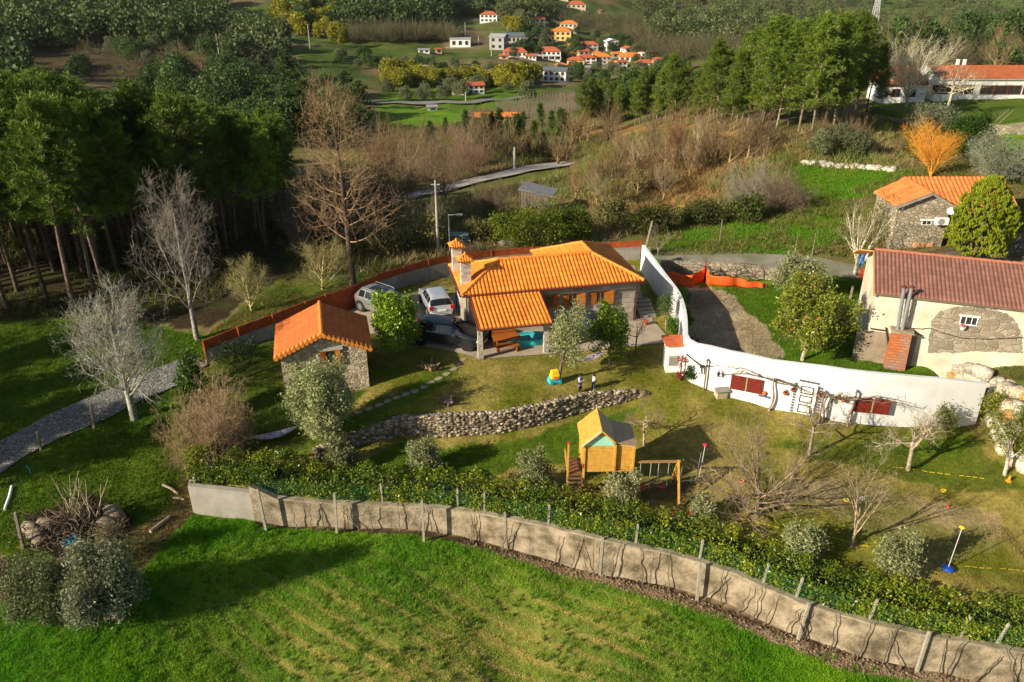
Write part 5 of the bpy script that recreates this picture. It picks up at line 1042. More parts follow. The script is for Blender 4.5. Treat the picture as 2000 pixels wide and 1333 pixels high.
ct = W1p[i4:]; MBc = wallmesh("coping",[p + Vector((0,0,h - .06)) - Vector((.0,.015,0)) for p,h in zip(ct,hts[i4:])],[p.z + h + .012 for p,h in zip(ct,hts[i4:])],.29,mat("pale_concrete",(.38,.32,.23),.95,(.19,.155,.10),1.6,.5,14),gwall,under=0)
cb2 = thing("concrete_block_wall","taller clean grey concrete end section where the hedge turns the corner","wall",W1b[0])
hb_ = hts[0]; wallmesh("wall",W1p[:i4 + 1],[p.z + hts[0] for p in W1p[:i4 + 1]],.3,mat("smooth_concrete",(.38,.35,.30),.9,(.28,.255,.21),1.2,.3,12),cb2)
q = W1b[0]; sd = [Vector((q.x,q.y,q.z)),Vector((q.x - .9,q.y + 4.2,q.z + .9))]; wallmesh("side_wall",sd,[q.z + hb_,q.z + hb_ - .1],.3,MATS["smooth_concrete"],cb2,side=-1)
# granite vine posts and fence posts
def post(px,py,tx,ty,lab,r=.055,name="granite_post",m=None,dy=0.0,hmax=2.6,grp="granite posts along the field wall",cat="post"):
 p = G(px,py) + Vector((0,dy,0)); d = ray(tx,ty); t = (p.y - 0) / d.y; q = Vector((0,0,CH)) + d * t; v = q - p
 if v.length > hmax: v = v.normalized() * hmax
 g = thing(name,lab,cat,p,0,grp); mb = MB(); mb.beam((0,0,-.1),v,r * 2); mb.build("shaft",m or mat("granite_post_stone",(.42,.37,.30),.9,(.28,.24,.19),8,.4,30),g); c = MB(); c.beam(v,v + v.normalized() * .05,r * 1.5); c.build("tip",MATS["granite_post_stone"],g); return g
nth = ["first","second","third","fourth","fifth","sixth","seventh","eighth","ninth","tenth"]
for i,(a,b_,c,d) in enumerate(((520,1037,503,958),(658,1043,653,965),(828,1058,824,979),(988,1070,986,1003),(1171,1123,1177,1052),(1361,1173,1368,1102),(1558,1250,1580,1180),(1790,1313,1815,1236))):
 post(a,b_,c,d,f"{nth[i]} pale granite post counted from the taller end section of the field wall")
for i,(a,b_,c,d) in enumerate(((765,985,763,945),(861,992,862,952),(957,1004,957,963),(1091,1033,1093,992),(1217,1062,1220,1018),(1364,1093,1368,1050),(1472,1139,1480,1096),(1590,1190,1601,1145),(1711,1224,1722,1176),(1850,1252,1863,1200),(1980,1272,1999,1222))):
 px,py = a,b_; base_i = min(W1p,key=lambda q: abs(proj(q.x,q.y,q.z + 1.6)[0] - px)); k = W1p.index(base_i); p = base_i + Vector((0,.25,hts[k]))
 g = thing("fence_post",f"{(nth + ['eleventh'])[i]} slim concrete post of the green netting, from the left","post",p,0,"netting posts on the field wall"); MB().beam((0,0,-.3),((c - a) * .012,0,1.0),.085).build("shaft",MATS["granite_post_stone"],g); MB().beam(((c - a) * .012,0,1.0),((c - a) * .0125,0,1.04),.06).build("tip",MATS["granite_post_stone"],g)
# green netting
net = thing("green_netting","green wire netting stretched between the slim posts in front of the hedge","netting",W1b[4] + Vector((0,.25,1.5))); sg = []
for k in range(i4,len(W1p) - 1):
 a = W1p[k] + Vector((0,.22,hts[k])); b_ = W1p[k + 1] + Vector((0,.22,hts[k + 1])); n = 9
 for zz in np.linspace(.02,.85,8): sg.append((*(a + Vector((0,0,zz))),*(b_ + Vector((0,0,zz))),.004,.004))
 for j in range(n): q = a.lerp(b_,j / n); sg.append((*q,*(q + Vector((0,0,.85))),.003,.003))
V,F = tubes(np.array(sg),3); link("mesh",rawmesh("net",V - np.array(net.location),F),mat("green_plastic_wire",(.03,.22,.10),.5),net)
# big pale boulder wall at the right corner
cwb = [P(a,b_,h) for a,b_,h,d in W4]; gb_ = thing("boulder_wall","wall of big pale and ochre quarry boulders at the end of the white wall","wall",cwb[3])
cs = []; ss = []; an_ = []; rg = np.random.default_rng(8)
for i in range(0,len(cwb) - 1):
 a,b_ = cwb[i],cwb[i + 1]; da,db_ = W4[i][3],W4[i + 1][3]; Ln = min((b_ - a).length,14); n = max(1,int(Ln / .62)); d = b_ - a; an1 = math.atan2(d.y,d.x); nn = Vector((-math.sin(an1),math.cos(an1),0))
 for k in range(n):
  t = (k + .5) / ((b_ - a).length / .62); h = max(.35,da + (db_ - da) * t + .2); p = a.lerp(b_,t); z = 0
  while z < h: r = rg.uniform(.28,.46); q = p + nn * (.1 + rg.uniform(-.06,.06) + z * .12); cs.append((q.x + rg.normal() * .05,q.y,p.z + z + r * .5)); ss.append((r * 1.25,r * .8,r * .95)); an_.append(an1); z += r * 1.35
V,F,C = stones(np.array(cs) - np.array(gb_.location),np.array(ss),[(.56,.49,.37),(.48,.40,.28),(.52,.46,.37),(.50,.30,.10),(.48,.43,.34),(.60,.54,.44)],7,np.array(an_)); link("boulders",rawmesh("boulders",V,F,C),stonem,gb_)
# terrace wall below the school
tw = [P(a,b_,h) for a,b_,h,d in W3[1:]]; g = thing("terrace_wall","low granite terrace wall below the long white building","wall",tw[1]); twd = dens([tuple(p) for p in tw],2); wallmesh("wall",twd,[gz(p.x - .3,p.y + .9) + .25 for p in twd],.5,granwall,g,under=.8)
mm_ = MB(); a = P(1932,250,3.0); b_ = P(1945,222,4.2)
sr_ = thing("stair_railing","wooden handrails beside the gap in the granite terrace wall","handrail",G(1935,262)); MB().tube([(0,0,0),(0,0,1.3),(2.2,1.4,2.6)],.05,6).build("rail",greyw,sr_); MB().tube([(.6,0,0),(.6,0,1.2),(2.8,1.4,2.5)],.05,6).build("rail",greyw,sr_)
# rubble row on the far meadow
cs = []; ss = []; rg = np.random.default_rng(77)
for a,b_ in zip(np.linspace(1570,1745,130),np.interp(np.linspace(1570,1745,130),[1570,1640,1745],[318,327,333])): p = G(a + rg.normal() * 3,b_ + rg.normal() * 2.2); r = rg.uniform(.16,.45); cs.append((p.x,p.y,p.z + r * .3)); ss.append((r,r * .8,r * .7))
g = thing("stone_row","low tumbled row of pale stones along the top of the green meadow","stone wall",cs[60]); V,F,C = stones(np.array(cs) - np.array(g.location),np.array(ss),[(.5,.46,.36),(.38,.34,.26)],3,rg.uniform(0,6,len(cs))); link("stones",rawmesh("row",V,F,C),stonem,g)
# low wall with vines beyond the garden
lb = [G(a,b_) for a,b_ in ((1290,535),(1360,536),(1430,540),(1500,548),(1570,556))]; g = thing("low_stone_wall","low brown stone wall with trained vines beyond the orange netting","wall",lb[2]); wallmesh("wall",lb,[p.z + .9 for p in lb],.4,granwall,g)
cs = []; ss = []; rg = np.random.default_rng(31)
for k in range(34):
 t = k / 33; a = 1792 + 240 * t; b_ = float(np.interp(a,[1792,1815,1850,1900,1950,2032],[697,712,735,744,754,792])); p = G(a,b_ + 4); r = rg.uniform(.26,.46); cs.append((p.x + rg.normal() * .1,p.y + rg.normal() * .1,p.z + r * .5)); ss.append((r * 1.3,r * .8,r * .9))
g = thing("boulder_row","row of pale and ochre boulders stepping down from the brick hearth behind the white wall","boulders",cs[10]); V,F,C = stones(np.array(cs) - np.array(g.location),np.array(ss),[(.54,.47,.35),(.47,.39,.27),(.50,.29,.09),(.58,.52,.43)],9,rg.uniform(-.6,.2,len(cs))); link("boulders",rawmesh("brow",V,F,C),stonem,g)
# ------------------------------------------------------------------ cars
tyre_m = mat("tyre_rubber",(.012,.012,.012),.85); rim_m = mat("alloy_rim",(.30,.30,.31),.35,metal=.8); darkrim = mat("dark_rim",(.03,.03,.03),.4); redl = mat("red_lamp",(.45,.01,.01),.2); clearl = mat("clear_lamp",(.65,.68,.7),.1,metal=.3); blackp = mat("black_plastic",(.02,.02,.02),.5)
def carmat(n,c):
 if n in MATS: return MATS[n]
 m = mat(n,c,.28,metal=.55,spec=.6); m.node_tree.nodes["Principled BSDF"].inputs["Coat Weight"].default_value = .8; m.node_tree.nodes["Principled BSDF"].inputs["Coat Roughness"].default_value = .06; return m
def cr(xs,ys,x):  # smooth interpolation of a profile
 return np.interp(x,xs,ys)
def smooth(a,k=2):
 for _ in range(k): a = np.concatenate([a[:1],(a[:-2] + 2 * a[1:-1] + a[2:]) / 4,a[-1:]])
 return a
def car(label,loc,rz,paint,L=4.6,W=1.84,H=1.6,wheel=.35,kind='suv',rim=None,group=None,sunroof=True,rails=True,whip=True):
 t = thing("parked_car",label,"car",loc,rz,group); n = 61; x = np.linspace(-L / 2,L / 2,n); u = (x + L / 2) / L      # x+ = front
 if kind == 'suv': hp = ([0,.015,.05,.13,.20,.60,.74,.80,.93,.975,1],[.62,.95,1.06,1.50,1.58,1.56,1.12,1.03,.93,.78,.55])
 else: hp = ([0,.02,.06,.16,.24,.55,.70,.78,.93,.975,1],[.60,.85,.98,1.40,1.50,1.48,1.10,.98,.84,.72,.5])
 top = smooth(cr([a for a in hp[0]],[b * H / 1.58 for b in hp[1]],u),2); belt = smooth(cr([0,.03,.3,.75,.95,1],[.80,.98,1.0,.96,.84,.66],u) * H / 1.6,2); belt = np.minimum(belt,top - .01)
 wide = smooth(cr([0,.03,.12,.5,.85,.96,1],[.72,.88,.985,1.0,.98,.84,.60],u) * W / 2,2); bot = cr([0,.05,.95,1],[.36,.22,.22,.34],u)
 zr = np.clip((top - belt) / (.45 * H / 1.6),0,1); tw = wide * (1 - .27 * zr)
 V = []; m = 15
 for i in range(n):
  ring = [(0,bot[i]),(wide[i] * .75,bot[i]),(wide[i] * .96,bot[i] + .07),(wide[i],bot[i] + (belt[i] - bot[i]) * .45),(wide[i] * .99,bot[i] + (belt[i] - bot[i]) * .8),(wide[i] * .955,belt[i])]
  a = (wide[i] * .955,belt[i]); b = (tw[i] * .93,top[i] - .07 * zr[i]); ring += [(a[0] + (b[0] - a[0]) * .12,a[1] + (b[1] - a[1]) * .12),(a[0] + (b[0] - a[0]) * .5,a[1] + (b[1] - a[1]) * .5),(a[0] + (b[0] - a[0]) * .88,a[1] + (b[1] - a[1]) * .88),b,(tw[i] * .78,top[i] - .018 * zr[i]),(tw[i] * .5,top[i]),(0,top[i] + .012)]
  for yy,zz in ring: V.append((x[i],yy,zz))
  for yy,zz in ring[-2:0:-1]: V.append((x[i],-yy,zz))
 k = 24; F = []
 for i in range(n - 1):
  for j in range(k): F.append((i * k + j,(i + 1) * k + j,(i + 1) * k + (j + 1) % k,i * k + (j + 1) % k))
 F.append(tuple(range(k))); F.append(tuple(range((n - 1) * k + k - 1,(n - 1) * k - 1,-1)))
 mb = MB(); mb.add(V,F,True); body = mb.build("body",paint,t)
 def patch(i0,i1,j0,j1,off,name,mt,par):
  g = MB(); vs = []; fs = []; w = j1 - j0 + 1
  for i in range(i0,i1 + 1):
   for j in range(j0,j1 + 1):
    p = Vector(V[i * k + j % k]); a_ = Vector(V[min(i + 1,n - 1) * k + j % k]) - Vector(V[max(i - 1,0) * k + j % k]); b_ = Vector(V[i * k + (j + 1) % k]) - Vector(V[i * k + (j - 1) % k]); nn = a_.cross(b_).normalized(); c = Vector((p.x,0,.8)); nn = nn if nn.dot(p - c) > 0 else -nn; vs.append(p + nn * off)
  for i in range(i1 - i0):
   for j in range(j1 - j0): q = i * w + j; fs.append((q,q + 1,q + w + 1,q + w))
  return g.add(vs,fs,True).build(name,mt,par)
 I = lambda f: int(round(f * (n - 1)))
 cg = mat("car_glass",(.012,.014,.018),.06,spec=.9)
 for s,(j0,j1) in ((1,(6,8)),(-1,(16,18))):
  for a,b in ((.15,.27),(.29,.43),(.45,.62)): patch(I(a),I(b),j0,j1,.008,"side_window",cg,t)
  for a,b in ((.285,.437),(.44,.64)):
   hx_ = x[I(a)] + .12; MB().box((hx_,s * W * .497,.88 * H / 1.6),(.16,.03,.03)).build("door_handle",blackp if kind == 'x' else paint,t)
  MB().box((x[I(.66)],s * (W / 2 + .08),.98 * H / 1.6),(.12,.2,.14),top=.8).build("wing_mirror",paint,t)
 patch(I(.62),I(.75),9,15,.009,"windscreen",cg,t); patch(I(.055),I(.125),9,15,.012,"rear_window",cg,t)
 if sunroof: patch(I(.28),I(.56),10,14,.009,"sunroof",cg,t)
 if rails:
  for s in (1,-1): MB().tube([(x[I(.18)],s * W * .33,top[I(.18)] + .02),(x[I(.2)],s * W * .33,top[I(.2)] + .07),(x[I(.55)],s * W * .33,top[I(.55)] + .07),(x[I(.58)],s * W * .33,top[I(.58)] + .01)],.016,6).build("roof_rail",steel,t)
 for s in (1,-1):
  patch(I(.955),I(.985),4 if s > 0 else 18,5 if s > 0 else 19,.012,"headlight",clearl,t).scale = (1,1,1)
  MB().box((L / 2 - .20,s * W * .36,.68 * H / 1.6),(.26,.30,.13)).build("headlight",clearl,t); MB().box((-L / 2 + .10,s * W * .40,.84 * H / 1.6),(.16,.24,.22)).build("tail_light",redl,t)
 MB().box((L / 2 - .05,0,.52),(.10,.85,.24)).build("grille",blackp,t); MB().box((-L / 2 + .0,0,.62),(.06,.52,.12)).build("number_plate",whitep,t); MB().box((L / 2 + .012,0,.42),(.03,.52,.11)).build("number_plate",whitep,t)
 MB().box((-L / 2 + .06,0,.40),(.16,W * .74,.16)).build("rear_bumper",blackp if kind == 'suv' else paint,t)
 for fx in (-.5 + .185,.5 - .185):
  for s in (1,-1):
   c = (fx * L,s * (W / 2 - .115)); a = MB(); a.tube([(c[0],s * (W / 2 - .3),wheel + .02),(c[0],s * (W / 2 + .004),wheel + .02)],wheel + .055,22,smooth=False); a.build("wheel_arch",blackp,t)
   wm = MB(); wm.tube([(c[0],s * (W / 2 - .22),wheel),(c[0],s * (W / 2 + .012),wheel)],wheel,24,smooth=False); ty = wm.build("wheel",tyre_m,t)
   r = MB(); r.tube([(c[0],s * (W / 2),wheel),(c[0],s * (W / 2 + .02),wheel)],wheel * .66,20,smooth=False); ro_ = r.build("rim",rim or rim_m,ty); sp = MB()
   for q in range(5): aa = q * 1.2566; sp.beam((c[0],s * (W / 2 + .028),wheel),(c[0] + math.cos(aa) * wheel * .6,s * (W / 2 + .028),wheel + math.sin(aa) * wheel * .6),.06,.015)
   sp.build("spokes",steel if rim is None else blackp,ty)
 return t
def heading(a,b,h=.05):
 p = P(*a,h); q = P(*b,h); d = q - p; return math.atan2(d.y,d.x)
c1 = P(873,680,.05);
car("dark grey estate car parked beside the porch pillar, nose towards the lawn",P(877,668,.05),R(-16),carmat("anthracite_paint",(.022,.026,.032)),4.75,1.88,1.52,.36,'suv',darkrim,"parked cars on the drive",sunroof=False)
car("white hatchback seen from behind on the drive near the house",P(852,601,.05),R(107),carmat("white_car_paint",(.62,.66,.70)),4.0,1.74,1.5,.31,'hatch',None,"parked cars on the drive",sunroof=False,rails=False)
car("silver grey crossover with a glass roof parked by the rust coloured gate",P(752,610,.05),R(-38),carmat("silver_paint",(.30,.30,.30)),4.4,1.84,1.6,.36,'suv',None,"parked cars on the drive")
# ------------------------------------------------------------------ wooden playhouse with swings
pb = P(1137,975,-1.85); gpz = gz(pb.x + 1.2,pb.y + .6); pf_ = Fr((pb.x,pb.y,gpz),P(1320,985,-1.85) - P(1137,975,-1.85),gpz)
pf_ = Fr((pb.x,pb.y,gpz),Vector((1,.02,0)),gpz); ph = thing("playhouse","golden wooden playhouse tower on posts with a mint fabric gable","playhouse",pf_.o,pf_.rz)
PW = pf_.hy(1237,900,0)[0]; dk = pf_.hy(1140,921,0)[1]; tp_ = pf_.hy(1140,872,0)[1]; axx,apz = pf_.hy(1176,841,-.12); PD = 1.75; kx,kz = pf_.hy(1203,865,-.12); rx,rz9 = pf_.hy(1243,873,-.12); lx,lz = pf_.hy(1137,872,-.12)
def planks(mb,u0,u1,z0,z1,n,y,th=.03,vert=False,axis='x',gap=.012):
 for i in range(n):
  if vert: a = u0 + (u1 - u0) * i / n + gap / 2; b = u0 + (u1 - u0) * (i + 1) / n - gap / 2; c = ((a + b) / 2,(z0 + z1) / 2); d = (b - a,z1 - z0)
  else: a = z0 + (z1 - z0) * i / n + gap / 2; b = z0 + (z1 - z0) * (i + 1) / n - gap / 2; c = ((u0 + u1) / 2,(a + b) / 2); d = (u1 - u0,b - a)
  if axis == 'x': mb.box((c[0],y,c[1]),(d[0],th,d[1]))
  else: mb.box((y,c[0],c[1]),(th,d[0],d[1]))
wx = kx + .02
m = MB(); planks(m,.03,wx - .03,dk,tp_,9,.02); m.build("front_wall",pinew,ph)
m = MB(); planks(m,wx + .07,PW - .03,dk + .03,tp_ - .02,9,.10); m.build("side_bay_wall",pinew,ph)
m = MB(); planks(m,.05,PD - .05,dk,tp_,9,.0,axis='y'); m.build("left_wall",pinew,ph); m = MB(); planks(m,.05,PD - .05,dk,tp_,9,PW,axis='y'); m.build("right_wall",pinew,ph); m = MB(); planks(m,.03,PW - .03,dk,tp_,9,PD); m.build("back_wall",pinew,ph)
m = MB(); planks(m,0,PW,0,0.001,1,0) if 0 else None
for i in range(14): m.box((PW * (i + .5) / 14,PD / 2,dk - .02),(PW / 14 - .012,PD,.03))
m.build("floor",pinew,ph)
for x in (0,wx,PW):
 for y in (0,PD): MB().box((x,y + (-.02 if y == 0 else .02),(tp_ + .05) / 2 - .1),(.09,.09,tp_ + .25)).build("post",pinew,ph)
def roofp(name,a,b,c,d,mt,n=11):
 mb = MB(); a,b,c,d = map(Vector,(a,b,c,d)); nn = (b - a).cross(d - a).normalized(); nn = nn if nn.z > 0 else -nn
 for i in range(n): t0 = i / n + .004; t1 = (i + 1) / n - .004; mb.slab([a.lerp(b,t0),a.lerp(b,t1),d.lerp(c,t1),d.lerp(c,t0)],.025,nn)
 mb.build(name,mt,ph)
y0,y1 = -.14,PD + .12
roofp("roof_left",(lx - .05,y0,lz),(lx - .05,y1,lz),(axx,y1,apz),(axx,y0,apz),pinew,9)
rgold = mat("brightened_pine",(.50,.38,.22),.8,(.38,.28,.16),6,.3,25)  # right slope's pine, brightened in colour to stand in for sunlight on it
roofp("roof_right",(axx,y0,apz - .004),(axx,y1,apz - .004),(kx,y1,kz),(kx,y0,kz),rgold,9)
roofp("roof_right",(kx,y0,kz),(kx,y1,kz),(rx + .05,y1,rz9),(rx + .05,y0,rz9),rgold,9)
MB().add([(.06,.0,tp_ + .01),(wx - .02,.0,tp_ + .01),(axx + (kx - axx) * .55,.0,apz + (kz - apz) * .55 - .03),(axx - (axx - lx) * .45,.0,apz - (apz - lz) * .45 - .03),(.06,.03,tp_ + .01),(wx - .02,.03,tp_ + .01),(axx + (kx - axx) * .55,.03,apz + (kz - apz) * .55 - .03),(axx - (axx - lx) * .45,.03,apz - (apz - lz) * .45 - .03)],[(0,1,2,3),(7,6,5,4),(0,4,5,1),(1,5,6,2),(2,6,7,3),(3,7,4,0)]).build("fabric_gable",mat("mint_fabric",(.36,.68,.52),.7,(.30,.60,.46),4,.5,8),ph)
MB().add([(axx - (axx - lx) * .45,.01,apz - (apz - lz) * .45 - .03),(axx + (kx - axx) * .55,.01,apz + (kz - apz) * .55 - .03),(axx,.01,apz - .03),(axx - (axx - lx) * .45,.05,apz - (apz - lz) * .45 - .03),(axx + (kx - axx) * .55,.05,apz + (kz - apz) * .55 - .03),(axx,.05,apz - .03)],[(0,1,2),(5,4,3),(0,3,4,1),(1,4,5,2),(2,5,3,0)]).build("gable_board",pinew,ph)
MB().beam((lx - .05,y0 - .02,lz - .02),(axx,y0 - .02,apz - .02),.04,.09).build("bargeboard",mat("pale_pine",(.66,.52,.30),.6),ph); MB().beam((kx,y0 - .02,kz - .02),(axx,y0 - .02,apz - .02),.04,.07).build("bargeboard",pinew,ph)
m = MB(); planks(m,.05,wx + .2,.0,.3,3,-.03); m.build("sandbox_board",mat("shaded_pine",(.40,.25,.07),.7),ph)
# climbing ramp on the left, with handrail posts
rx0,rxm = -.74,-.06; rb_ = mat("reddish_planks",(.20,.105,.05),.75,(.13,.07,.035),6,.3,25)
for i in range(6): MB().box(((rx0 + rxm) / 2,-.5 + i * .085,.12 + i * .19),(rxm - rx0,.10,.07)).build("step",rb_,ph)
m = MB()
for i in range(7): m.box(((rx0 + rxm) / 2,.06 + i * .21,dk * .86 + i * .0),(rxm - rx0,.19,.03))
m.build("balcony_floor",rb_,ph)
for x in (rx0,rxm): MB().beam((x,-.6,0),(x,.1,dk * .88),.05,.12).build("stringer",rb_,ph)
pht = pf_.hy(1108,866,.0)[1]; MB().box((rx0,0,pht / 2),(.08,.08,pht)).build("rail_post",pinew,ph); MB().box((rx0,0,pht + .03),(.11,.11,.07)).build("post_cap",mat("red_plastic",(.6,.03,.03),.4),ph)
m = MB(); pl9 = dk + .15
for i in range(6): m.beam((rx0,.1 + i * .26,dk * .9),(rx0,.1 + i * .26,pl9),.05)
m.beam((rx0,0,pl9),(rx0,PD - .1,pl9),.06); m.build("railing",pinew,ph)
for z in (dk * .55,dk + .25): MB().beam((rxm + .02,-.06,z),(rxm + .02,-.06,z + .22),.05).build("grip_handle",MATS["red_plastic"],ph)
# swing beam, A-frame, two swings
bx1,bz = pf_.hy(1326,904,0); fx,fz = pf_.hy(1320,1003,-1.0); MB().beam((PW - .02,.1,bz),(bx1 + .12,.1,bz),.09,.10).build("swing_beam",mat("swing_pine",(.36,.20,.06),.7,(.28,.15,.05),6,.3,25),ph)
MB().beam((bx1,.1,bz + .05),(bx1 + .02,-.75,-.1),.09).build("swing_leg",pinew,ph); MB().beam((bx1,.1,bz + .05),(bx1 - .02,1.0,-.05),.08).build("swing_leg",pinew,ph); MB().beam((bx1,-.22,bz * .55),(bx1,.42,bz * .55),.06).build("cross_bar",pinew,ph)
for k,(sx0,sx1) in enumerate(((1251,1272),(1286,1307))):
 u0 = pf_.hy(sx0 + 1,905,.1)[0]; u1 = pf_.hy(sx1,905,.1)[0]; sw = thing("swing","red plastic swing hanging " + ("nearest the wooden playhouse" if k == 0 else "nearest the outer leg of the swing beam"),"swing",pf_.w((u0 + u1) / 2,.1,bz),pf_.rz,"red swings on the playhouse beam"); ln = bz - .42; w_ = (u1 - u0) / 2
 for s in (-1,1): MB().tube([(s * w_,0,-.04),(s * w_ * .95,0,-ln)],.014,6).build("rope",mat("grey_rope",(.45,.45,.45),.8),sw)
 MB().lathe((0,0,-ln - .06),[(.05,-.02),(.14,.0),(.16,.06),(.11,.03)],12,sc_=(1.25,.8)).build("seat",MATS["red_plastic"],sw)
# the metal U frame beside it
g = thing("metal_frame","thin galvanised goal frame standing beside the end of the swing beam","frame",pf_.w(bx1 + .25,.2,0),.15); MB().tube([(0,0,1.9),(-.05,0,.75),(0,0,.62),(.75,.2,.5),(.85,.2,.6),(.95,.25,2.0)],.018,6).build("tube",steel,g); MB().tube([(-.05,0,.75),(-.05,.3,0)],.016,6).build("leg",steel,g); MB().tube([(.85,.2,.6),(.85,.5,0)],.016,6).build("leg",steel,g)
# ------------------------------------------------------------------ people
skin = mat("skin",(.55,.30,.20),.6); hairm = mat("brown_hair",(.035,.018,.01),.7)
def skinned(name,pts,edges,rad,m,parent,root=0,sub=2):
 me = bpy.data.meshes.new(name); me.from_pydata(pts,edges,[]); o = link(name,me,m,parent); md = o.modifiers.new("skin",'SKIN'); md.use_smooth_shade = True
 for i,r in enumerate(rad): v = me.skin_vertices[0].data[i]; v.radius = (r,r) if not hasattr(r,'__len__') else r; v.use_root = (i == root)
 s = o.modifiers.new("sub",'SUBSURF'); s.levels = sub; s.render_levels = sub; return o
def person(label,loc,rz,H,top_m,bot_m,shoe_m,armsfwd,skirt=None,vest=None,hair_long=False,mid=None):
 t = thing("person",label,"person",loc,rz); s = H   # faces local -Y
 def q(*a): return tuple(c * s for c in a)
 # joints as fractions of height
 J = dict(pel=(0,0,.50),wa=(0,0,.58),ch=(0,.005,.70),nk=(0,.0,.80),hd=(0,-.01,.865),ht=(0,-.005,.93),hl=(-.055,0,.47),kl=(-.06,-.02,.26),al=(-.06,.01,.05),tl=(-.06,-.06,.025),hr=(.055,0,.47),kr=(.075,-.015,.26),ar=(.09,.015,.05),tr=(.10,-.055,.025),sl=(-.105,0,.775),sr=(.105,0,.775))
 if armsfwd: J.update(el=(-.15,-.04,.64),wl=(-.06,-.13,.64),er=(.15,-.04,.64),wr=(.05,-.14,.66))
 else: J.update(el=(-.135,-.03,.63),wl=(-.12,-.12,.56),er=(.14,-.03,.63),wr=(.11,-.13,.57))
 def chain(nm,ks,rs,m,es=None,root=0): return skinned(nm,[q(*J[k]) for k in ks],es or [(i,i + 1) for i in range(len(ks) - 1)],[r * s for r in rs],m,t,root)
 K = ['pel','wa','ch','nk','hd','ht','hl','kl','al','tl','hr','kr','ar','tr','sl','el','wl','sr','er','wr']; E = [(0,1),(1,2),(2,3),(3,4),(4,5),(0,6),(6,7),(7,8),(8,9),(0,10),(10,11),(11,12),(12,13),(2,14),(14,15),(15,16),(2,17),(17,18),(18,19)]
 Rr = [.072,.062,.070,.030,.062,.055,.05,.036,.024,.020,.05,.036,.024,.020,.034,.026,.017,.034,.026,.017]
 body = skinned("body",[q(*J[k]) for k in K],E,[r * s for r in Rr],skin,t)
 chain("trousers",['pel','hl','kl','al','hr','kr','ar'],[.078,.058,.044,.034,.058,.044,.034],bot_m,[(0,1),(1,2),(2,3),(0,4),(4,5),(5,6)])
 chain("top",['pel','wa','ch','sl','el','wl','sr','er','wr'],[.078,.072,.079,.043,.034,.025,.043,.034,.025],top_m,[(0,1),(1,2),(2,3),(3,4),(4,5),(2,6),(6,7),(7,8)],1)
 if skirt: MB().lathe(q(0,0,.40),[(.115 * s,0),(.10 * s,.08 * s),(.088 * s,.16 * s),(.09 * s,.34 * s),(.06 * s,.38 * s)],16,sc_=(1,.82)).build("pinafore",skirt,t)
 for a,b_ in (('al','tl'),('ar','tr')):
  p,r = Vector(q(*J[a])),Vector(q(*J[b_])); skinned("shoe",[tuple(p - Vector((0,-.012 * s,.022 * s))),tuple(r)],[(0,1)],[.030 * s,.026 * s],shoe_m,t)
 hx,hy,hz_ = q(*J['hd']); hm = MB(); hm.lathe((hx,hy + .008 * s,hz_ - .02 * s),[(.060 * s,-.02 * s),(.072 * s,.03 * s),(.070 * s,.07 * s),(.05 * s,.105 * s),(.015 * s,.12 * s)],14); h = hm.build("hair",hairm,t); h.location = (0,.012 * s,0)
 if hair_long: skinned("hair",[(0,hy + .045 * s,hz_ + .02 * s),(0,hy + .06 * s,hz_ - .06 * s),(.01 * s,hy + .06 * s,hz_ - .14 * s)],[(0,1),(1,2)],[.05 * s,.045 * s,.02 * s],hairm,t)
 f = MB()
 for sx in (-1,1): f.lathe((sx * .022 * s,hy - .060 * s,hz_ + .008 * s),[(.002 * s,-.006 * s),(.008 * s,0),(.002 * s,.006 * s)],8)
 f.build("eyes",mat("eye_dark",(.02,.02,.02),.3),t); MB().lathe((0,hy - .066 * s,hz_ - .016 * s),[(.004 * s,-.008 * s),(.010 * s,0),(.004 * s,.016 * s)],8).build("nose",skin,t); MB().box((0,hy - .058 * s,hz_ - .034 * s),(.026 * s,.008 * s,.006 * s)).build("mouth",mat("lips",(.35,.10,.09),.5),t)
 for k2,sd in (('wl',-1),('wr',1)):
  w = Vector(q(*J[k2])); e = Vector(q(*J['el' if k2 == 'wl' else 'er'])); d = (w - e).normalized(); sdv = d.cross(Vector((0,0,1))).normalized(); pts = [tuple(w - d * .01 * s),tuple(w + d * .035 * s)]; eds = [(0,1)]; rr_ = [.016 * s,.018 * s]
  for j,(o_,ln) in enumerate(((-.015,.032),(-.005,.038),(.005,.036),(.015,.028))):
   b0 = w + d * .04 * s + sdv * o_ * s; pts += [tuple(b0),tuple(b0 + d * ln * .55 * s),tuple(b0 + d * ln * .95 * s - Vector((0,0,.010 * s)))]; n0_ = len(pts) - 3; eds += [(1,n0_),(n0_,n0_ + 1),(n0_ + 1,n0_ + 2)]; rr_ += [.006 * s,.0055 * s,.005 * s]
  th0 = w + d * .012 * s + sdv * .017 * s * sd; pts += [tuple(th0),tuple(th0 + d * .018 * s + sdv * .012 * s * sd)]; eds += [(0,len(pts) - 2),(len(pts) - 2,len(pts) - 1)]; rr_ += [.007 * s,.006 * s]; skinned("hand",pts,eds,rr_,skin,t,0,1)
 return t
navy = mat("plaid_navy",(.08,.05,.14),.8,(.32,.22,.40),26,lo=.45,hi=.55); denim = mat("denim",(.03,.07,.16),.8); ls = mat("light_shirt",(.45,.55,.85),.8,(.6,.65,.85),14); knit = mat("cream_jumper",(.72,.70,.66),.85,(.6,.55,.5),10); blk = mat("black_cloth",(.012,.011,.014),.8); brn = mat("tan_shoe",(.30,.12,.05),.6)
person("long-haired child in a pale blue shirt and plaid pinafore with folded arms",G(1132,768),R(55),1.28,ls,blk,blk,True,navy,hair_long=True)
person("smaller child in a cream jumper and jeans standing on the lawn",G(1158.5,761),R(-60),1.05,knit,denim,brn,False)
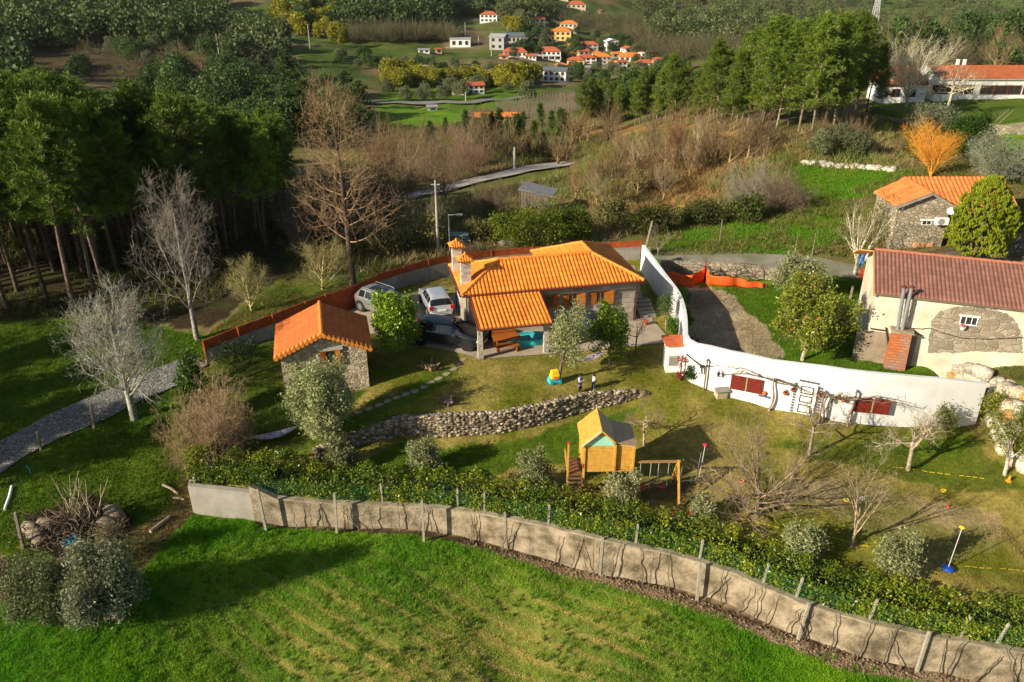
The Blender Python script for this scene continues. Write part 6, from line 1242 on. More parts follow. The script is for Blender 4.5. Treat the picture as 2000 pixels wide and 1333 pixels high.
# ------------------------------------------------------------------ garden objects
p = G(1083,748); g = thing("toy_car","yellow and turquoise ride-on plastic toy at the foot of the olive trunk","toy",p,.3); MB().box((0,0,.22),(.75,.45,.3),top=.85).build("body",MATS["turquoise_plastic"],g); MB().box((0,0,.58),(.5,.42,.42),top=.7).build("cabin",mat("yellow_plastic",(.85,.62,.02),.4),g); MB().box((0,-.23,.42),(.3,.05,.16)).build("hood",mat("orange_plastic",(.85,.25,.02),.4),g)
for x in (-.25,.25):
 for y in (-.22,.22): MB().tube([(x,y - .03,.11),(x,y + .03,.11)],.11,14).build("wheel",MATS["turquoise_plastic"],g)
p = G(1147,771); g = thing("toy_crate","small flat orange toy box on the grass by the children","box",p,.2); MB().box((0,0,.07),(.34,.22,.12)).build("body",MATS["orange_plastic"],g); MB().box((0,0,.14),(.36,.24,.03)).build("lid",MATS["orange_plastic"],g)
def hammock(px0,py0,px1,py1,lab,sag=.35,h=1.0,c=(.30,.22,.32)):
 a = G(px0,py0); b_ = G(px1,py1); a.z += h; b_.z += h; g = thing("hammock",lab,"hammock",a.lerp(b_,.5)); V = []; F = []; n = 20
 for i in range(n + 1):
  t = i / n; q = a.lerp(b_,t); q.z -= sag * 4 * t * (1 - t); d = (b_ - a).normalized(); s_ = Vector((-d.y,d.x,0)); w = .28 * math.sin(math.pi * t) ** .7 + .02
  for j in range(6): u = (j / 5 - .5) * 2; V.append(tuple(q + s_ * w * u + Vector((0,0,.16 * u * u * math.sin(math.pi * t))) - g.location))
 for i in range(n):
  for j in range(5): k = i * 6 + j; F.append((k,k + 1,k + 7,k + 6))
 me = rawmesh("cloth",V,F,smooth=True); o = link("cloth",me,mat("striped_cloth",(.32,.24,.34),.8,(.55,.50,.52),9,lo=.45,hi=.55),g); m = o.modifiers.new("s",'SOLIDIFY'); m.thickness = .012
 for q,e in ((a,-1),(b_,1)): d = (b_ - a).normalized() * e; MB().tube([tuple(q - g.location),tuple(q + d * .6 + Vector((0,0,.25)) - g.location)],.012,5).build("cord",MATS["grey_rope"],g)
hammock(492,872,583,850,"grey and mauve striped hammock hanging between the brown bush and the olive tree",.35,.55)
hammock(1138,722,1178,703,"dark striped hammock sagging from the lemon tree on the upper lawn",.2,.55)
def stump(px,py,lab,s,col):
 p = G(px,py); g = thing("planter_stump",lab,"stump",p); rg = np.random.default_rng(int(px)); sg = []
 for i in range(13): a = rg.uniform(0,6.28); l = s * rg.uniform(.25,.75); el = rg.uniform(.2,1.3); o = np.array([math.cos(a),math.sin(a),0]) * s * rg.uniform(.05,.55); d = np.array([math.cos(a) * math.cos(el),math.sin(a) * math.cos(el),math.sin(el)]); sg.append((*o,*(o + d * l),.10 * s,.055 * s))
 tp = merge(twigparts(sg,col,.001)); link("branches",rawmesh("stump",tp[0],tp[1],tp[2],smooth=True),bark,g); V,F,C = stones([(0,0,.08)],[(s * .45,s * .35,.18)],[col],3); link("base",rawmesh("sb",V,F,C),stonem,g)
stump(841,720,"gnarled pale root stump on the lawn below the dark car",.9,(.34,.22,.13)); stump(876,788,"gnarled grey root stump on the lawn above the dry-stone wall",.8,(.20,.15,.12))
# stepping stones
for i,(a,b_) in enumerate(((700,806),(722,799),(741,792),(757,784),(776,777),(793,771),(810,765),(828,757),(842,747),(857,740),(872,731),(886,722),(897,712),(905,703))):
 p = G(a,b_); r = random.Random(i); mb = MB(); n = 7; mb.prism([(math.cos(k / n * 6.28) * r.uniform(.2,.3),math.sin(k / n * 6.28) * r.uniform(.15,.22)) for k in range(n)],-.05,.035); o = mb.build("stepping_stone",mat("flat_stone",(.36,.30,.22),.9,(.26,.21,.15),7,.4,25)); o.location = p; o.rotation_euler = (0,0,.6); tag(o,f"flat stepping stone, {(nth + ['eleventh', 'twelfth', 'thirteenth', 'fourteenth'])[i]} along the path from the olive tree up to the patio","stepping stone","stepping stones across the lawn")
# football rings, poles, cones and tape
def disc_pole(px,py,tx,ty,lab,topcol,base=True):
 p = G(px,py); h = top_height(p,[(tx - 300,ty),(tx + 300,ty)]); h = min(h,2.2); g = thing("marker_pole",lab,"pole",p); tpx = (tx - px) * .014
 if base: MB().lathe((0,0,0),[(.16,0),(.26,.03),(.26,.08),(.1,.11)],16).build("base",mat("blue_disc",(.01,.07,.42),.4),g)
 MB().tube([(0,0,.08),(tpx,0,h)],.016,6).build("pole",mat("white_tube",(.6,.6,.6),.5),g); MB().lathe((tpx,0,h),[(.05,0),(.12,.03),(.12,.06),(.05,.08)],12).build("ring",topcol,g)
yel = MATS["yellow_plastic"]; red_ = MATS["red_plastic"]
disc_pole(1851,1112,1856,1032,"slim white pole with a blue disc base and a yellow ring on top",yel); disc_pole(1363,945,1372,868,"slim pole with a red flag cap beside the swings",red_,False)
for i,(a,b_,lab,mt) in enumerate(((1350,1003,"red cone on the grass behind the hedge by the swings",red_),(1970,940,"orange cone on the grass at the right edge by the boulder wall",MATS["orange_plastic"]),(1873,1062,"tiny red cone behind the blue disc pole",red_),(1852,990,"tiny red cone on the bare patch of lawn",red_))):
 p = G(a,b_); o = MB().lathe((0,0,0),[(.16,0),(.16,.02),(.09,.04),(.02,.34)] if i < 2 else [(.09,0),(.09,.02),(.03,.10)],12).build("marker_cone",mt); o.location = p; tag(o,lab,"cone","marker cones on the lawn")
for i,(a,b_,mt,lab) in enumerate(((1653,978,yel,"yellow ring lying on the lawn left of the slender bare tree"),(1684,975,whitep,"white ring lying on the lawn by the slender bare tree"),(1843,960,yel,"yellow ring lying on the dry lawn near the long tape"),(1449,941,mat("peach_plastic",(.7,.2,.1),.5),"peach ring lying under the big bare plum tree"))):
 p = G(a,b_); m = MB(); pts = [(math.cos(k * .628) * .11,math.sin(k * .628) * .11,.04) for k in range(11)]; m.tube(pts,.028,6,cap=False); o = m.build("training_ring",mt); o.location = p; tag(o,lab,"ring","rings on the lawn")
def tape(pts,lab):
 ps = [G(*p) for p in pts]; ps = dens([tuple(p) for p in ps],.28); o_ = ps[0].copy(); m = MB()
 for i in range(0,len(ps) - 1):
  a,b_ = ps[i].copy(),ps[i + 1].copy(); a.z = gz(a.x,a.y) + .05; b_.z = gz(b_.x,b_.y) + .05
  if i % 5 != 4: m.tube([tuple(a - o_),tuple(a.lerp(b_,.72) - o_)],.012,5)
 o = m.build("boundary_tape",yel); o.location = o_; tag(o,lab,"tape")
tape([(1745,915),(1800,921),(1860,929),(1925,937)],"dashed yellow tape across the lawn below the white wall"); tape([(1405,1010),(1460,1018),(1525,1034),(1625,1052),(1700,1070)],"dashed yellow tape along the shaded lawn behind the hedge"); tape([(1885,1108),(1940,1112),(2010,1118)],"dashed yellow tape running right from the blue disc pole")
# poles and masts
def pole(px,py,ty,lab,r=.11,m=None,arm=True,name="utility_pole",lamp=False,ht=None):
 p = G(px,py); h = ht or top_height(p,[(px - 400,ty),(px + 400,ty)]) if ht else top_height2(p,ty); g = thing(name,lab,"pole",p); mt = m or mat("concrete_pole",(.40,.39,.36),.8,(.32,.31,.29),3); MB().tube([(0,0,-.2),(0,0,h)],[r,r * .6],8).build("shaft",mt,g)
 if arm: MB().beam((-.35,0,h - .35),(.35,0,h - .35),.08).build("crossarm",mt,g); MB().lathe((0,0,h - .1),[(.03,0),(.08,.04),(.05,.2)],8).build("insulator",iron,g)
 if lamp: MB().beam((0,0,h - .1),(.7,-.3,h + .05),.05).build("bracket",steel,g); MB().box((.85,-.36,h + .06),(.5,.2,.1)).build("lamp_head",steel,g)
 return g
def top_height2(p,ty):
 lo,hi = .2,60
 for _ in range(40):
  m_ = (lo + hi) / 2; _x,y,_z = proj(p.x,p.y,p.z + m_)
  if y > ty: lo = m_
  else: hi = m_
 return (lo + hi) / 2
pole(856,492,352,"tall grey concrete pole with a crossarm behind the rust coloured fence",.13)
lp = pole(879,498,418,"slim street lamp pole behind the twin chimneys",.06,steel,False,"street_lamp",True)
for a,b_,c,lab in ((1405,478,428,"thin wooden stake on the green slope right of the white wall's far end"),(1551,506,460,"wooden stake beside the lane, left one of the two"),(1586,500,456,"wooden stake beside the lane, right one of the two")): pole(a,b_,c,lab,.06,greyw,False,"wooden_stake")
for a,b_,c,lab in ((1005,332,288,"thin pole by the valley road below the young pines"),(606,97,48,"grey power pole on the far left hillside among mimosa"),(430,122,66,"white power pole above the lonely white farmhouse"),(909,76,44,"thin pole above the terraced flat-roofed house"),(1007,35,2,"orange-brown pole near the hilltop house"),(960,110,62,"pole by the grey unfinished house"),(935,88,70,"short pole on the grass slope by the modern house"),(1045,66,30,"pole beside the village street"),(910,202,180,"pole in the valley meadow below the pink-roofed cottage")): pole(a,b_,c,lab,.22,None,False)
pl_ = G(1703,66); g = thing("lattice_pylon","steel lattice power pylon on the hazy hillside","pylon",pl_); hh9 = top_height2(pl_,-25); mb = MB(); w0 = 2.6
for s in ((-1,-1),(1,-1),(1,1),(-1,1)): mb.beam((s[0] * w0,s[1] * w0,0),(s[0] * .5,s[1] * .5,hh9),.42)
for i in range(9):
 z0 = hh9 * i / 9; z1 = hh9 * (i + 1) / 9; a = w0 + (.5 - w0) * i / 9; b_ = w0 + (.5 - w0) * (i + 1) / 9
 for s in (1,-1): mb.beam((-a,s * a,z0),(b_,s * b_,z1),.25); mb.beam((a,s * a,z0),(-b_,s * b_,z1),.25)
mb.build("lattice",mat("pylon_steel",(.45,.46,.48),.6),g); MB().beam((-5,0,hh9 * .86),(5,0,hh9 * .86),.4).build("crossarm",MATS["pylon_steel"],g)
# orange plastic netting
op = [(1300,556),(1350,562),(1372,553),(1376,548),(1383,560),(1430,561),(1460,562),(1496,564)]; oh = [.85,.95,1.1,1.2,.9,.75,.5,.3]
ob = [G(a,b_) for a,b_ in op]; g = thing("orange_netting","sagging orange plastic safety netting across the neighbour's garden","netting",ob[3]); V = []; F = []; k = 0
fine = []
for i in range(len(ob) - 1):
 for j in range(8): t = j / 8; p = ob[i].lerp(ob[i + 1],t); h = oh[i] * (1 - t) + oh[i + 1] * t; fine.append((p + Vector((.03 * math.sin(9 * (i + t)),.10 * math.sin(5 * (i + t)),0)),h * (1 + .08 * math.sin(7 * (i + t)))))
for p,h in fine:
 for q in range(5): u = q / 4; V.append((p.x - g.location.x,p.y + .10 * math.sin(3 * u + p.x) - g.location.y,gz(p.x,p.y) + h * u - g.location.z))
for i in range(len(fine) - 1):
 for q in range(4): a = i * 5 + q; F.append((a,a + 5,a + 6,a + 1))
o = link("net",rawmesh("net",V,F,smooth=True),mat("orange_net",(.80,.13,.015),.7,(.62,.08,.01),3,.5,40),g); o.modifiers.new("s",'SOLIDIFY').thickness = .015
for i in (0,3,5,7): p = ob[i] - g.location; MB().tube([tuple(p),tuple(p + Vector((0,0,oh[i] + .15)))],.03,6).build("stake",mat("red_stake",(.35,.05,.03),.7),g)
# clothes line
cl = G(1672,548); g = thing("clothes_line","clothes line crowded with blue, white and red washing behind the cream building","clothes line",cl); MB().tube([(-.1,0,0),(-.1,0,2.2)],.04,6).build("pole",greyw,g); MB().tube([(1.9,.4,0),(1.9,.4,2.2)],.04,6).build("pole",greyw,g); MB().tube([(-.1,0,2.05),(1.9,.4,2.05)],.012,4).build("line",greyw,g)
for i,(c,z,w_,h_) in enumerate((((.10,.30,.65),1.6,.4,.9),((.75,.75,.78),1.7,.42,.7),((.02,.03,.06),1.55,.38,1.0),((.6,.62,.66),1.6,.4,.85),((.05,.12,.3),1.65,.35,.7))):
 x = .1 + i * .36; m = MB(); V = []; F = []
 for a in range(5):
  for b_ in range(5): V.append((x + (a / 4 - .5) * w_,x * .2 + .05 * math.sin(a * 1.7 + b_),2.04 - h_ * b_ / 4))
 for a in range(4):
  for b_ in range(4): k = a * 5 + b_; F.append((k,k + 5,k + 6,k + 1))
 o = link("garment",rawmesh("garment",V,F,smooth=True),mat(f"laundry_{['blue','white','black','grey','navy'][i]}",c,.8),g); o.modifiers.new("s",'SOLIDIFY').thickness = .02
for i in range(2): o = MB().box((.35 + i * .9,-.15 + i * .15,.55),(.5,.1,.7)).build("garment",mat("laundry_red",(.65,.10,.03),.8,(.4,.05,.02),8),g)
# small shack in the scrub, board piles
p = G(1048,418); g = thing("wooden_shack","tumbledown grey wooden shack in the scrub behind the house","shack",p,R(-12)); m = MB()
for i in range(9): m.box((-1.5 + i * .33,0,1.15),(.28,.05,2.3 - i * .07))
m.build("front_wall",greyw,g); m = MB()
for i in range(6): m.box((-1.65,.1 + i * .4,1.1),(.05,.34,2.2))
m.build("side_wall",greyw,g); MB().slab([(-1.8,-.3,2.45),(1.6,-.3,1.9),(1.6,2.7,1.9),(-1.8,2.7,2.5)],.08).build("roof",mat("tin_roof",(.16,.16,.17),.6,(.28,.27,.25),3,.3),g); m = MB(); m.box((1.3,0,.95),(.1,.1,1.9)); m.build("post",greyw,g)
for i,(a,b_,lab,c) in enumerate(((898,478,"pile of pale green boards behind the fence left of the lamp",(.25,.36,.30)),(996,478,"stack of pale planks on the strip of grass behind the roof",(.42,.36,.28)))):
 p = G(a,b_); g = thing("board_pile",lab,"boards",p,.3 * i); mt = mat(f"boards_{'green' if i == 0 else 'pale'}",c,.8,tuple(x * .6 for x in c),7)
 for k in range(5 if i == 0 else 3): MB().box((random.Random(k).uniform(-.1,.1),0,.1 + k * .2 if i == 0 else .06 + k * .1),(1.6,1.0,.07)).build("board",mt,g)
# brush pile with blue rope, logs and scraps at the left
p = G(140,1040); g = thing("brush_pile","dark tangled heap of cut branches on the grass at the left","brush pile",p); rg = np.random.default_rng(21); sg = []
for i in range(420):
 a = rg.uniform(0,6.28); r = rg.uniform(0,1.7) ** .9; o = np.array([math.cos(a) * r * 1.25,math.sin(a) * r,max(0,(1.0 - r * .55)) * rg.random()]); d = rnd_unit(rg,1)[0]; d[2] = abs(d[2]) * .5; d /= np.linalg.norm(d); l = rg.uniform(.5,1.3); m_ = o + d * l * .5 + rg.normal(size=3) * .06; e = o + d * l + rg.normal(size=3) * .12; sg += [(*o,*m_,.022,.016),(*m_,*e,.016,.006)]
st_ = []
for i in range(16):
 o = np.array([rg.uniform(-.3,1.1),rg.uniform(0,.8),.4]); d = np.array([rg.normal() * .22,rg.normal() * .15,1.]); q = o
 for k in range(5): d = d + rg.normal(size=3) * .10; d /= np.linalg.norm(d); e = q + d * rg.uniform(.3,.6); st_.append((*q,*e,.04 * (1 - k / 7),.04 * (1 - (k + 1) / 7))); q = e
tp = merge([(lambda VF: (VF[0],VF[1],np.repeat(RGB([(.10,.065,.04),(.20,.14,.09),(.06,.04,.03),(.26,.21,.13)])[rg.integers(0,4,len(sg))],8,0)))(tubes(np.array(sg),4))]); link("branches",rawmesh("brush",*tp),bark,g); tp = merge(twigparts(st_,(.46,.38,.24),.01)); link("shoots",rawmesh("shoots",*tp,smooth=True),bark,g)
V,F,C = stones([(-1.5,-.3,.15),(-1.9,.1,.2),(-1.3,.3,.25),(1.5,.3,.3),(1.7,.8,.35),(1.4,1.2,.3),(-1.1,-.7,.15)],[(.45,.3,.3)] * 7,[(.30,.24,.17)],5); link("boulders",rawmesh("bl",V,F,C),stonem,g)
rp = thing("rope","bright blue rope tangled on the brush pile","rope",G(150,1062) + Vector((0,-.3,.5))); mb = MB(); pts = []
for i in range(60): t = i * .35; pts.append((.28 * math.sin(t) * math.cos(t * .37) + .05 * math.sin(5 * t),.22 * math.cos(t * 1.2),.06 + .05 * math.sin(2.1 * t) - .004 * i))
mb.tube(pts,.02,6); mb.build("cord",mat("blue_rope",(.02,.32,.55),.6),rp)
def log(px,py,tx,ty,r,lab,m=None):
 a = G(px,py); b_ = G(tx,ty); a.z += r; b_.z += r; mid = a.lerp(b_,.5) + Vector((.03,.04,0)); o = MB().tube([tuple(a - a),tuple(mid - a),tuple(b_ - a)],[r,r * 1.1,r * .9],7).build("log",m or mat("pale_wood",(.42,.33,.22),.9,(.3,.23,.15),5,.4)); o.location = a; tag(o,lab,"log","logs and stones strewn on the left grass")
log(294,1042,332,1012,.085,"long pale squared timber lying on the bright grass"); log(318,949,348,967,.07,"short pale log near the hedge corner"); log(338,975,360,978,.06,"small broken pale log just left of the concrete end section"); log(10,998,24,952,.07,"bleached log at the left edge of the grass",whitep); log(52,912,60,926,.03,"thin cyan pipe lying on the shaded grass",mat("cyan_pipe",(.05,.4,.45),.5))
post(45,1072,30,1003,"leaning dark stake beside the brush pile",.06,"wooden_stake",greyw,hmax=2.0,grp=None); post(184,837,176,790,"leaning grey post at the edge of the cobbled path",.06,"wooden_stake",greyw,hmax=1.6,grp=None); post(80,880,72,845,"short grey post at the lower edge of the cobbled path",.05,"wooden_stake",greyw,hmax=1.4,grp=None); post(356,760,372,718,"slanting dark post where the cobbled path meets the hedge",.06,"wooden_stake",iron,hmax=1.6,grp=None)
for a,b_,c,d,lab in ((1348,668,1346,650,"left of two short pale stakes behind the bend of the white wall"),(1356,672,1358,652,"right of two short pale stakes behind the bend of the white wall"),(1255,505,1277,420,"tall leaning branch post at the far end of the white wall"),(1660,585,1666,560,"short concrete post in the bushes beside the cream building")): post(a,b_,c,d,lab,.05,"wooden_stake",MATS["pale_wood"],hmax=3.0,grp=None)
# ------------------------------------------------------------------ named trees and bushes
def mz(p): return (p - Vector((0,0,CH))).dot(Vector((0,CP,-SP)))
def wm(p,wpx): return wpx * mz(p) / FPX
def bare(kind,px,py,ty,wpx,col,label,r0=.13,seed=1,tcol=None,trunk=1.0,kid=1.0,cat="tree",name="bare_tree",tilt=(0,0),cut=.35,buds=None,rz=0,group=None,fz=2):
 p = G(px,py); H = top_height2(p,ty); me = bare_tree(kind,seed,round(H,2),r0,wm(p,wpx) / 2,col,tcol,trunk,kid,tilt,cut,buds,fz); return plant(name,me,p,rz,1,label,cat,group,(bark,bark))
def leafy(kind,px,py,ty,wpx,label,cols,r0=.12,seed=1,tcol=(.16,.12,.08),ls=.055,per=16,sp=.16,kid=1.0,trunk=1.0,cat="tree",name="olive_tree",m=None,extra=None,rz=0,zmin=None,group=None,asp=.45):
 p = G(px,py); H = top_height2(p,ty) * .96; me = leafy_tree(kind,seed,round(H,2),r0,max(.3,wm(p,wpx) / 2 - sp),tcol,cols,ls,per,sp,kid,trunk,extra,asp,zmin); return plant(name,me,p,rz,1,label,cat,group,(bark,m or foliage))
bare('bare',262,818,553,195,(.31,.30,.24),"broad leafless tree with a mossy pale trunk beside the cobbled path",.24,3,(.36,.36,.27),1.0,1.6,fz=1)
bare('bare',386,664,352,150,(.36,.32,.26),"tall leafless tree with a long bare grey trunk before the dark pine wood",.19,9,(.30,.28,.24),1.0,1.1,fz=2)
bare('mossy',492,608,502,112,(.36,.32,.13),"small mossy leafless tree on the sunlit bank behind the fence",.10,4,None,.8,1.0)
bare('mossy',628,566,478,125,(.42,.36,.15),"yellowish leafless bushy tree just behind the shed's fence",.10,6,None,.6,1.2)
bare('deadpine',690,556,158,214,(.34,.22,.12),"very tall dead conifer with rusty brown twigs and a dark trunk",.30,5,(.075,.05,.035),1.0,1.0,cut=.5,name="dead_conifer",fz=1)
bare('bush',425,892,742,178,(.42,.29,.16),"big round brown leafless bush behind the hedge corner",.07,7,None,.3,1.35,cat="bush",name="bare_bush",fz=5)
bare('plum',1478,1010,812,270,(.25,.18,.12),"wide many-limbed leafless plum tree right of the swings",.13,8,(.20,.145,.10),.5,1.0,name="plum_tree",fz=1)
bare('slim',1664,1068,872,120,(.36,.27,.18),"slender pale leafless fruit tree on the lawn by the white ring",.07,10,None,.8,.9,name="fruit_tree")
bare('pruned',1580,890,778,130,(.34,.27,.19),"leafless pruned fruit tree in front of the old white door",.09,12,(.28,.22,.17),.7,1.1,name="fruit_tree")
bare('pruned',1772,918,795,165,(.56,.47,.31),"pale lichened pruned fruit tree right of the maroon shutters",.12,14,(.45,.36,.24),.7,1.3,name="fruit_tree")
bare('pruned',1258,870,784,95,(.36,.25,.16),"small leafless tree behind the playhouse roof",.07,15,(.40,.32,.22),.8,1.0,name="fruit_tree")
bare('pruned',1241,692,628,60,(.14,.09,.07),"tiny dark leafless tree at the edge of the patio",.05,16,None,.8,.8,name="fruit_tree")
bare('vase',1668,540,384,130,(.50,.44,.31),"pale leafless tree by the washing line behind the cream building",.16,17,(.44,.40,.30),.8,.7)
bare('slim',1816,350,240,125,(.66,.29,.035),"bright orange-twigged leafless willow above the old stone house",.10,18,None,.3,2.0,name="orange_willow")
bare('plum',1945,362,250,150,(.40,.42,.29),"lichen-grey leafless tree behind the old stone house's roof",.14,19,None,.5,1.3,buds=(.07,3,.1,OLV))
bare('vase',1770,210,70,150,(.55,.50,.33),"pale vase-shaped leafless tree at the left end of the long white building",.22,20,(.5,.46,.32),.8,1.5)
bare('pruned',1848,224,120,120,(.52,.46,.30),"pale spreading leafless tree in front of the long white building",.18,21,None,.7,1.3)
bare('bush',1468,402,316,125,(.30,.25,.19),"grey leafless thicket on the slope left of the green meadow",.09,22,None,.3,1.2,cat="bush",name="bare_bush",fz=5)
bare('bush',1530,408,338,125,(.26,.19,.12),"brown leafless thicket next to the green meadow",.07,23,None,.3,1.2,cat="bush",name="bare_bush",fz=5)
bare('bush',1700,480,370,110,(.24,.20,.08),"olive-brown bush against the left wall of the old stone house",.07,24,None,.3,1.0,cat="bush",name="bare_bush",buds=(.06,4,.1,[(.10,.11,.02),(.20,.2,.05)]))
bare('bush',915,500,478,40,(.25,.12,.09),"small reddish bush behind the house's back fence",.04,25,None,.3,.6,cat="bush",name="bare_bush")
bare('slim',1285,500,445,60,(.30,.24,.17),"thin leafless bush at the far tip of the white wall",.05,26,None,.3,.8,cat="bush",name="bare_bush")
for i,(a,b_,t,w,lab) in enumerate(((1165,402,322,55,"white-stemmed sapling right of the grey shack"),(1209,342,238,60,"pale slim tree on the rusty slope above the road"),(1265,318,238,55,"first of the slim pale trees below the pine clump"),(1313,322,230,60,"slim tree on the bracken slope, second from the road"),(1358,318,222,50,"slim tree in the middle of the bracken slope"),(1398,320,212,80,"spreading pale tree on the bracken slope below the pines"),(1448,302,225,45,"thin tree below the left flank of the pine clump"),(1465,296,240,50,"reddish-twigged tree under the pine clump"),(1240,345,262,50,"bare sapling above the bend of the valley road"),(1345,350,272,46,"small bare tree low on the bracken slope"),(1490,318,260,40,"bare sapling beside the thicket"),(1125,395,318,70,"brown twiggy tree behind the shack"),(1295,392,322,60,"bare tree above the brambles"))):
 bare('slim' if i % 3 else 'vase',a,b_,t,w,[(.36,.28,.16),(.28,.19,.10),(.32,.23,.12),(.32,.16,.08)][i % 4 if i != 7 else 3],"leafless " + lab,.09,40 + i % 5,None,.8,1.0,group="leafless trees on the slope")
for i,(a,b_,t,w,c,lab) in enumerate(((870,392,250,170,(.25,.17,.10),"broad brown leafless oak behind the tall concrete pole"),(790,420,285,150,(.26,.18,.10),"brown leafless oak right of the dead conifer"),(925,345,262,110,(.25,.15,.10),"purplish brown oak above the valley road"),(745,345,255,120,(.29,.17,.09),"rusty brown oak far behind the dead conifer"),(960,430,355,90,(.22,.17,.10),"grey-brown oak behind the lamp post"),(640,430,335,130,(.17,.12,.08),"dark leafless oak in the shade left of the dead conifer"),(1070,460,395,80,(.22,.18,.10),"twiggy tree rising from the green brambles"),(600,505,400,110,(.13,.10,.07),"dark leafless tree at the edge of the pine wood"),(830,470,385,120,(.20,.17,.09),"olive-grey oak behind the curved fence"))): bare('plum',a,b_,t,w,c,"leafless " + lab,.13,60 + i % 4,(.12,.09,.07),.5,1.3,group="leafless oaks behind the fence")
# olives and citrus
OG = [(.10,.12,.04),(.19,.21,.08),(.30,.32,.14),(.46,.46,.26)]
leafy('lowolive',639,856,706,132,"large grey-green olive tree in front of the stone shed",OG,.14,31,ls=.06,per=26,sp=.17,kid=1.25,trunk=.7)
leafy('olive',1091,748,597,108,"round-headed olive tree with a clear trunk beside the toy car",OG,.11,32,ls=.055,per=20,sp=.15,kid=1.1,zmin=1.0)
def fruit(c,r=.06,n=40,f=.8):
 def g(rg,T):
  k = rg.integers(0,len(T),n); V,F,C = stones(T[k,:3] * np.array([f * 1.15,f * 1.15,1]),np.full(n,r),[c],4); q = np.concatenate([F,F[:,:1]],1); q[:,3] = F[:,0]; V2,F2,C2 = leaves(rg,T[k],r,3,.03,[c,c],1.0); return [(V2,F2,C2)]
 return g
leafy('citrus',775,686,576,106,"round glossy orange tree at the edge of the drive",CIT,.09,33,(.34,.30,.24),.075,26,.16,1.2,.6,name="citrus_tree",m=glossy,asp=.5)
leafy('citrus',1190,714,594,84,"glossy lemon tree with yellow fruit beside the patio",CIT,.08,34,(.22,.18,.13),.07,16,.15,1.0,.8,name="citrus_tree",m=glossy,extra=fruit((.75,.60,.03)),asp=.5)
leafy('citrus',1300,645,572,42,"little round-topped tree inside the bend of the white wall",[(.03,.08,.012),(.07,.13,.02),(.12,.18,.04)],.04,35,(.3,.26,.2),.05,12,.12,.8,1.0,name="small_tree",asp=.4,zmin=.9)
leafy('citrus',1313,650,622,22,"low green shrub beside the little tree in the wall's bend",[(.04,.11,.012),(.10,.19,.02)],.03,36,ls=.05,per=12,sp=.1,kid=.7,trunk=.2,cat="shrub",name="shrub")
leafy('citrus',1566,704,550,160,"camellia tree with pink flecks and a pale trunk behind the white wall",[(.05,.07,.006),(.10,.13,.01),(.19,.21,.025),(.28,.25,.05)],.13,37,(.46,.37,.27),.075,24,.17,1.2,.8,name="camellia_tree",m=glossy,extra=fruit((.55,.14,.08),.07,50),asp=.5,zmin=1.6)
leafy('olive',1545,590,503,112,"grey-green olive tree beside the orange netting",OG,.11,38,ls=.07,per=18,sp=.2,kid=1.0)
SMG = "small olives planted behind the hedge"
for i,(a,b_,t,w,lab) in enumerate(((672,912,858,62,"small silvery olive at the left end of the dry-stone wall"),(828,922,864,68,"small silvery olive below the middle of the dry-stone wall"),(1050,958,886,84,"bushy silver olive left of the playhouse steps"),(1213,1000,922,84,"pale young olive in front of the playhouse sandbox"),(1372,1016,972,46,"tiny olive by the red cone"),(1565,1098,1030,82,"silver olive bush below the big plum tree"),(1748,1138,1046,104,"rounded silver olive bush left of the blue disc pole"))):
 leafy('lowolive',a,b_,t,w,lab,OG if i != 3 else [(.16,.17,.07),(.28,.28,.13),(.40,.38,.2)],.05,70 + i,ls=.055,per=14,sp=.13,kid=.9,trunk=.25,group=SMG)
leafy('lowolive',205,1215,1062,150,"large dark olive bush at the edge of the bright field",[(.06,.075,.03),(.12,.14,.06),(.24,.26,.16),(.42,.43,.32)],.12,81,ls=.055,per=26,sp=.2,kid=1.2,trunk=.3)
leafy('lowolive',88,1215,1095,125,"sparser grey-green olive bush at the lower left",[(.07,.09,.03),(.14,.17,.06),(.26,.28,.15)],.09,82,ls=.05,per=16,sp=.2,kid=1.0,trunk=.3)
leafy('olive',12,1165,1090,80,"low brownish bush cut by the left edge of the photo",[(.12,.09,.05),(.22,.17,.10),(.36,.30,.2)],.07,83,ls=.045,per=14,sp=.18,kid=.8,trunk=.2,cat="bush",name="bush")
leafy('olive',225,1085,1020,80,"dry straw-coloured bush beside the brush pile",[(.20,.15,.07),(.34,.27,.14),(.14,.13,.05)],.05,84,ls=.035,per=12,sp=.16,kid=.9,trunk=.2,cat="bush",name="bush")
leafy('citrus',392,842,690,62,"dark ivy-covered shrub where the fence meets the cobbled path",[(.015,.04,.006),(.04,.08,.01),(.09,.12,.012)],.07,85,ls=.07,per=22,sp=.2,kid=1.0,trunk=.2,cat="shrub",name="ivy_shrub",m=glossy)
leafy('citrus',372,838,775,40,"yellow-green shrub behind the brown bush",[(.10,.14,.01),(.20,.22,.02)],.04,86,ls=.05,per=16,sp=.15,kid=.8,trunk=.2,cat="shrub",name="shrub")
leafy('citrus',455,706,672,110,"dark strappy plants along the foot of the fence",[(.012,.03,.008),(.03,.06,.012)],.05,87,ls=.09,per=10,sp=.15,kid=.8,trunk=.2,cat="shrub",name="shrub",asp=.2)
leafy('citrus',1888,318,226,98,"dense dark green evergreen beside the orange willow",[(.012,.04,.004),(.03,.075,.006),(.06,.11,.01)],.12,88,ls=.10,per=26,sp=.25,kid=1.2,trunk=.3,name="evergreen_tree")
leafy('olive',1815,262,205,100,"grey-green bush under the school terrace wall",[(.08,.09,.05),(.14,.16,.09),(.20,.21,.13)],.10,89,ls=.09,per=18,sp=.25,kid=1.0,trunk=.3,cat="bush",name="bush")
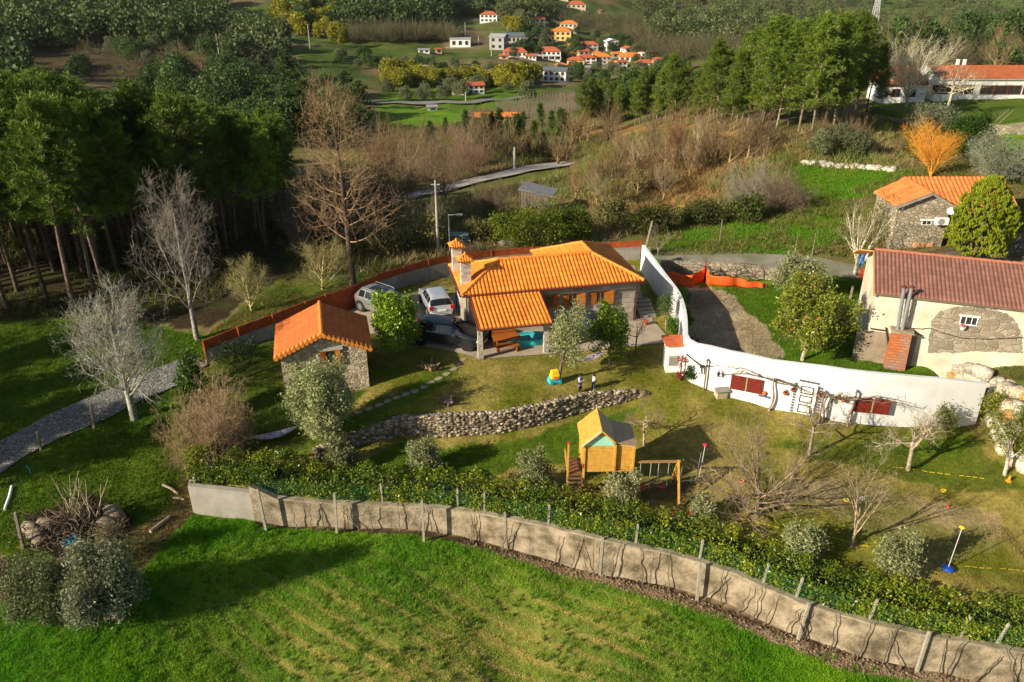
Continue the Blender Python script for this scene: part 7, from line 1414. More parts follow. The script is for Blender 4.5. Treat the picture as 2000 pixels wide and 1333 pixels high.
leafy('olive',1940,850,775,110,"yellow-green orange tree in the corner of the white wall",[(.09,.12,.012),(.17,.19,.02),(.28,.27,.05)],.08,90,(.3,.25,.17),.06,16,.15,.9,.8,name="citrus_tree",m=glossy,zmin=.8)
leafy('olive',1962,928,815,120,"sparse leaning tree with a whitewashed trunk by the boulder wall",[(.09,.12,.012),(.17,.19,.02),(.28,.27,.05)],.10,91,(.62,.56,.46),.06,6,.15,.7,1.0,name="fruit_tree",m=glossy,zmin=1.2)
leafy('olive',1850,850,795,70,"low leafy shrub against the last stretch of the white wall",[(.10,.13,.02),(.22,.23,.06)],.05,92,ls=.05,per=10,sp=.15,kid=.8,trunk=.3,cat="shrub",name="shrub")
leafy('citrus',2000,900,780,90,"bright green conifer cut by the right edge of the photo",[(.07,.12,.008),(.13,.19,.012),(.20,.25,.02)],.08,93,ls=.07,per=30,sp=.2,kid=1.2,trunk=.2,name="conifer",asp=.25)
leafy('citrus',1348,745,715,34,"small green shrub at the foot of the white wall by the red plant",[(.02,.06,.01),(.05,.10,.015)],.03,94,ls=.06,per=12,sp=.1,kid=.7,trunk=.2,cat="shrub",name="shrub")
for i,(a,b_,t,w,lab) in enumerate(((1045,478,408,150,"dense yellow-green bramble thicket behind the back fence"),(1120,470,400,90,"green bramble thicket right of the shack"),(985,470,425,70,"green bush beside the pale plank stack"),(1270,455,405,110,"dark bramble thicket behind the house's right end"),(1370,440,400,120,"dark bramble thicket on the slope right of the house"),(760,500,440,110,"olive-green gorse behind the curved fence"),(700,495,440,70,"pale grassy gorse beside the dead conifer's foot"),(845,480,420,70,"green gorse around the tall concrete pole"),(1200,445,395,90,"brown-green thicket behind the house"),(1455,432,385,90,"brown bramble bank above the lane meadow"),(1248,375,340,40,"dark gorse clump with yellow flecks on the slope"),(930,470,440,60,"low green gorse left of the plank stack"))):
 dk_ = i in (3,4,9); leafy('citrus',a,b_,t,w,lab,[(.03,.05,.008),(.07,.085,.012),(.10,.09,.03)] if dk_ else ([(.07,.12,.01),(.17,.22,.015),(.29,.31,.04)] if i in (0,1,2) else [(.12,.12,.03),(.22,.21,.06),(.32,.27,.11)]),.08,100 + i % 6,ls=.10,per=12,sp=.32,kid=1.1,trunk=.2,cat="thicket",name="bramble_thicket")
# conical thuja with upright plumes
def thuja():
 rg = np.random.default_rng(5); n = 1500; tips = []
 for _ in range(n):
  t = rg.random(); z = .12 + .88 * t; r = (math.sin(min(1,(1 - t) * 1.25 + .05) * math.pi * .55) ** .7) * .5 * (.72 + .28 * rg.random()); a = rg.uniform(0,6.28); k = 1 + .16 * math.sin(a * 5 + z * 9); tips.append((math.cos(a) * r * k,math.sin(a) * r * k,z))
 T = np.array(tips); return rg,T
rg,T = thuja(); p = G(1900,508); H = top_height2(p,352); W_ = wm(p,108); T = T * np.array([W_,W_,H]); D = np.concatenate([T,np.tile([[0,0,1.2]],(len(T),1))],1)
V,F,C = needle_tuft(rg,D,22,.34,.035,[(.11,.15,.008),(.19,.23,.012),(.27,.30,.02),(.05,.09,.006)],up=1.0); s_ = [(*(0,0,-.2),*(0,0,H * .8),.14,.03)] + [(math.cos(a) * .1,math.sin(a) * .1,0,math.cos(a) * .7,math.sin(a) * .7,H * .35,.05,.03) for a in range(6)]
tp = merge(twigparts(s_,(.30,.20,.13),.01)); plant("thuja_tree",(rawmesh("thuja_trunk",*tp),rawmesh("thuja_crown",V,F,C)),p,0,1,"tall bright yellow-green conical conifer in front of the old stone house","tree",None,(bark,needles))
# trained vines along the white wall
def vine(px,py,lab,arms,Ht,seed):
 p = G(px,py); fr,x,z = on_wall(px,py,0); d = fr.ex; rg = np.random.default_rng(seed); sg = []; o = np.array([0,0,-.05]); q = o; dd = np.array([.0,0,1.])
 for i in range(7): dd = np.array([math.sin(i * .9 + seed) * .25,rg.normal() * .06,1.]); dd /= np.linalg.norm(dd); e = q + dd * Ht / 6.6; sg.append((*q,*e,.075 * (1 - i * .07),.075 * (1 - (i + 1) * .07))); q = e
 tips = []
 for sgn,ln in arms:
  c = q.copy() - np.array([0,0,.15]); n = int(ln / .2)
  for k in range(3):
   cc = c.copy() + rg.normal(size=3) * .05
   for i in range(n):
    e = cc + np.array([sgn * .2,rg.normal() * .035,rg.normal() * .05 - .008 * (i - n * .3)]); r = .022 * (1 - i / n) + .008; sg.append((*cc,*e,r,r)); cc = e
    if rg.random() < .8:
     a = cc.copy(); dv = np.array([rg.normal() * .4 + sgn * .3,-.3 + rg.normal() * .3,rg.normal() * .6 + .25])
     for j in range(3): dv = dv / np.linalg.norm(dv) + rg.normal(size=3) * .25; b2 = a + dv * .13; sg.append((*a,*b2,.009,.007)); a = b2
 tp = merge(twigparts(sg,(.22,.16,.12),.025)); g = thing("trained_vine",lab,"vine",(p.x,p.y - .12,p.z),fr.rz); n1 = 7; a = merge(twigparts(sg[:7],(.26,.19,.15),.02)); b2 = merge(twigparts(sg[7:],(.17,.12,.09),.022)); link("trunk",rawmesh("vt",*a,smooth=True),bark,g); link("branches",rawmesh("vb",*b2),bark,g)
vine(1500,800,"first gnarled grapevine trained along the white wall right of the red shutters",((-1,3.3),(1,2.0)),1.95,1); vine(1606,822,"second gnarled grapevine on the white wall right of the old door",((-1,.8),(1,1.4)),1.75,3); vine(1654,830,"third gnarled grapevine on the white wall left of the maroon shutters",((-1,.9),(1,3.0)),1.8,5)
for i,(a,b_) in enumerate(((1330,533),(1375,538),(1412,542),(1462,548))): bare('pruned',a,b_ + 6,b_ - 26,85,(.13,.09,.07),f"dark leafless vine, {nth[i]} from the left against the low brown stone wall",.08,120 + i,None,.5,.8,"vine","garden_vine",group="old vines against the low wall")
# vines on the field wall
k_ = 0
for i in range(i4 + 1,len(W1p) - 2):
 a,b_ = W1p[i],W1p[i + 1]; px0 = proj(a.x,a.y,a.z)[0]
 if px0 > 2080: break
 for j in range(2):
  rg = np.random.default_rng(300 + k_); t = rg.uniform(.1,.9); k_ += 1
  if rg.random() < .25: continue
  q = a.lerp(b_,t); h = hts[i] * rg.uniform(.75,1.1); d = (b_ - a).normalized(); nrm = Vector((-d.y,d.x,0)) * -.22; o = q + nrm; o.z = gz(o.x,o.y); sg = []; c = np.array([0,0,-.05]); lean = rg.normal() * .22; wg = rg.uniform(.02,.09)
  for s in range(7): e = c + np.array([lean * .25 + math.sin(s * 1.9 + k_) * wg,rg.normal() * .03,(h + .2) / 7]); sg.append((*c,*e,.034 - .0025 * s,.0315 - .0025 * s)); c = e
  if rg.random() < .5:
   c = np.array(sg[4][3:6])
   for s in range(3): e = c + np.array([rg.normal() * .12,rg.normal() * .03,.12]); sg.append((*c,*e,.01,.008)); c = e
  tp = merge(twigparts(sg,(.14,.10,.07),.5)); o_ = link("vine_stem",rawmesh("vine",*tp,smooth=True),bark); o_.location = o; o_.rotation_euler = (0,0,math.atan2(d.y,d.x)); tag(o_,"thin crooked bare vine stem climbing the stained concrete field wall","vine","vine stems on the field wall")
# red succulent beside the hutch
p = G(1327,742); g = thing("red_plant","tall red-leaved plant with a pale stem beside the white hutch","plant",p); MB().tube([(0,0,0),(.03,0,.7),(0,0,1.3)],[.06,.05,.04],7).build("stem",mat("pale_stem",(.40,.22,.15),.8),g)
V,F,C = needle_tuft(np.random.default_rng(4),np.array([(0,0,1.3,0,0,.6),(.05,0,1.1,0,0,.2),(-.12,-.05,.15,0,0,.6),(.0,-.05,.4,0,0,.2)]),26,.42,.03,[(.30,.02,.02),(.42,.06,.05)],up=.1); link("rosette",rawmesh("ros",V,F,C),foliage,g)
# ------------------------------------------------------------------ hedge
hg = thing("laurel_hedge","long thick glossy laurel hedge running above the concrete field wall","hedge",W1b[3] + Vector((0,1,1.5)))
HT = [(350,880),(380,898),(500,898),(650,916),(800,936),(900,950),(1000,964),(1100,984),(1200,1003),(1300,1024),(1400,1053),(1500,1080),(1600,1106),(1700,1132),(1800,1153),(2000,1186),(2600,1270)]
rg = np.random.default_rng(99); cen = []; core_b = []; core_t = []
for i in range(len(W1p) - 1):
 a,b_ = W1p[i],W1p[i + 1]; d = (b_ - a); ln = d.length; d.normalize(); nn = Vector((-d.y,d.x,0)); base_z = a.z + hts[i]; bk_ = a + nn * 1.9; bk_.z = base_z - .1; hgt = min(max(top_height2(bk_,float(np.interp(proj(bk_.x,bk_.y,base_z + 1.2)[0],[q[0] for q in HT],[q[1] for q in HT]))),.9),1.9)
 core_b.append(a + nn * .55 + Vector((0,0,hts[i] - .1))); core_t.append(base_z + hgt - .35); N_ = int(ln * 330 * (1.0 if proj(a.x,a.y,a.z)[0] < 2100 else .1))
 for k in range(N_):
  t = rg.random() * ln; u = rg.random(); bump = .12 * math.sin((i * 1.2 + t) * 1.9) + .10 * math.sin((i * 1.2 + t) * 5.3)
  if u < .45: y = .2 + rg.random() ** 2 * .3; z = rg.random() * hgt
  elif u < .9: y = .22 + rg.random() * 1.8; z = hgt + bump - rg.random() ** 2 * .25 - .25 * abs(y - 1.3) ** 3
  else: y = 2.1 - rg.random() * .3; z = rg.random() * hgt
  q = a + d * t + nn * (y + bump * .5); cen.append((q.x,q.y,base_z + z))
# returning end of the hedge up the left side
a = W1p[0] + Vector((.3,.6,hts[0])); b_ = G(352,868); b_.z += .2; ln = (b_ - a).length; d = (b_ - a).normalized(); nn = Vector((-d.y,d.x,0))
for k in range(int(ln * 420)):
 t = rg.random(); q = a.lerp(b_,t) + nn * rg.uniform(-.9,.1); gz_ = gz(q.x,q.y); u = rg.random(); z = gz_ + (1.5 + .2 * math.sin(t * 20)) * (rg.random() if u < .5 else 1) ;
 if u < .5: q = a.lerp(b_,t) + nn * (.1 + rg.normal() * .1)
 cen.append((q.x,q.y,z))
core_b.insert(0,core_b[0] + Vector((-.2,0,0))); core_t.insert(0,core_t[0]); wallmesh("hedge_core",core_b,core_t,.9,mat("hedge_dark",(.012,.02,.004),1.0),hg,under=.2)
cen = np.array(cen); V,F,C = leaves(rg,cen - np.array(hg.location),.052,4,.06,[(.035,.085,.008),(.10,.17,.012),(.21,.27,.02),(.40,.40,.10)],.5,updir=.3); gl = proj(cen[:,0],cen[:,1],cen[:,2])
wv = np.repeat(fbm(cen[:,0] / 1.6,cen[:,1] / 1.6,71,3),16)[:,None]; C = C * (.65 + .9 * wv) * np.where(wv > .52,RGB((1.12,1.0,.7)),RGB((.95,1.0,.9))); link("foliage",rawmesh("hedge",V,F,C),glossy,hg)
# ------------------------------------------------------------------ pines
rgp = random.Random(17)
NP = [pine_mesh(200 + i,13,rgp.uniform(2.3,2.9),rgp.uniform(.42,.58),15,.40,.023,20) for i in range(7)]
SP_ = [pine_mesh(230 + i,13,2.5,.24,13,.44,.027,22,[(.04,.08,.008),(.09,.14,.014),(.15,.21,.02),(.23,.28,.04)],(.30,.23,.15)) for i in range(5)]
YP = [pine_mesh(250 + i,6.5,1.5,.06,9,.34,.035,16,[(.022,.06,.010),(.05,.10,.014),(.085,.14,.02)]) for i in range(4)]
TL = [(-900,120),(-300,140),(0,160),(60,150),(200,165),(260,235),(330,175),(400,205),(460,215),(520,250),(580,330)]
cnt = 0
def place_pine(p,H,base_H,pool,label,group,lean=.02):
 s = H / base_H; t = plant("pine_tree",rgp.choice(pool),p,rgp.uniform(0,6.28),s * rgp.uniform(.95,1.15),label,"tree",group,(bark,needles),(rgp.gauss(0,lean),rgp.gauss(0,lean)),sz=s); return t
pts = []; tries = 0; POLYF = [(-500,655),(-200,640),(180,628),(300,585),(360,560),(520,520),(560,470),(560,400),(540,330),(250,300),(-400,320)]
wp = [G(min(max(a,-700),2000),b_) for a,b_ in POLYF]; wp = [P(a,b_,-1.0 if b_ > 450 else -4) for a,b_ in POLYF]; qx = [q.x for q in wp]; qy = [q.y for q in wp]; pl2 = [(q.x,q.y) for q in wp]
rg = np.random.default_rng(6)
while tries < 20000 and len(pts) < 290:
 tries += 1; x = rg.uniform(min(qx),max(qx)); y = rg.uniform(min(qy),max(qy))
 if not inpoly(np.array([x]),np.array([y]),pl2)[0]: continue
 front = y < 66
 if any((x - a) ** 2 + (y - b_) ** 2 < (1.95 if front else 3.9) ** 2 for a,b_ in pts): continue
 pts.append((x,y))
for x,y in pts:
 z = gz(x,y); px,py,dz = proj(x,y,z); ln_ = np.interp(px,[a for a,b_ in TL],[b_ for a,b_ in TL]) + rg.uniform(-5,45); H = min(max(top_height2(Vector((x,y,z)),ln_),9),17) * (.9 if y < 55 else 1)
 place_pine(Vector((x,y,z)),H,13,NP,"tall pine with a dark bare trunk in the shaded wood on the left","pines of the dense left wood")
# trees just outside the frame whose shade falls on the lawn
for x,y,H in ((-36,26,9),(-40,31,9),(-43,26,10.5),(-46,34,10),(-38,35,8),(-42,38,10),(-39,29,8),(-48,30,11),(-47,41,10),(-37,31,7)): place_pine(Vector((x,y,gz(x,y))),H,13,NP,"tall pine at the left end of the lawn outside the wood","pines left of the lawn")
CLT = [(1180,160),(1240,150),(1300,105),(1350,135),(1380,92),(1440,75),(1500,45),(1560,32),(1610,50),(1660,15),(1690,60),(1730,110)]
CL = [(1690,232),(1655,240),(1628,252),(1600,246),(1585,262),(1560,256),(1540,246),(1515,258),(1500,248),(1480,262),(1460,250),(1440,240),(1425,258),(1400,246),(1385,232),(1360,250),(1345,236),(1320,246),(1300,230),(1280,248),(1262,236),(1240,246),(1225,232),(1205,244),(1185,236),(1670,220),(1640,226),(1610,230),(1575,232),(1545,228),(1510,232),(1475,228),(1440,222),(1410,226),(1375,215),(1335,218),(1295,212),(1255,216),(1215,212),(1175,210),(1720,215),(1160,250),(1140,262),(1390,200),(1450,200),(1530,208),(1600,210),(1330,195),(1270,192)]
CL += [(a + 9,b_ - 5) for a,b_ in CL if a < 1500]
for i,(a,b_) in enumerate(CL):
 p = G(a,b_); H = min(max(top_height2(p,np.interp(a,[q[0] for q in CLT],[q[1] for q in CLT]) + rgp.uniform(-8,34)),6),17); place_pine(p,H,13,SP_ if (a < 1480 or i % 3) else NP,"bushy sunlit pine in the clump on the ridge left of the long white building" if a >= 1300 else "bushy pine on the ridge above the bare slope, nearer the road","sunlit pines on the ridge",.04)
for i,(a,b_,t) in enumerate(((841,283,240),(911,258,218),(930,268,232),(944,282,225),(960,276,222),(975,272,216),(988,284,232),(1003,308,228),(1018,276,236),(1044,276,238),(1063,298,262),(1056,250,205),(1094,268,215),(1076,262,220),(953,308,280),(993,297,270),(1033,308,288),(1021,246,222),(1108,262,222),(868,262,232),(895,268,240))):
 p = G(a,b_); place_pine(p,max(2.5,top_height2(p,t)),6.5,YP,"young conical pine planted on the brown bank above the valley road","young pines above the valley road",.03)
# ------------------------------------------------------------------ village houses
vred = tilemat("village_tiles",(.62,.16,.06),(.50,.12,.05),(.2,.08,.05),.8,.4,.2); vor = tilemat("village_orange_tiles",(.80,.28,.06),(.72,.22,.04),(.3,.1,.04),.8,.3,.2)
vwhite = mat("village_white",(.72,.72,.70),.9); vcream = mat("village_cream",(.60,.50,.34),.9); vyell = mat("village_yellow",(.75,.45,.14),.9); vgrey = mat("village_grey",(.33,.33,.33),.9); vpink = mat("village_pink",(.62,.38,.28),.9); vdark = mat("village_window",(.03,.03,.035),.3); slate = mat("grey_roof",(.12,.14,.15),.7)
def plainroof(parent,faces,m,th=.25):
 mb = MB()
 for f in faces: mb.slab(f,th)
 return mb.build("roof",m,parent)
def house(px,py,wpx,hpx,label,wallm,roofm,rot=0,depth=.75,roof='hip',storeys=2,nwin=4,name="village_house",rh=.28,chim=False,base=0,extra=None):
 p = G(px,py); k = mz(p) / FPX; W = wpx * k; H = hpx * k; D = W * depth; t = thing(name,label,"house",p,R(rot)); x0,x1,y0,y1 = -W / 2,W / 2,0,D
 MB().box((0,D / 2,(H - 2) / 2),(W,D,H + 2)).build("wall",wallm,t); o = .35; rhh = W * rh * .6 if roof != 'flat' else .3; e = H + .02
 if roof == 'hip':
  s = min(W,D) / 2; a = (x0 - o,y0 - o,e); b_ = (x1 + o,y0 - o,e); c = (x1 + o,y1 + o,e); d = (x0 - o,y1 + o,e)
  if W >= D: r0,r1 = (x0 + s * .9,D / 2,e + rhh),(x1 - s * .9,D / 2,e + rhh); plainroof(t,[(a,b_,r1,r0),(c,d,r0,r1),(b_,c,r1),(d,a,r0)],roofm,.12)
  else: r0,r1 = (0,y0 + s * .9,e + rhh),(0,y1 - s * .9,e + rhh); plainroof(t,[(a,b_,r0),(c,d,r1),(b_,c,r1,r0),(d,a,r0,r1)],roofm,.12)
 elif roof == 'gable':
  plainroof(t,[((x0 - o,y0 - o,e),(x1 + o,y0 - o,e),(x1 + o,D / 2,e + rhh),(x0 - o,D / 2,e + rhh)),((x1 + o,y1 + o,e),(x0 - o,y1 + o,e),(x0 - o,D / 2,e + rhh),(x1 + o,D / 2,e + rhh))],roofm,.15)
  MB().add([(x0,0,H),(x0,D,H),(x0,D / 2,e + rhh - .1),(x0 + .2,0,H),(x0 + .2,D,H),(x0 + .2,D / 2,e + rhh - .1)],[(0,1,2),(5,4,3),(0,3,4,1),(1,4,5,2),(2,5,3,0)]).build("gable",wallm,t)
 elif roof == 'gablefront':
  plainroof(t,[((x0 - o,y0 - o,e),(0,y0 - o,e + rhh),(0,y1 + o,e + rhh),(x0 - o,y1 + o,e)),((x1 + o,y0 - o,e),(x1 + o,y1 + o,e),(0,y1 + o,e + rhh),(0,y0 - o,e + rhh))],roofm,.15)
  MB().add([(x0,0,H),(x1,0,H),(0,0,e + rhh - .1),(x0,.2,H),(x1,.2,H),(0,.2,e + rhh - .1)],[(0,1,2),(5,4,3),(0,3,4,1),(1,4,5,2),(2,5,3,0)]).build("gable",wallm,t)
 else: MB().box((0,D / 2,H + .15),(W + .5,D + .5,.35)).build("roof",roofm,t)
 sh_ = H / storeys
 for s in range(storeys):
  for i in range(nwin):
   x = x0 + W * (i + .6) / (nwin + .2); w = min(1.3,W / nwin * .5); f = MB().box((x,-.03,sh_ * (s + .55)),(w + .2,.08,min(1.6,sh_ * .5) + .2)).build("window",vcream if wallm != vcream else vwhite,t); MB().box((x,-.08,sh_ * (s + .55)),(w,.06,min(1.6,sh_ * .5))).build("pane",vdark,f)
 for s in range(storeys):
  for j in (.3,.7): MB().box((x1 + .02,D * j,sh_ * (s + .55)),(.06,1.1,min(1.4,sh_ * .45))).build("window",vdark,t); MB().box((x0 - .02,D * j,sh_ * (s + .55)),(.06,1.1,min(1.4,sh_ * .45))).build("window",vdark,t)
 if chim: MB().box((W * .2,D * .5,H + rhh),(.8,.8,1.4)).build("chimney",wallm,t)
 if extra: extra(t,W,H,D)
 return t
def balcony(t,W,H,D): MB().box((0,-.9,H * .48),(W,1.8,.25)).build("balcony",vgrey,t); m = MB(); [m.box((-W / 2 + W * i / 4,-1.7,H * .24),(.3,.3,H * .48)) for i in range(5)]; m.build("balcony_posts",vwhite,t)
def plinth(t,W,H,D): MB().box((0,D * .3,-1.2),(W * 1.6,D * 1.3,2.6)).build("terrace",granwall,t)
A_H = [
 (362,160,50,11,"lonely white farmhouse with a red roof on the shaded left hillside",vwhite,vred,6,.5,'gable',1,5,{}),
 (1125,17,38,7,"hilltop bungalow with a red roof at the top of the photo",vcream,vred,-4,.6,'hip',1,4,{}),
 (1177,27,12,5,"tiny pinkish building right of the hilltop bungalow",vpink,vred,20,.8,'gablefront',1,1,{}),
 (954,44,34,14,"white two-storey house with a red hip roof against the dark wood",vwhite,vred,-8,.7,'hip',2,4,{}),
 (1054,51,24,12,"white house with a red gable roof beside the round yellowish tree",vwhite,vred,25,.9,'gable',2,2,{}),
 (995,62,9,7,"tiny white hut on the slope above the village street",vwhite,vwhite,0,.8,'gablefront',1,1,{}),
 (1110,62,34,14,"cream house with a brown hip roof behind the orange-roofed house",vcream,vor,-10,.7,'hip',2,4,{}),
 (1094,80,42,17,"large yellow house with a bright orange hip roof at the bend of the street",vyell,vor,-12,.8,'hip',2,4,dict(rh=.3,extra=plinth)),
 (899,93,40,15,"modern flat-roofed white house on a stone terrace",vwhite,vgrey,0,.6,'flat',1,3,dict(extra=plinth)),
 (970,98,30,24,"grey unrendered house with a slanting roof line",vgrey,vgrey,-20,.9,'gable',2,2,{}),
 (1003,84,42,11,"low cream house with a slate roof behind the grey unrendered house",vcream,slate,8,.5,'gable',1,5,{}),
 (1006,112,46,9,"long white bungalow with a bright red hip roof by the street",vwhite,vred,0,.45,'hip',1,5,{}),
 (1072,117,46,15,"white balconied house with a wide red hip roof in the village centre",vwhite,vred,-4,.6,'hip',2,5,dict(extra=balcony)),
 (1152,98,32,10,"grey-walled house with a red hip roof above the white cottage row",vgrey,vred,-8,.7,'hip',2,3,{}),
 (1196,98,24,16,"bright white three-storey house at the right of the village",vwhite,vwhite,15,.8,'gablefront',2,3,{}),
 (1148,125,34,11,"white house with a red roof joined to the long orange-roofed one",vwhite,vred,5,.7,'hip',2,3,{}),
 (1176,126,34,14,"long house with an orange roof in the middle of the right-hand row",vgrey,vor,-3,.7,'hip',2,4,{}),
 (1124,131,34,12,"orange-painted house with a red roof below the balconied house",vyell,vred,-6,.6,'hip',1,3,{}),
 (1098,136,22,8,"small red-roofed shed left of the orange-painted house",vpink,vor,10,.8,'hip',1,2,{}),
 (1082,160,46,20,"large white house with a slate hip roof below the village",vwhite,slate,-14,.7,'gable',2,4,dict(rh=.2)),
 (1232,104,24,8,"white cottage with a red-trimmed gable",vwhite,vred,20,.9,'gablefront',1,2,{}),
 (1275,112,18,10,"cream cottage at the right end of the village",vcream,vor,-20,.9,'gable',1,2,{}),
 (1230,121,42,9,"bright orange-roofed bungalow right of the cottage row",vwhite,vor,-2,.5,'hip',1,4,{}),
 (1215,136,20,14,"white house with a small red roof partly behind the pines",vwhite,vred,8,.8,'gable',2,2,{}),
 (1260,130,36,6,"low red-roofed row half hidden by the ridge pines",vcream,vred,0,.5,'hip',1,3,{}),
 (965,157,38,12,"cream house with a red hip roof above the yellow mimosas",vcream,vred,3,.7,'hip',2,5,{}),
 (930,183,32,15,"white two-storey house with a grey annexe in the green valley",vwhite,vred,12,.8,'gable',2,3,{}),
 (896,186,28,8,"small cottage with a pinkish roof left of the white valley house",vcream,vred,-5,.7,'hip',1,3,{}),
 (815,139,40,7,"low flat-roofed barn in the trees below the terraces",vcream,vgrey,-3,.5,'flat',1,4,{}),
 (828,104,22,6,"tiny flat shed on the green terraces",vwhite,vgrey,5,.5,'flat',1,2,{}),
 (857,105,12,8,"little pink hut left of the modern house",vpink,vred,10,.8,'gable',1,1,{}),
 (845,217,18,7,"grey stone hut at the edge of the bright meadow",vgrey,vgrey,10,.8,'flat',1,1,{}),
 (972,238,84,9,"long pink farm building with a bright orange roof below the vineyard",vpink,vor,5,.25,'gable',1,6,dict(rh=.14)),
 (1140,109,22,8,"pale cottage with a red roof tucked above the joined white house",vcream,vred,12,.8,'gable',1,2,{}),
 (1165,113,20,8,"small white house between the balconied house and the long orange roof",vwhite,vor,-15,.9,'hip',1,2,{}),
 (1206,113,20,7,"grey cottage with an orange roof below the three-storey house",vgrey,vor,8,.8,'gable',1,2,{}),
 (1252,112,20,8,"white gabled house right of the red-trimmed cottage",vwhite,vor,-25,.9,'gablefront',1,2,{}),
 (1118,114,18,8,"little pink house right of the balconied house",vpink,vred,5,.8,'hip',1,2,{}),
 (1036,117,22,7,"low white annexe with a red roof right of the long white bungalow",vwhite,vred,-6,.6,'gable',1,3,{}),
 (984,116,18,6,"small pink shed left of the long white bungalow",vpink,vred,4,.7,'gable',1,1,{}),
 (1200,131,22,8,"white house with an orange hip roof under the cottage row",vwhite,vor,10,.7,'hip',1,3,{}),
 (1285,124,22,7,"pale bungalow with a red roof at the far right of the village",vcream,vred,-8,.6,'hip',1,3,{}),
 (1150,139,24,7,"low grey garage with a flat roof at the lower edge of the village",vgrey,vgrey,0,.6,'flat',1,2,{}),
 (1070,96,20,7,"small cream house with a red roof under the yellow house",vcream,vred,15,.8,'hip',1,2,{}),
 (1122,96,26,8,"grey terrace building beside the large yellow house",vgrey,vor,-10,.6,'gable',1,3,{}),
 (1095,1,30,6,"pale house just cut by the top edge above the village",vcream,vred,0,.7,'hip',1,3,{}),
]
for h in A_H: kw = dict(h[12]); house(h[0],h[1],h[2],h[3],h[4],h[5],h[6],h[7],h[8],h[9],h[10],h[11],**kw)
# vineyard stakes
st = [];
for r in range(9):
 for i in range(26):
  a = 985 + i * 6.0 - r * 2; b_ = 236 - r * 3.6 - i * .75
  if a > 1140: continue
  p = G(a,b_); st.append((p.x,p.y,p.z,p.x,p.y,p.z + 2.0,.09,.08))
g = thing("vineyard","rows of grey vine stakes in the valley vineyard","vineyard",st[0][:3]); S = np.array(st); S[:,:3] -= np.array(g.location); S[:,3:6] -= np.array(g.location); V,F = tubes(S,4); o = link("stakes",rawmesh("st",V,F),greyw,g); o["kind"] = "stuff"
# ------------------------------------------------------------------ distant trees: shared low meshes
def blob_tree(seed,cols,H=9,W=4.2,n=1700,ls=.21,base=.12,conical=0.0,trunk=(.08,.06,.045),up=0.3):
 rg = np.random.default_rng(seed); nb = 26; c = rnd_unit(rg,nb); c[:,2] = np.abs(c[:,2]); r = rg.uniform(.35,1,(nb,1)) ** .5; B = c * r * np.array([W * .8,W * .8,H * (.75 - base)]); B[:,2] += H * (base + .12); k = 1 - conical * (B[:,2:3] / H); B[:,:2] *= k
 idx = rg.integers(0,nb,n); pts = B[idx] + rnd_unit(rg,n) * W * .34; V,F,C = leaves(rg,pts,ls,3,ls * .9,cols,.55,updir=up); s = [(0,0,-.5,0,0,H * .7,.022 * H,.008 * H)]
 for q in range(5): s.append((0,0,H * .25,*(B[q] * .9),.012 * H,.004 * H))
 tp = merge(twigparts(s,trunk,.01)); return rawmesh("tree_trunk",*tp),rawmesh("tree_crown",V,F,C)
def twig_tree(seed,col,H=9,W=4):
 rg,S,T = skeleton('plum',seed,H,.2,.8,.75); barrel(S,T,W); S[:,6:] *= 1.6; tp = merge(twigparts(S[:12],col,.02)); cp = merge(twigparts(S[12:],col,.3)); return rawmesh("bare_trunk",*tp),rawmesh("bare_crown",*cp)
DK = [blob_tree(400 + i,[(.03,.065,.014),(.06,.11,.024),(.11,.16,.035)]) for i in range(4)]
GRY = [blob_tree(410 + i,[(.08,.10,.045),(.14,.16,.07),(.20,.21,.09)]) for i in range(3)]
MIM = [blob_tree(420 + i,[(.08,.11,.012),(.17,.18,.015),(.42,.36,.02),(.07,.10,.012)],H=6,W=3.4) for i in range(3)]
BRN = [twig_tree(430 + i,[(.26,.18,.09),(.21,.155,.08),(.30,.20,.095)][i]) for i in range(3)]
FP = [pine_mesh(440 + i,11,3.2,.2,5,.8,.11,13,[(.03,.055,.012),(.06,.09,.02),(.09,.125,.03)],dens=.8) for i in range(3)]
rgf = random.Random(77)
def far_tree(px,py,H,pool,label,group,name="tree",mats=(bark,foliage),bh=9):
 p = G(px,py); s = H / bh * rgf.uniform(.85,1.2); return plant(name,rgf.choice(pool),p,rgf.uniform(0,6.28),s,label,"tree",group,mats)
def scatter(poly,n,H,pool,label,group,name,bh=9,mats=(bark,foliage),mind=0):
 xs = [a for a,b_ in poly]; ys = [b_ for a,b_ in poly]; k = 0; pp = []
 for _ in range(n * 30):
  if k >= n: break
  a = rgf.uniform(min(xs),max(xs)); b_ = rgf.uniform(min(ys),max(ys))
  if not inpoly(np.array([a]),np.array([b_]),poly)[0]: continue
  if any(abs(a - c) < mind and abs(b_ - d) < mind * .35 for c,d in pp): continue
  pp.append((a,b_)); k += 1; far_tree(a,b_,H * rgf.uniform(.75,1.2),pool,label,group,name,mats,bh)
scatter([(420,150),(520,140),(700,190),(720,260),(600,300),(560,240),(440,200)],46,7.5,DK + FP[:1],"dark evergreen in the shaded belt between the left wood and the dead conifer's top","evergreens below the left hillside","evergreen_tree",mind=10)
scatter([(280,190),(440,150),(560,235),(560,290),(420,270)],26,9,DK,"dark evergreen rising behind the left pine wood","evergreens behind the left wood","evergreen_tree",mind=12)
scatter([(1120,215),(1170,180),(1290,158),(1330,170),(1290,215),(1180,240)],30,5.5,DK + GRY,"dark round-topped tree between the vineyard and the ridge pines","dark trees below the village","evergreen_tree",mind=9)
scatter([(740,168),(760,142),(880,150),(1000,158),(1065,165),(1060,178),(930,172),(860,168),(760,176)],46,5.5,MIM,"yellow flowering mimosa in the band below the village","mimosas in the valley","mimosa_tree",bh=6,mind=5)
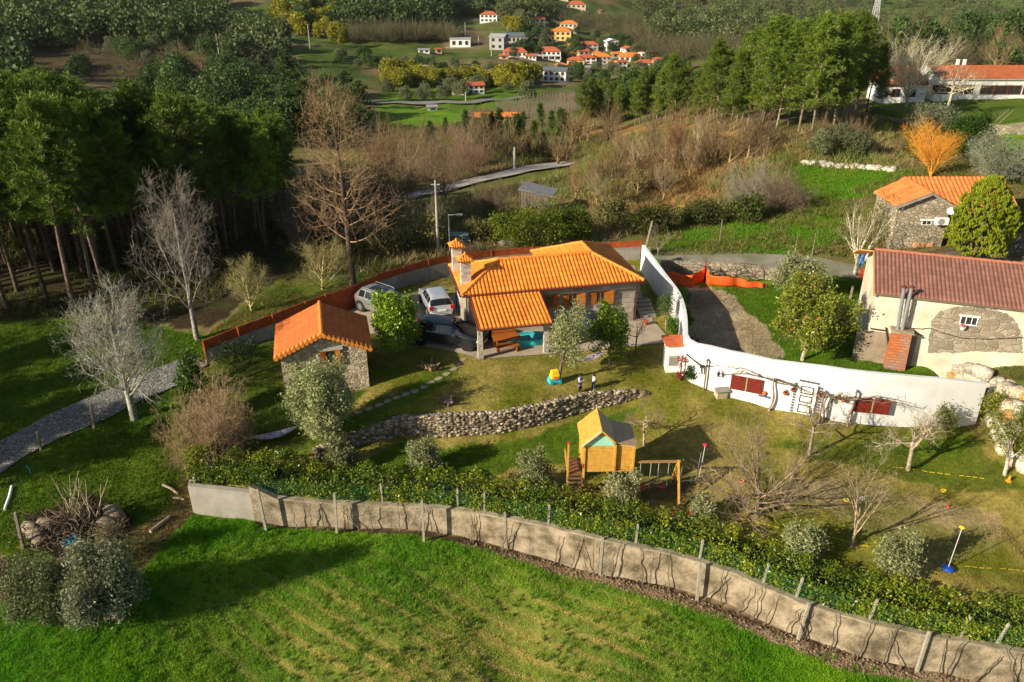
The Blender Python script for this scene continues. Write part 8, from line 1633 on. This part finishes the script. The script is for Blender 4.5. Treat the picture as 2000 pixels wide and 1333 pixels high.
scatter([(540,20),(640,5),(720,20),(730,80),(640,92),(560,60)],30,10,MIM + DK[:1],"yellow-green mimosa on the hillside behind the power pole","mimosas on the hillside","mimosa_tree",bh=6.5,mind=9)
scatter([(985,50),(1035,48),(1040,64),(985,66)],7,9,MIM + GRY,"olive-yellow round tree beside the red-gabled white house","trees by the village street","village_tree",bh=7,mind=6)
scatter([(1000,120),(1300,140),(1330,100),(1260,85),(1100,60),(990,70)],34,5,GRY + DK,"small dark tree among the village houses","trees among the village houses","village_tree",mind=8)
scatter([(1000,100),(1340,120),(1360,60),(1260,30),(1100,30),(1020,60)],60,4.5,GRY + GRY + DK + BRN,"low mixed tree on the slopes round the village","trees on the village slopes","hillside_tree",mind=7)
scatter([(1010,150),(1330,175),(1340,135),(1240,140),(1050,142)],40,5,DK + GRY,"dark low tree along the lower edge of the village","trees along the lower edge of the village","hillside_tree",mind=7)
scatter([(640,105),(900,125),(1000,145),(860,150),(660,130)],26,4,GRY + DK,"small tree on the grass terraces","trees on the terraces","terrace_tree",mind=9)
scatter([(150,95),(420,95),(400,145),(150,165)],26,7,GRY + DK + BRN,"grey-green tree on the brown clearing of the left hillside","trees on the left clearing","hillside_tree",mind=12)
scatter([(720,178),(900,150),(1060,185),(1040,205),(860,200),(740,230)],16,5,GRY,"small grey-green tree on the valley fields","trees on the valley fields","field_tree",mind=12)
scatter([(740,330),(880,300),(1010,315),(880,345),(770,380)],20,7,BRN,"brown leafless tree on the shaded bank across the road","leafless trees across the road","bare_tree",mats=(bark,bark),mind=12)
scatter([(1130,270),(1180,235),(1500,232),(1540,260),(1500,300),(1420,330),(1240,400),(1130,395),(1190,330)],52,4.2,BRN,"small brown leafless tree on the bracken slope","small leafless trees on the bracken slope","bare_tree",mats=(bark,bark),mind=14)
scatter([(1560,250),(1720,225),(1790,250),(1760,310),(1580,305)],16,3.2,BRN + GRY,"brown thicket under the school terrace","thickets under the school terrace","thicket",mats=(bark,foliage),mind=16)
scatter([(720,270),(860,270),(1100,290),(1180,230),(1230,260),(1130,330),(900,320),(740,330)],26,5.5,BRN,"small brown leafless tree on the bank below the young pines","leafless trees below the young pines","bare_tree",mats=(bark,bark),mind=12)
scatter([(1720,190),(1760,120),(2060,110),(2060,150),(1800,150),(1740,195)],40,11,BRN + BRN + DK[:1],"brown leafless tree in the wood behind the long white building","wood behind the long white building","bare_tree",mats=(bark,bark),mind=9)
scatter([(1735,135),(1790,120),(1990,118),(2040,130)],6,14,DK,"green tree standing above the brown wood behind the school roof","green trees behind the long white building","evergreen_tree",mind=20)
scatter([(600,480),(760,470),(780,440),(700,420),(590,440)],14,4.5,BRN + GRY,"scrubby undergrowth tree in the shade left of the dead conifer","scrub trees behind the fence","bare_tree",mats=(bark,foliage),mind=16)
# far woodland as masses
def woodland(name,areas,label):
 """areas: (poly, count, height, colours, kind)"""
 rg = np.random.default_rng(len(areas) * 7); parts = []
 for poly,n,H,cols,kind in areas:
  xs = [a for a,b_ in poly]; ys = [b_ for a,b_ in poly]; got = 0
  while got < n:
   a = rg.uniform(min(xs),max(xs),400); b_ = rg.uniform(min(ys),max(ys),400); m = inpoly(a,b_,poly); keep = []
   for u,v in zip(a[m],b_[m]):
    if vn(u / 26,v / 9,91) < .30: continue
    keep.append(G(u,v)); got += 1
    if got >= n: break
   if not keep: got += 1; continue
   Pp = np.array([q[:] for q in keep]); k = len(Pp); h = H * rg.uniform(.7,1.3,k)
   if kind == 'leaf':
    nb = 190; c = rnd_unit(rg,k * nb) * rg.uniform(.5,1,(k * nb,1)); hh = np.repeat(h,nb)[:,None]; c = c * np.concatenate([hh * .36,hh * .36,hh * .42],1); c[:,2:] += hh * .55; ct_ = np.repeat(Pp,nb,0) + c; V,F,C = leaves(rg,ct_,H * .052,1,.1,cols,.75,updir=.4)
    tint = np.repeat(np.repeat(rg.uniform(.65,1.35,k),nb),4)[:,None]; parts.append((V,F,C * tint))
   else:
    nb = 26; d = rnd_unit(rg,k * nb); d[:,2] = np.abs(d[:,2]) * .8 + .35; d /= np.linalg.norm(d,axis=1,keepdims=True); hh = np.repeat(h,nb)[:,None]; p0 = np.repeat(Pp,nb,0) + np.concatenate([d[:,:2] * hh * .15,hh * .15],1); p1 = p0 + d * hh * rg.uniform(.5,.9,(k * nb,1)); w = np.full((k * nb,1),H * .007); V,F = tubes(np.concatenate([p0,p1,w,w * .4],1),3); cc = np.array(cols)[rg.integers(0,len(cols),k * nb)]; parts.append((V,F,np.repeat(cc,6,0)))
 V,F,C = merge(parts); o = link(name,rawmesh(name,V,F,C),foliage); return tag(o,label,"woodland",kind="stuff")
DG = [(.025,.05,.012),(.05,.085,.018),(.09,.12,.028)]; BG = [(.09,.11,.045),(.14,.16,.06),(.19,.20,.08)]; BR = [(.19,.16,.085),(.15,.13,.07),(.25,.21,.115),(.12,.15,.05)]; HG = [(.06,.09,.03),(.10,.13,.04),(.16,.17,.06)]
woodland("far_woodland",[
 ([(-100,20),(450,10),(430,85),(330,100),(200,90),(-100,130)],420,12,DG + BG[:1],'leaf'),
 ([(-100,150),(60,130),(60,190),(-100,220)],40,11,DG,'leaf'),
 ([(440,70),(560,80),(560,130),(450,140)],60,10,DG + BG,'leaf'),
 ([(630,5),(900,5),(870,62),(680,75)],330,12,DG,'leaf'),([(860,5),(1090,5),(1080,40),(1000,45),(880,30)],130,9,DG + BG,'leaf'),
 ([(1230,5),(2100,2),(2100,60),(1800,50),(1500,60),(1250,45)],520,8,HG,'leaf'),([(1250,60),(1480,70),(1450,105),(1280,85)],130,9,HG + DG,'leaf'),
 ([(1680,60),(2100,50),(2100,110),(1700,110)],160,9,HG + BG,'leaf')],"dark evergreen woods covering the far hillsides")
woodland("brown_woodland",[
 ([(1230,70),(1520,80),(1420,130),(1280,122),(1230,100)],260,9,BR,'twig'),([(1700,90),(2100,80),(2100,130),(1720,150)],260,10,BR,'twig'),
 ([(1250,20),(1700,10),(1700,70),(1250,60)],260,7,BR,'twig'),([(650,70),(900,68),(880,85),(650,88)],200,9,BR,'twig'),([(150,100),(420,95),(400,140),(150,160)],90,5,BR,'twig'),
 ([(1060,30),(1250,40),(1240,90),(1130,62)],160,7,BR,'twig')],"brown leafless woods on the far slopes")
# ------------------------------------------------------------------ grass and scrub
def blockpoly(poly): return [(q.x,q.y) for q in (G(a,b_) for a,b_ in poly)]
def blockrect(fr,x0,x1,y0,y1): return [tuple(fr.w(a,b_)[:2]) for a,b_ in ((x0,y0),(x1,y0),(x1,y1),(x0,y1))]
BLOCK = [[(q.x,q.y) for q in (P(a,b_,0.05) for a,b_ in DRIVE)],blockrect(sf,0,SW,0,SD),blockrect(nf,-.1,NL,0,7),blockrect(tf,.2,9,.2,9)]
_pc = [G(*q) for q in [(-60,935),(0,893),(60,862),(120,832),(190,800),(260,768),(320,742),(385,706)]]
_l = []; _r = []
for i,q in enumerate(_pc): a = _pc[max(i - 1,0)]; b_ = _pc[min(i + 1,len(_pc) - 1)]; d = (b_ - a).normalized(); n_ = Vector((-d.y,d.x,0)); _l.append(tuple((q + n_ * 1.2)[:2])); _r.append(tuple((q - n_ * 1.2)[:2]))
BLOCK.append(_l + _r[::-1])
_q = [G(*q) for q in [(640,432),(700,412),(790,389),(860,375),(940,352),(1020,336),(1112,318)]]; BLOCK.append([(q.x,q.y + 5) for q in _q] + [(q.x + 1,q.y - 9) for q in _q[::-1]])
def ground_at(n,poly,seed,dens_fn=None):
 rg = np.random.default_rng(seed); q = [P(a,b_,h) for a,b_,h in poly]; pl = [(v.x,v.y) for v in q]; xs = [a for a,b_ in pl]; ys = [b_ for a,b_ in pl]; X = rg.uniform(min(xs),max(xs),n); Y = rg.uniform(min(ys),max(ys),n); m = inpoly(X,Y,pl); X = X[m]; Y = Y[m]
 k = np.ones(len(X),bool)
 for bl in BLOCK: k &= ~inpoly(X,Y,bl)
 X,Y = X[k],Y[k]
 if dens_fn is not None: k = rg.random(len(X)) < dens_fn(X,Y); X,Y = X[k],Y[k]
 return rg,X,Y,gzs(X,Y)
def blades(rg,X,Y,Z,hgt,wid,per,gain=1.25,lean=.6,colmul=None,var=.3):
 n = len(X) * per; c = np.stack([X,Y,Z],1); base = ground_col(X,Y,Z); c = np.repeat(c,per,0); c[:,:2] += rg.normal(size=(n,2)) * .035; d = rg.normal(size=(n,3)) * lean; d[:,2] = 1; d /= np.linalg.norm(d,axis=1,keepdims=True); h = np.repeat(hgt if np.ndim(hgt) else np.full(len(X),hgt),per)[:,None] * rg.uniform(.5,1.3,(n,1))
 s = np.cross(d,rnd_unit(rg,n)); s /= np.linalg.norm(s,axis=1,keepdims=True) + 1e-9; V = np.stack([c - s * wid,c + s * wid,c + d * h],1).reshape(-1,3); F = np.arange(n * 3).reshape(-1,3)
 col = np.repeat(base,per,0) * gain * (1 + rg.uniform(-var,var,(n,1))) * (1 + rg.uniform(-.12,.12,(n,3))); return V,F,np.repeat(np.clip(col,0,1),3,0)
def scrubs(n,poly,seed,H,cols,per=14,wid=.02,mixg=.4,thr=.42,sc_=6):
 rg,X,Y,Z = ground_at(n,poly,seed,lambda X,Y: (fbm(X / sc_,Y / sc_,seed + 5) > thr) * 1.0); k = len(X); T = np.stack([X,Y,Z + .02],1); h = H * rg.uniform(.4,1.3,k); m = k * per; c = np.repeat(T,per,0); c[:,:2] += rg.normal(size=(m,2)) * .25 * H; d = rg.normal(size=(m,3)) * .55; d[:,2] = 1; d /= np.linalg.norm(d,axis=1,keepdims=True); hh = np.repeat(h,per)[:,None] * rg.uniform(.5,1.2,(m,1)); s = np.cross(d,rnd_unit(rg,m)); s /= np.linalg.norm(s,axis=1,keepdims=True)
 V = np.stack([c - s * wid,c + s * wid,c + d * hh + s * wid * .4],1).reshape(-1,3); F = np.arange(m * 3).reshape(-1,3); cc = np.array(cols)[np.repeat(rg.integers(0,len(cols),k),per)] * rg.uniform(.65,1.35,(m,1)); return V,F,np.repeat(cc,3,0)
grassm = leafmat("grass_blades",(1,1,1),.6,.25)
def stuff(name,parts,label,m=grassm): V,F,C = merge(parts); return tag(link(name,rawmesh(name,V,F,C),m),label,"grass",kind="stuff")
rg,X,Y,Z = ground_at(230000,[(-80,1180,-2.8),(250,1130,-3),(378,1008,-3.0),(650,1036,-3.2),(895,1056,-3.25),(1070,1100,-3.4),(1300,1160,-3.6),(1545,1260,-3.85),(1790,1330,-4.1),(2050,1400,-4.2),(2050,1460,-4.2),(-80,1450,-3.4)],1)
hh_ = .05 + .10 * fbm(X / 1.4,Y / 1.4,61,3); gcl = ground_col(X,Y,Z); dryk = np.clip(gcl[:,0] / (gcl[:,1] + 1e-6),0,1.2); hh_ = hh_ * np.where(dryk > .7,.45,1.0) * (.6 + .8 * (vn(X * 3,Y * 3,88) > .45))
FW = [(-80,1190,-2.8),(378,1012,-3.0),(895,1060,-3.25),(1300,1165,-3.6),(1790,1335,-4.1),(2050,1400,-4.2),(2050,1460,-4.2),(-80,1450,-3.4)]
stuff("field_grass",[blades(rg,X,Y,Z,hh_,.011,4,1.45),scrubs(5200,FW,17,.17,[(.05,.13,.006),(.09,.19,.01),(.14,.22,.02),(.03,.08,.005)],16,.012,thr=.46,sc_=2.2)],"bright lush grass of the field in front of the concrete wall")
rg,X,Y,Z = ground_at(120000,[(-120,640,-.6),(200,628,-.5),(400,655,-.3),(560,545,0),(640,620,-.1),(410,705,-.7),(368,722,-.8),(345,860,-1.8),(378,1005,-3),(250,1140,-3),(-120,1190,-2.6)],2)
stuff("rough_grass",[blades(rg,X,Y,Z,.06 + .12 * fbm(X,Y,62,3),.015,4)],"rough green grass of the lawn and bank on the left")
rg,X,Y,Z = ground_at(210000,[(400,715,-.5),(550,660,-.2),(700,668,0),(900,705,0),(1300,680,0),(1345,740,-.5),(1545,806,-.9),(1905,835,-1.1),(2050,950,-1.6),(2050,1270,-2.3),(1300,1070,-2),(900,985,-1.8),(400,930,-1.6)],3)
stuff("lawn_grass",[blades(rg,X,Y,Z,.03 + .04 * fbm(X,Y,63,3),.012,3,1.15)],"short patchy winter grass of the yard")
rg,X,Y,Z = ground_at(90000,[(1345,570,.1),(1700,545,.5),(1690,705,.1),(1900,745,.5),(2050,690,1),(2050,760,.8),(1671,725,.2),(1338,664,0)],4)
stuff("garden_grass",[blades(rg,X,Y,Z,.05 + .08 * fbm(X,Y,64,3),.016,4)],"green grass of the neighbour's garden")
rg,X,Y,Z = ground_at(110000,[(1270,500,.3),(1290,420,-.5),(1500,330,1),(1800,320,2),(2050,300,2),(2050,430,1.5),(1740,500,1),(1560,500,.5)],5)
stuff("meadow_grass",[blades(rg,X,Y,Z,.10 + .2 * fbm(X / 2,Y / 2,65,3),.03,4)],"rough grass of the meadow and slope behind the lane")
# scrub: tussocks, bracken and brush between the fence and the valley
MID = [(560,510,-.4),(560,430,-2),(620,330,-5),(760,250,-12),(1150,260,-5),(1560,260,3),(1720,230,3),(1800,330,2),(1560,330,1.5),(1500,400,.5),(1300,430,.2),(1270,480,.3),(880,500,0),(740,540,-.1)]
BCOL = [(.26,.18,.08),(.34,.25,.12),(.18,.13,.07),(.20,.20,.05),(.30,.27,.10)]
stuff("scrub",[scrubs(26000,MID,11,.8,BCOL,12,.03,thr=.40),scrubs(14000,MID,12,1.3,[(.08,.12,.018),(.14,.17,.03),(.21,.21,.06)],14,.035,thr=.52,sc_=9)],"brown and green scrub between the back fence and the valley road")
stuff("meadow_tussocks",[scrubs(9000,[(1270,500,.3),(1290,430,-.5),(1560,400,.5),(1800,330,2),(1900,360,2),(1740,500,1)],16,.45,[(.16,.17,.03),(.10,.15,.012),(.22,.19,.06)],10,.03,thr=.5,sc_=4)],"olive tussocks dotted over the green meadow")
stuff("bracken",[scrubs(26000,[(1030,300,-4),(1130,255,-4),(1500,245,4),(1600,290,3),(1500,330,1.5),(1400,400,.5),(1250,410,0),(1130,400,-2),(1200,330,-1)],13,.5,[(.36,.20,.07),(.44,.27,.09),(.27,.15,.055),(.36,.29,.11)],10,.03,thr=.3)],"rusty dead bracken on the slope below the ridge pines")
stuff("forest_litter",[scrubs(16000,[(-300,640,-.3),(200,612,-.3),(420,590,-.2),(560,500,-.5),(560,380,-3),(100,330,-3),(-300,400,-2)],14,.5,[(.06,.045,.02),(.04,.06,.012),(.09,.07,.03),(.10,.12,.02)],10,.03,thr=.35)],"undergrowth on the shaded floor of the left wood")
stuff("dug_soil",[stones(*(lambda rg,X,Y,Z: (np.stack([X,Y,Z + .02],1),rg.uniform(.015,.055,len(X)),[(.24,.17,.10),(.34,.25,.155),(.17,.12,.07)]))(*ground_at(15000,[(880,1050,-3.25),(1070,1094,-3.4),(1300,1148,-3.6),(1545,1240,-3.85),(1790,1312,-4.1),(2050,1350,-4.2),(2050,1366,-4.2),(1640,1306,-4),(1400,1208,-3.7),(1160,1138,-3.5),(960,1082,-3.3)],15)),15,None,(1,1,.7))],"loose brown clods of the dug strip at the foot of the field wall",stonem)
# ------------------------------------------------------------------ air
hz = MB().box((0,1250,70),(5200,2600,400)).build("haze",None)
hm = bpy.data.materials.new("haze_air"); hm.use_nodes = True; N,L = nodes(hm); N.remove(N["Principled BSDF"]); pv = N.new("ShaderNodeVolumePrincipled"); pv.inputs["Color"].default_value = (.86,.90,.95,1); pv.inputs["Density"].default_value = .00003; L.new(pv.outputs[0],N["Material Output"].inputs["Volume"]); hz.data.materials.clear(); hz.data.materials.append(hm)
tag(hz,"thin pale valley haze over the far hillsides",kind="stuff")
# ------------------------------------------------------------------ one label for each of a group that shares one
ONES = "zero first second third fourth fifth sixth seventh eighth ninth tenth eleventh twelfth thirteenth fourteenth fifteenth sixteenth seventeenth eighteenth nineteenth".split(); TENS = {2: ("twentieth","twenty"),3: ("thirtieth","thirty"),4: ("fortieth","forty"),5: ("fiftieth","fifty")}
def nword(n): return ONES[n] if n < 20 else (TENS[n // 10][0] if n % 10 == 0 else TENS[n // 10][1] + "-" + ONES[n % 10])
HEAD = {"small leafless trees on the bracken slope": "small brown tree on bracken slope","thickets under the school terrace": "thicket under the school terrace","trees on the village slopes": "low mixed tree round the village","trees along the lower edge of the village": "dark low tree below village edge","trees on the terraces": "small tree on grass terraces","trees on the left clearing": "grey-green tree on left clearing","pines of the dense left wood": "dark-trunked pine of the left wood","vine stems on the field wall": "thin bare vine stem on field wall","pines left of the lawn": "pine at the lawn's far left","sunlit pines on the ridge": "sunlit pine of the ridge clump","evergreens behind the left wood": "evergreen behind the left pine wood","evergreens below the left hillside": "dark evergreen below the left hillside","dark trees below the village": "dark round tree below the village","leafless trees across the road": "brown leafless tree across valley road","leafless trees below the young pines": "small leafless tree below young pines","young pines above the valley road": "young conical pine on brown bank","mimosas in the valley": "yellow mimosa in the valley band","mimosas on the hillside": "yellow-green mimosa on the hillside","wood behind the long white building": "brown leafless tree behind the school","green trees behind the long white building": "green tree behind the long school","scrub trees behind the fence": "scrubby tree left of dead conifer","trees among the village houses": "small dark tree among village houses","trees on the valley fields": "grey-green tree on valley fields","trees by the village street": "olive-yellow tree beside village street"}
ROWS = ["","nearest","second","third","fourth","fifth","sixth","seventh","eighth","ninth","tenth","eleventh","twelfth"]
_by = {}
for o in COL.objects:
 if o.parent is None and o.get("label") and o.get("group"): _by.setdefault((o["group"],"" if o["group"] in HEAD else o["label"]),[]).append(o)
for (g_,lab),obs in _by.items():
 if len(obs) < 2: continue
 row = [(proj(*o.location)[1],proj(*o.location)[0],o) for o in obs]; row.sort(key=lambda t: -t[0]); nr = max(1,math.ceil(len(row) / 16)); nr = min(nr,12); per = math.ceil(len(row) / nr)
 if "stem" in lab or "stem" in HEAD.get(g_,""): nr,per = 1,len(row)
 short = HEAD.get(g_," ".join(lab.split()[:6]))
 for r in range(nr):
  part = sorted(row[r * per:(r + 1) * per],key=lambda t: t[1])
  for i,(_y,_x,o) in enumerate(part): o["label"] = short + ", " + nword(i + 1) + " from left" + ("" if nr == 1 else " in " + ROWS[r + 1] + " row")
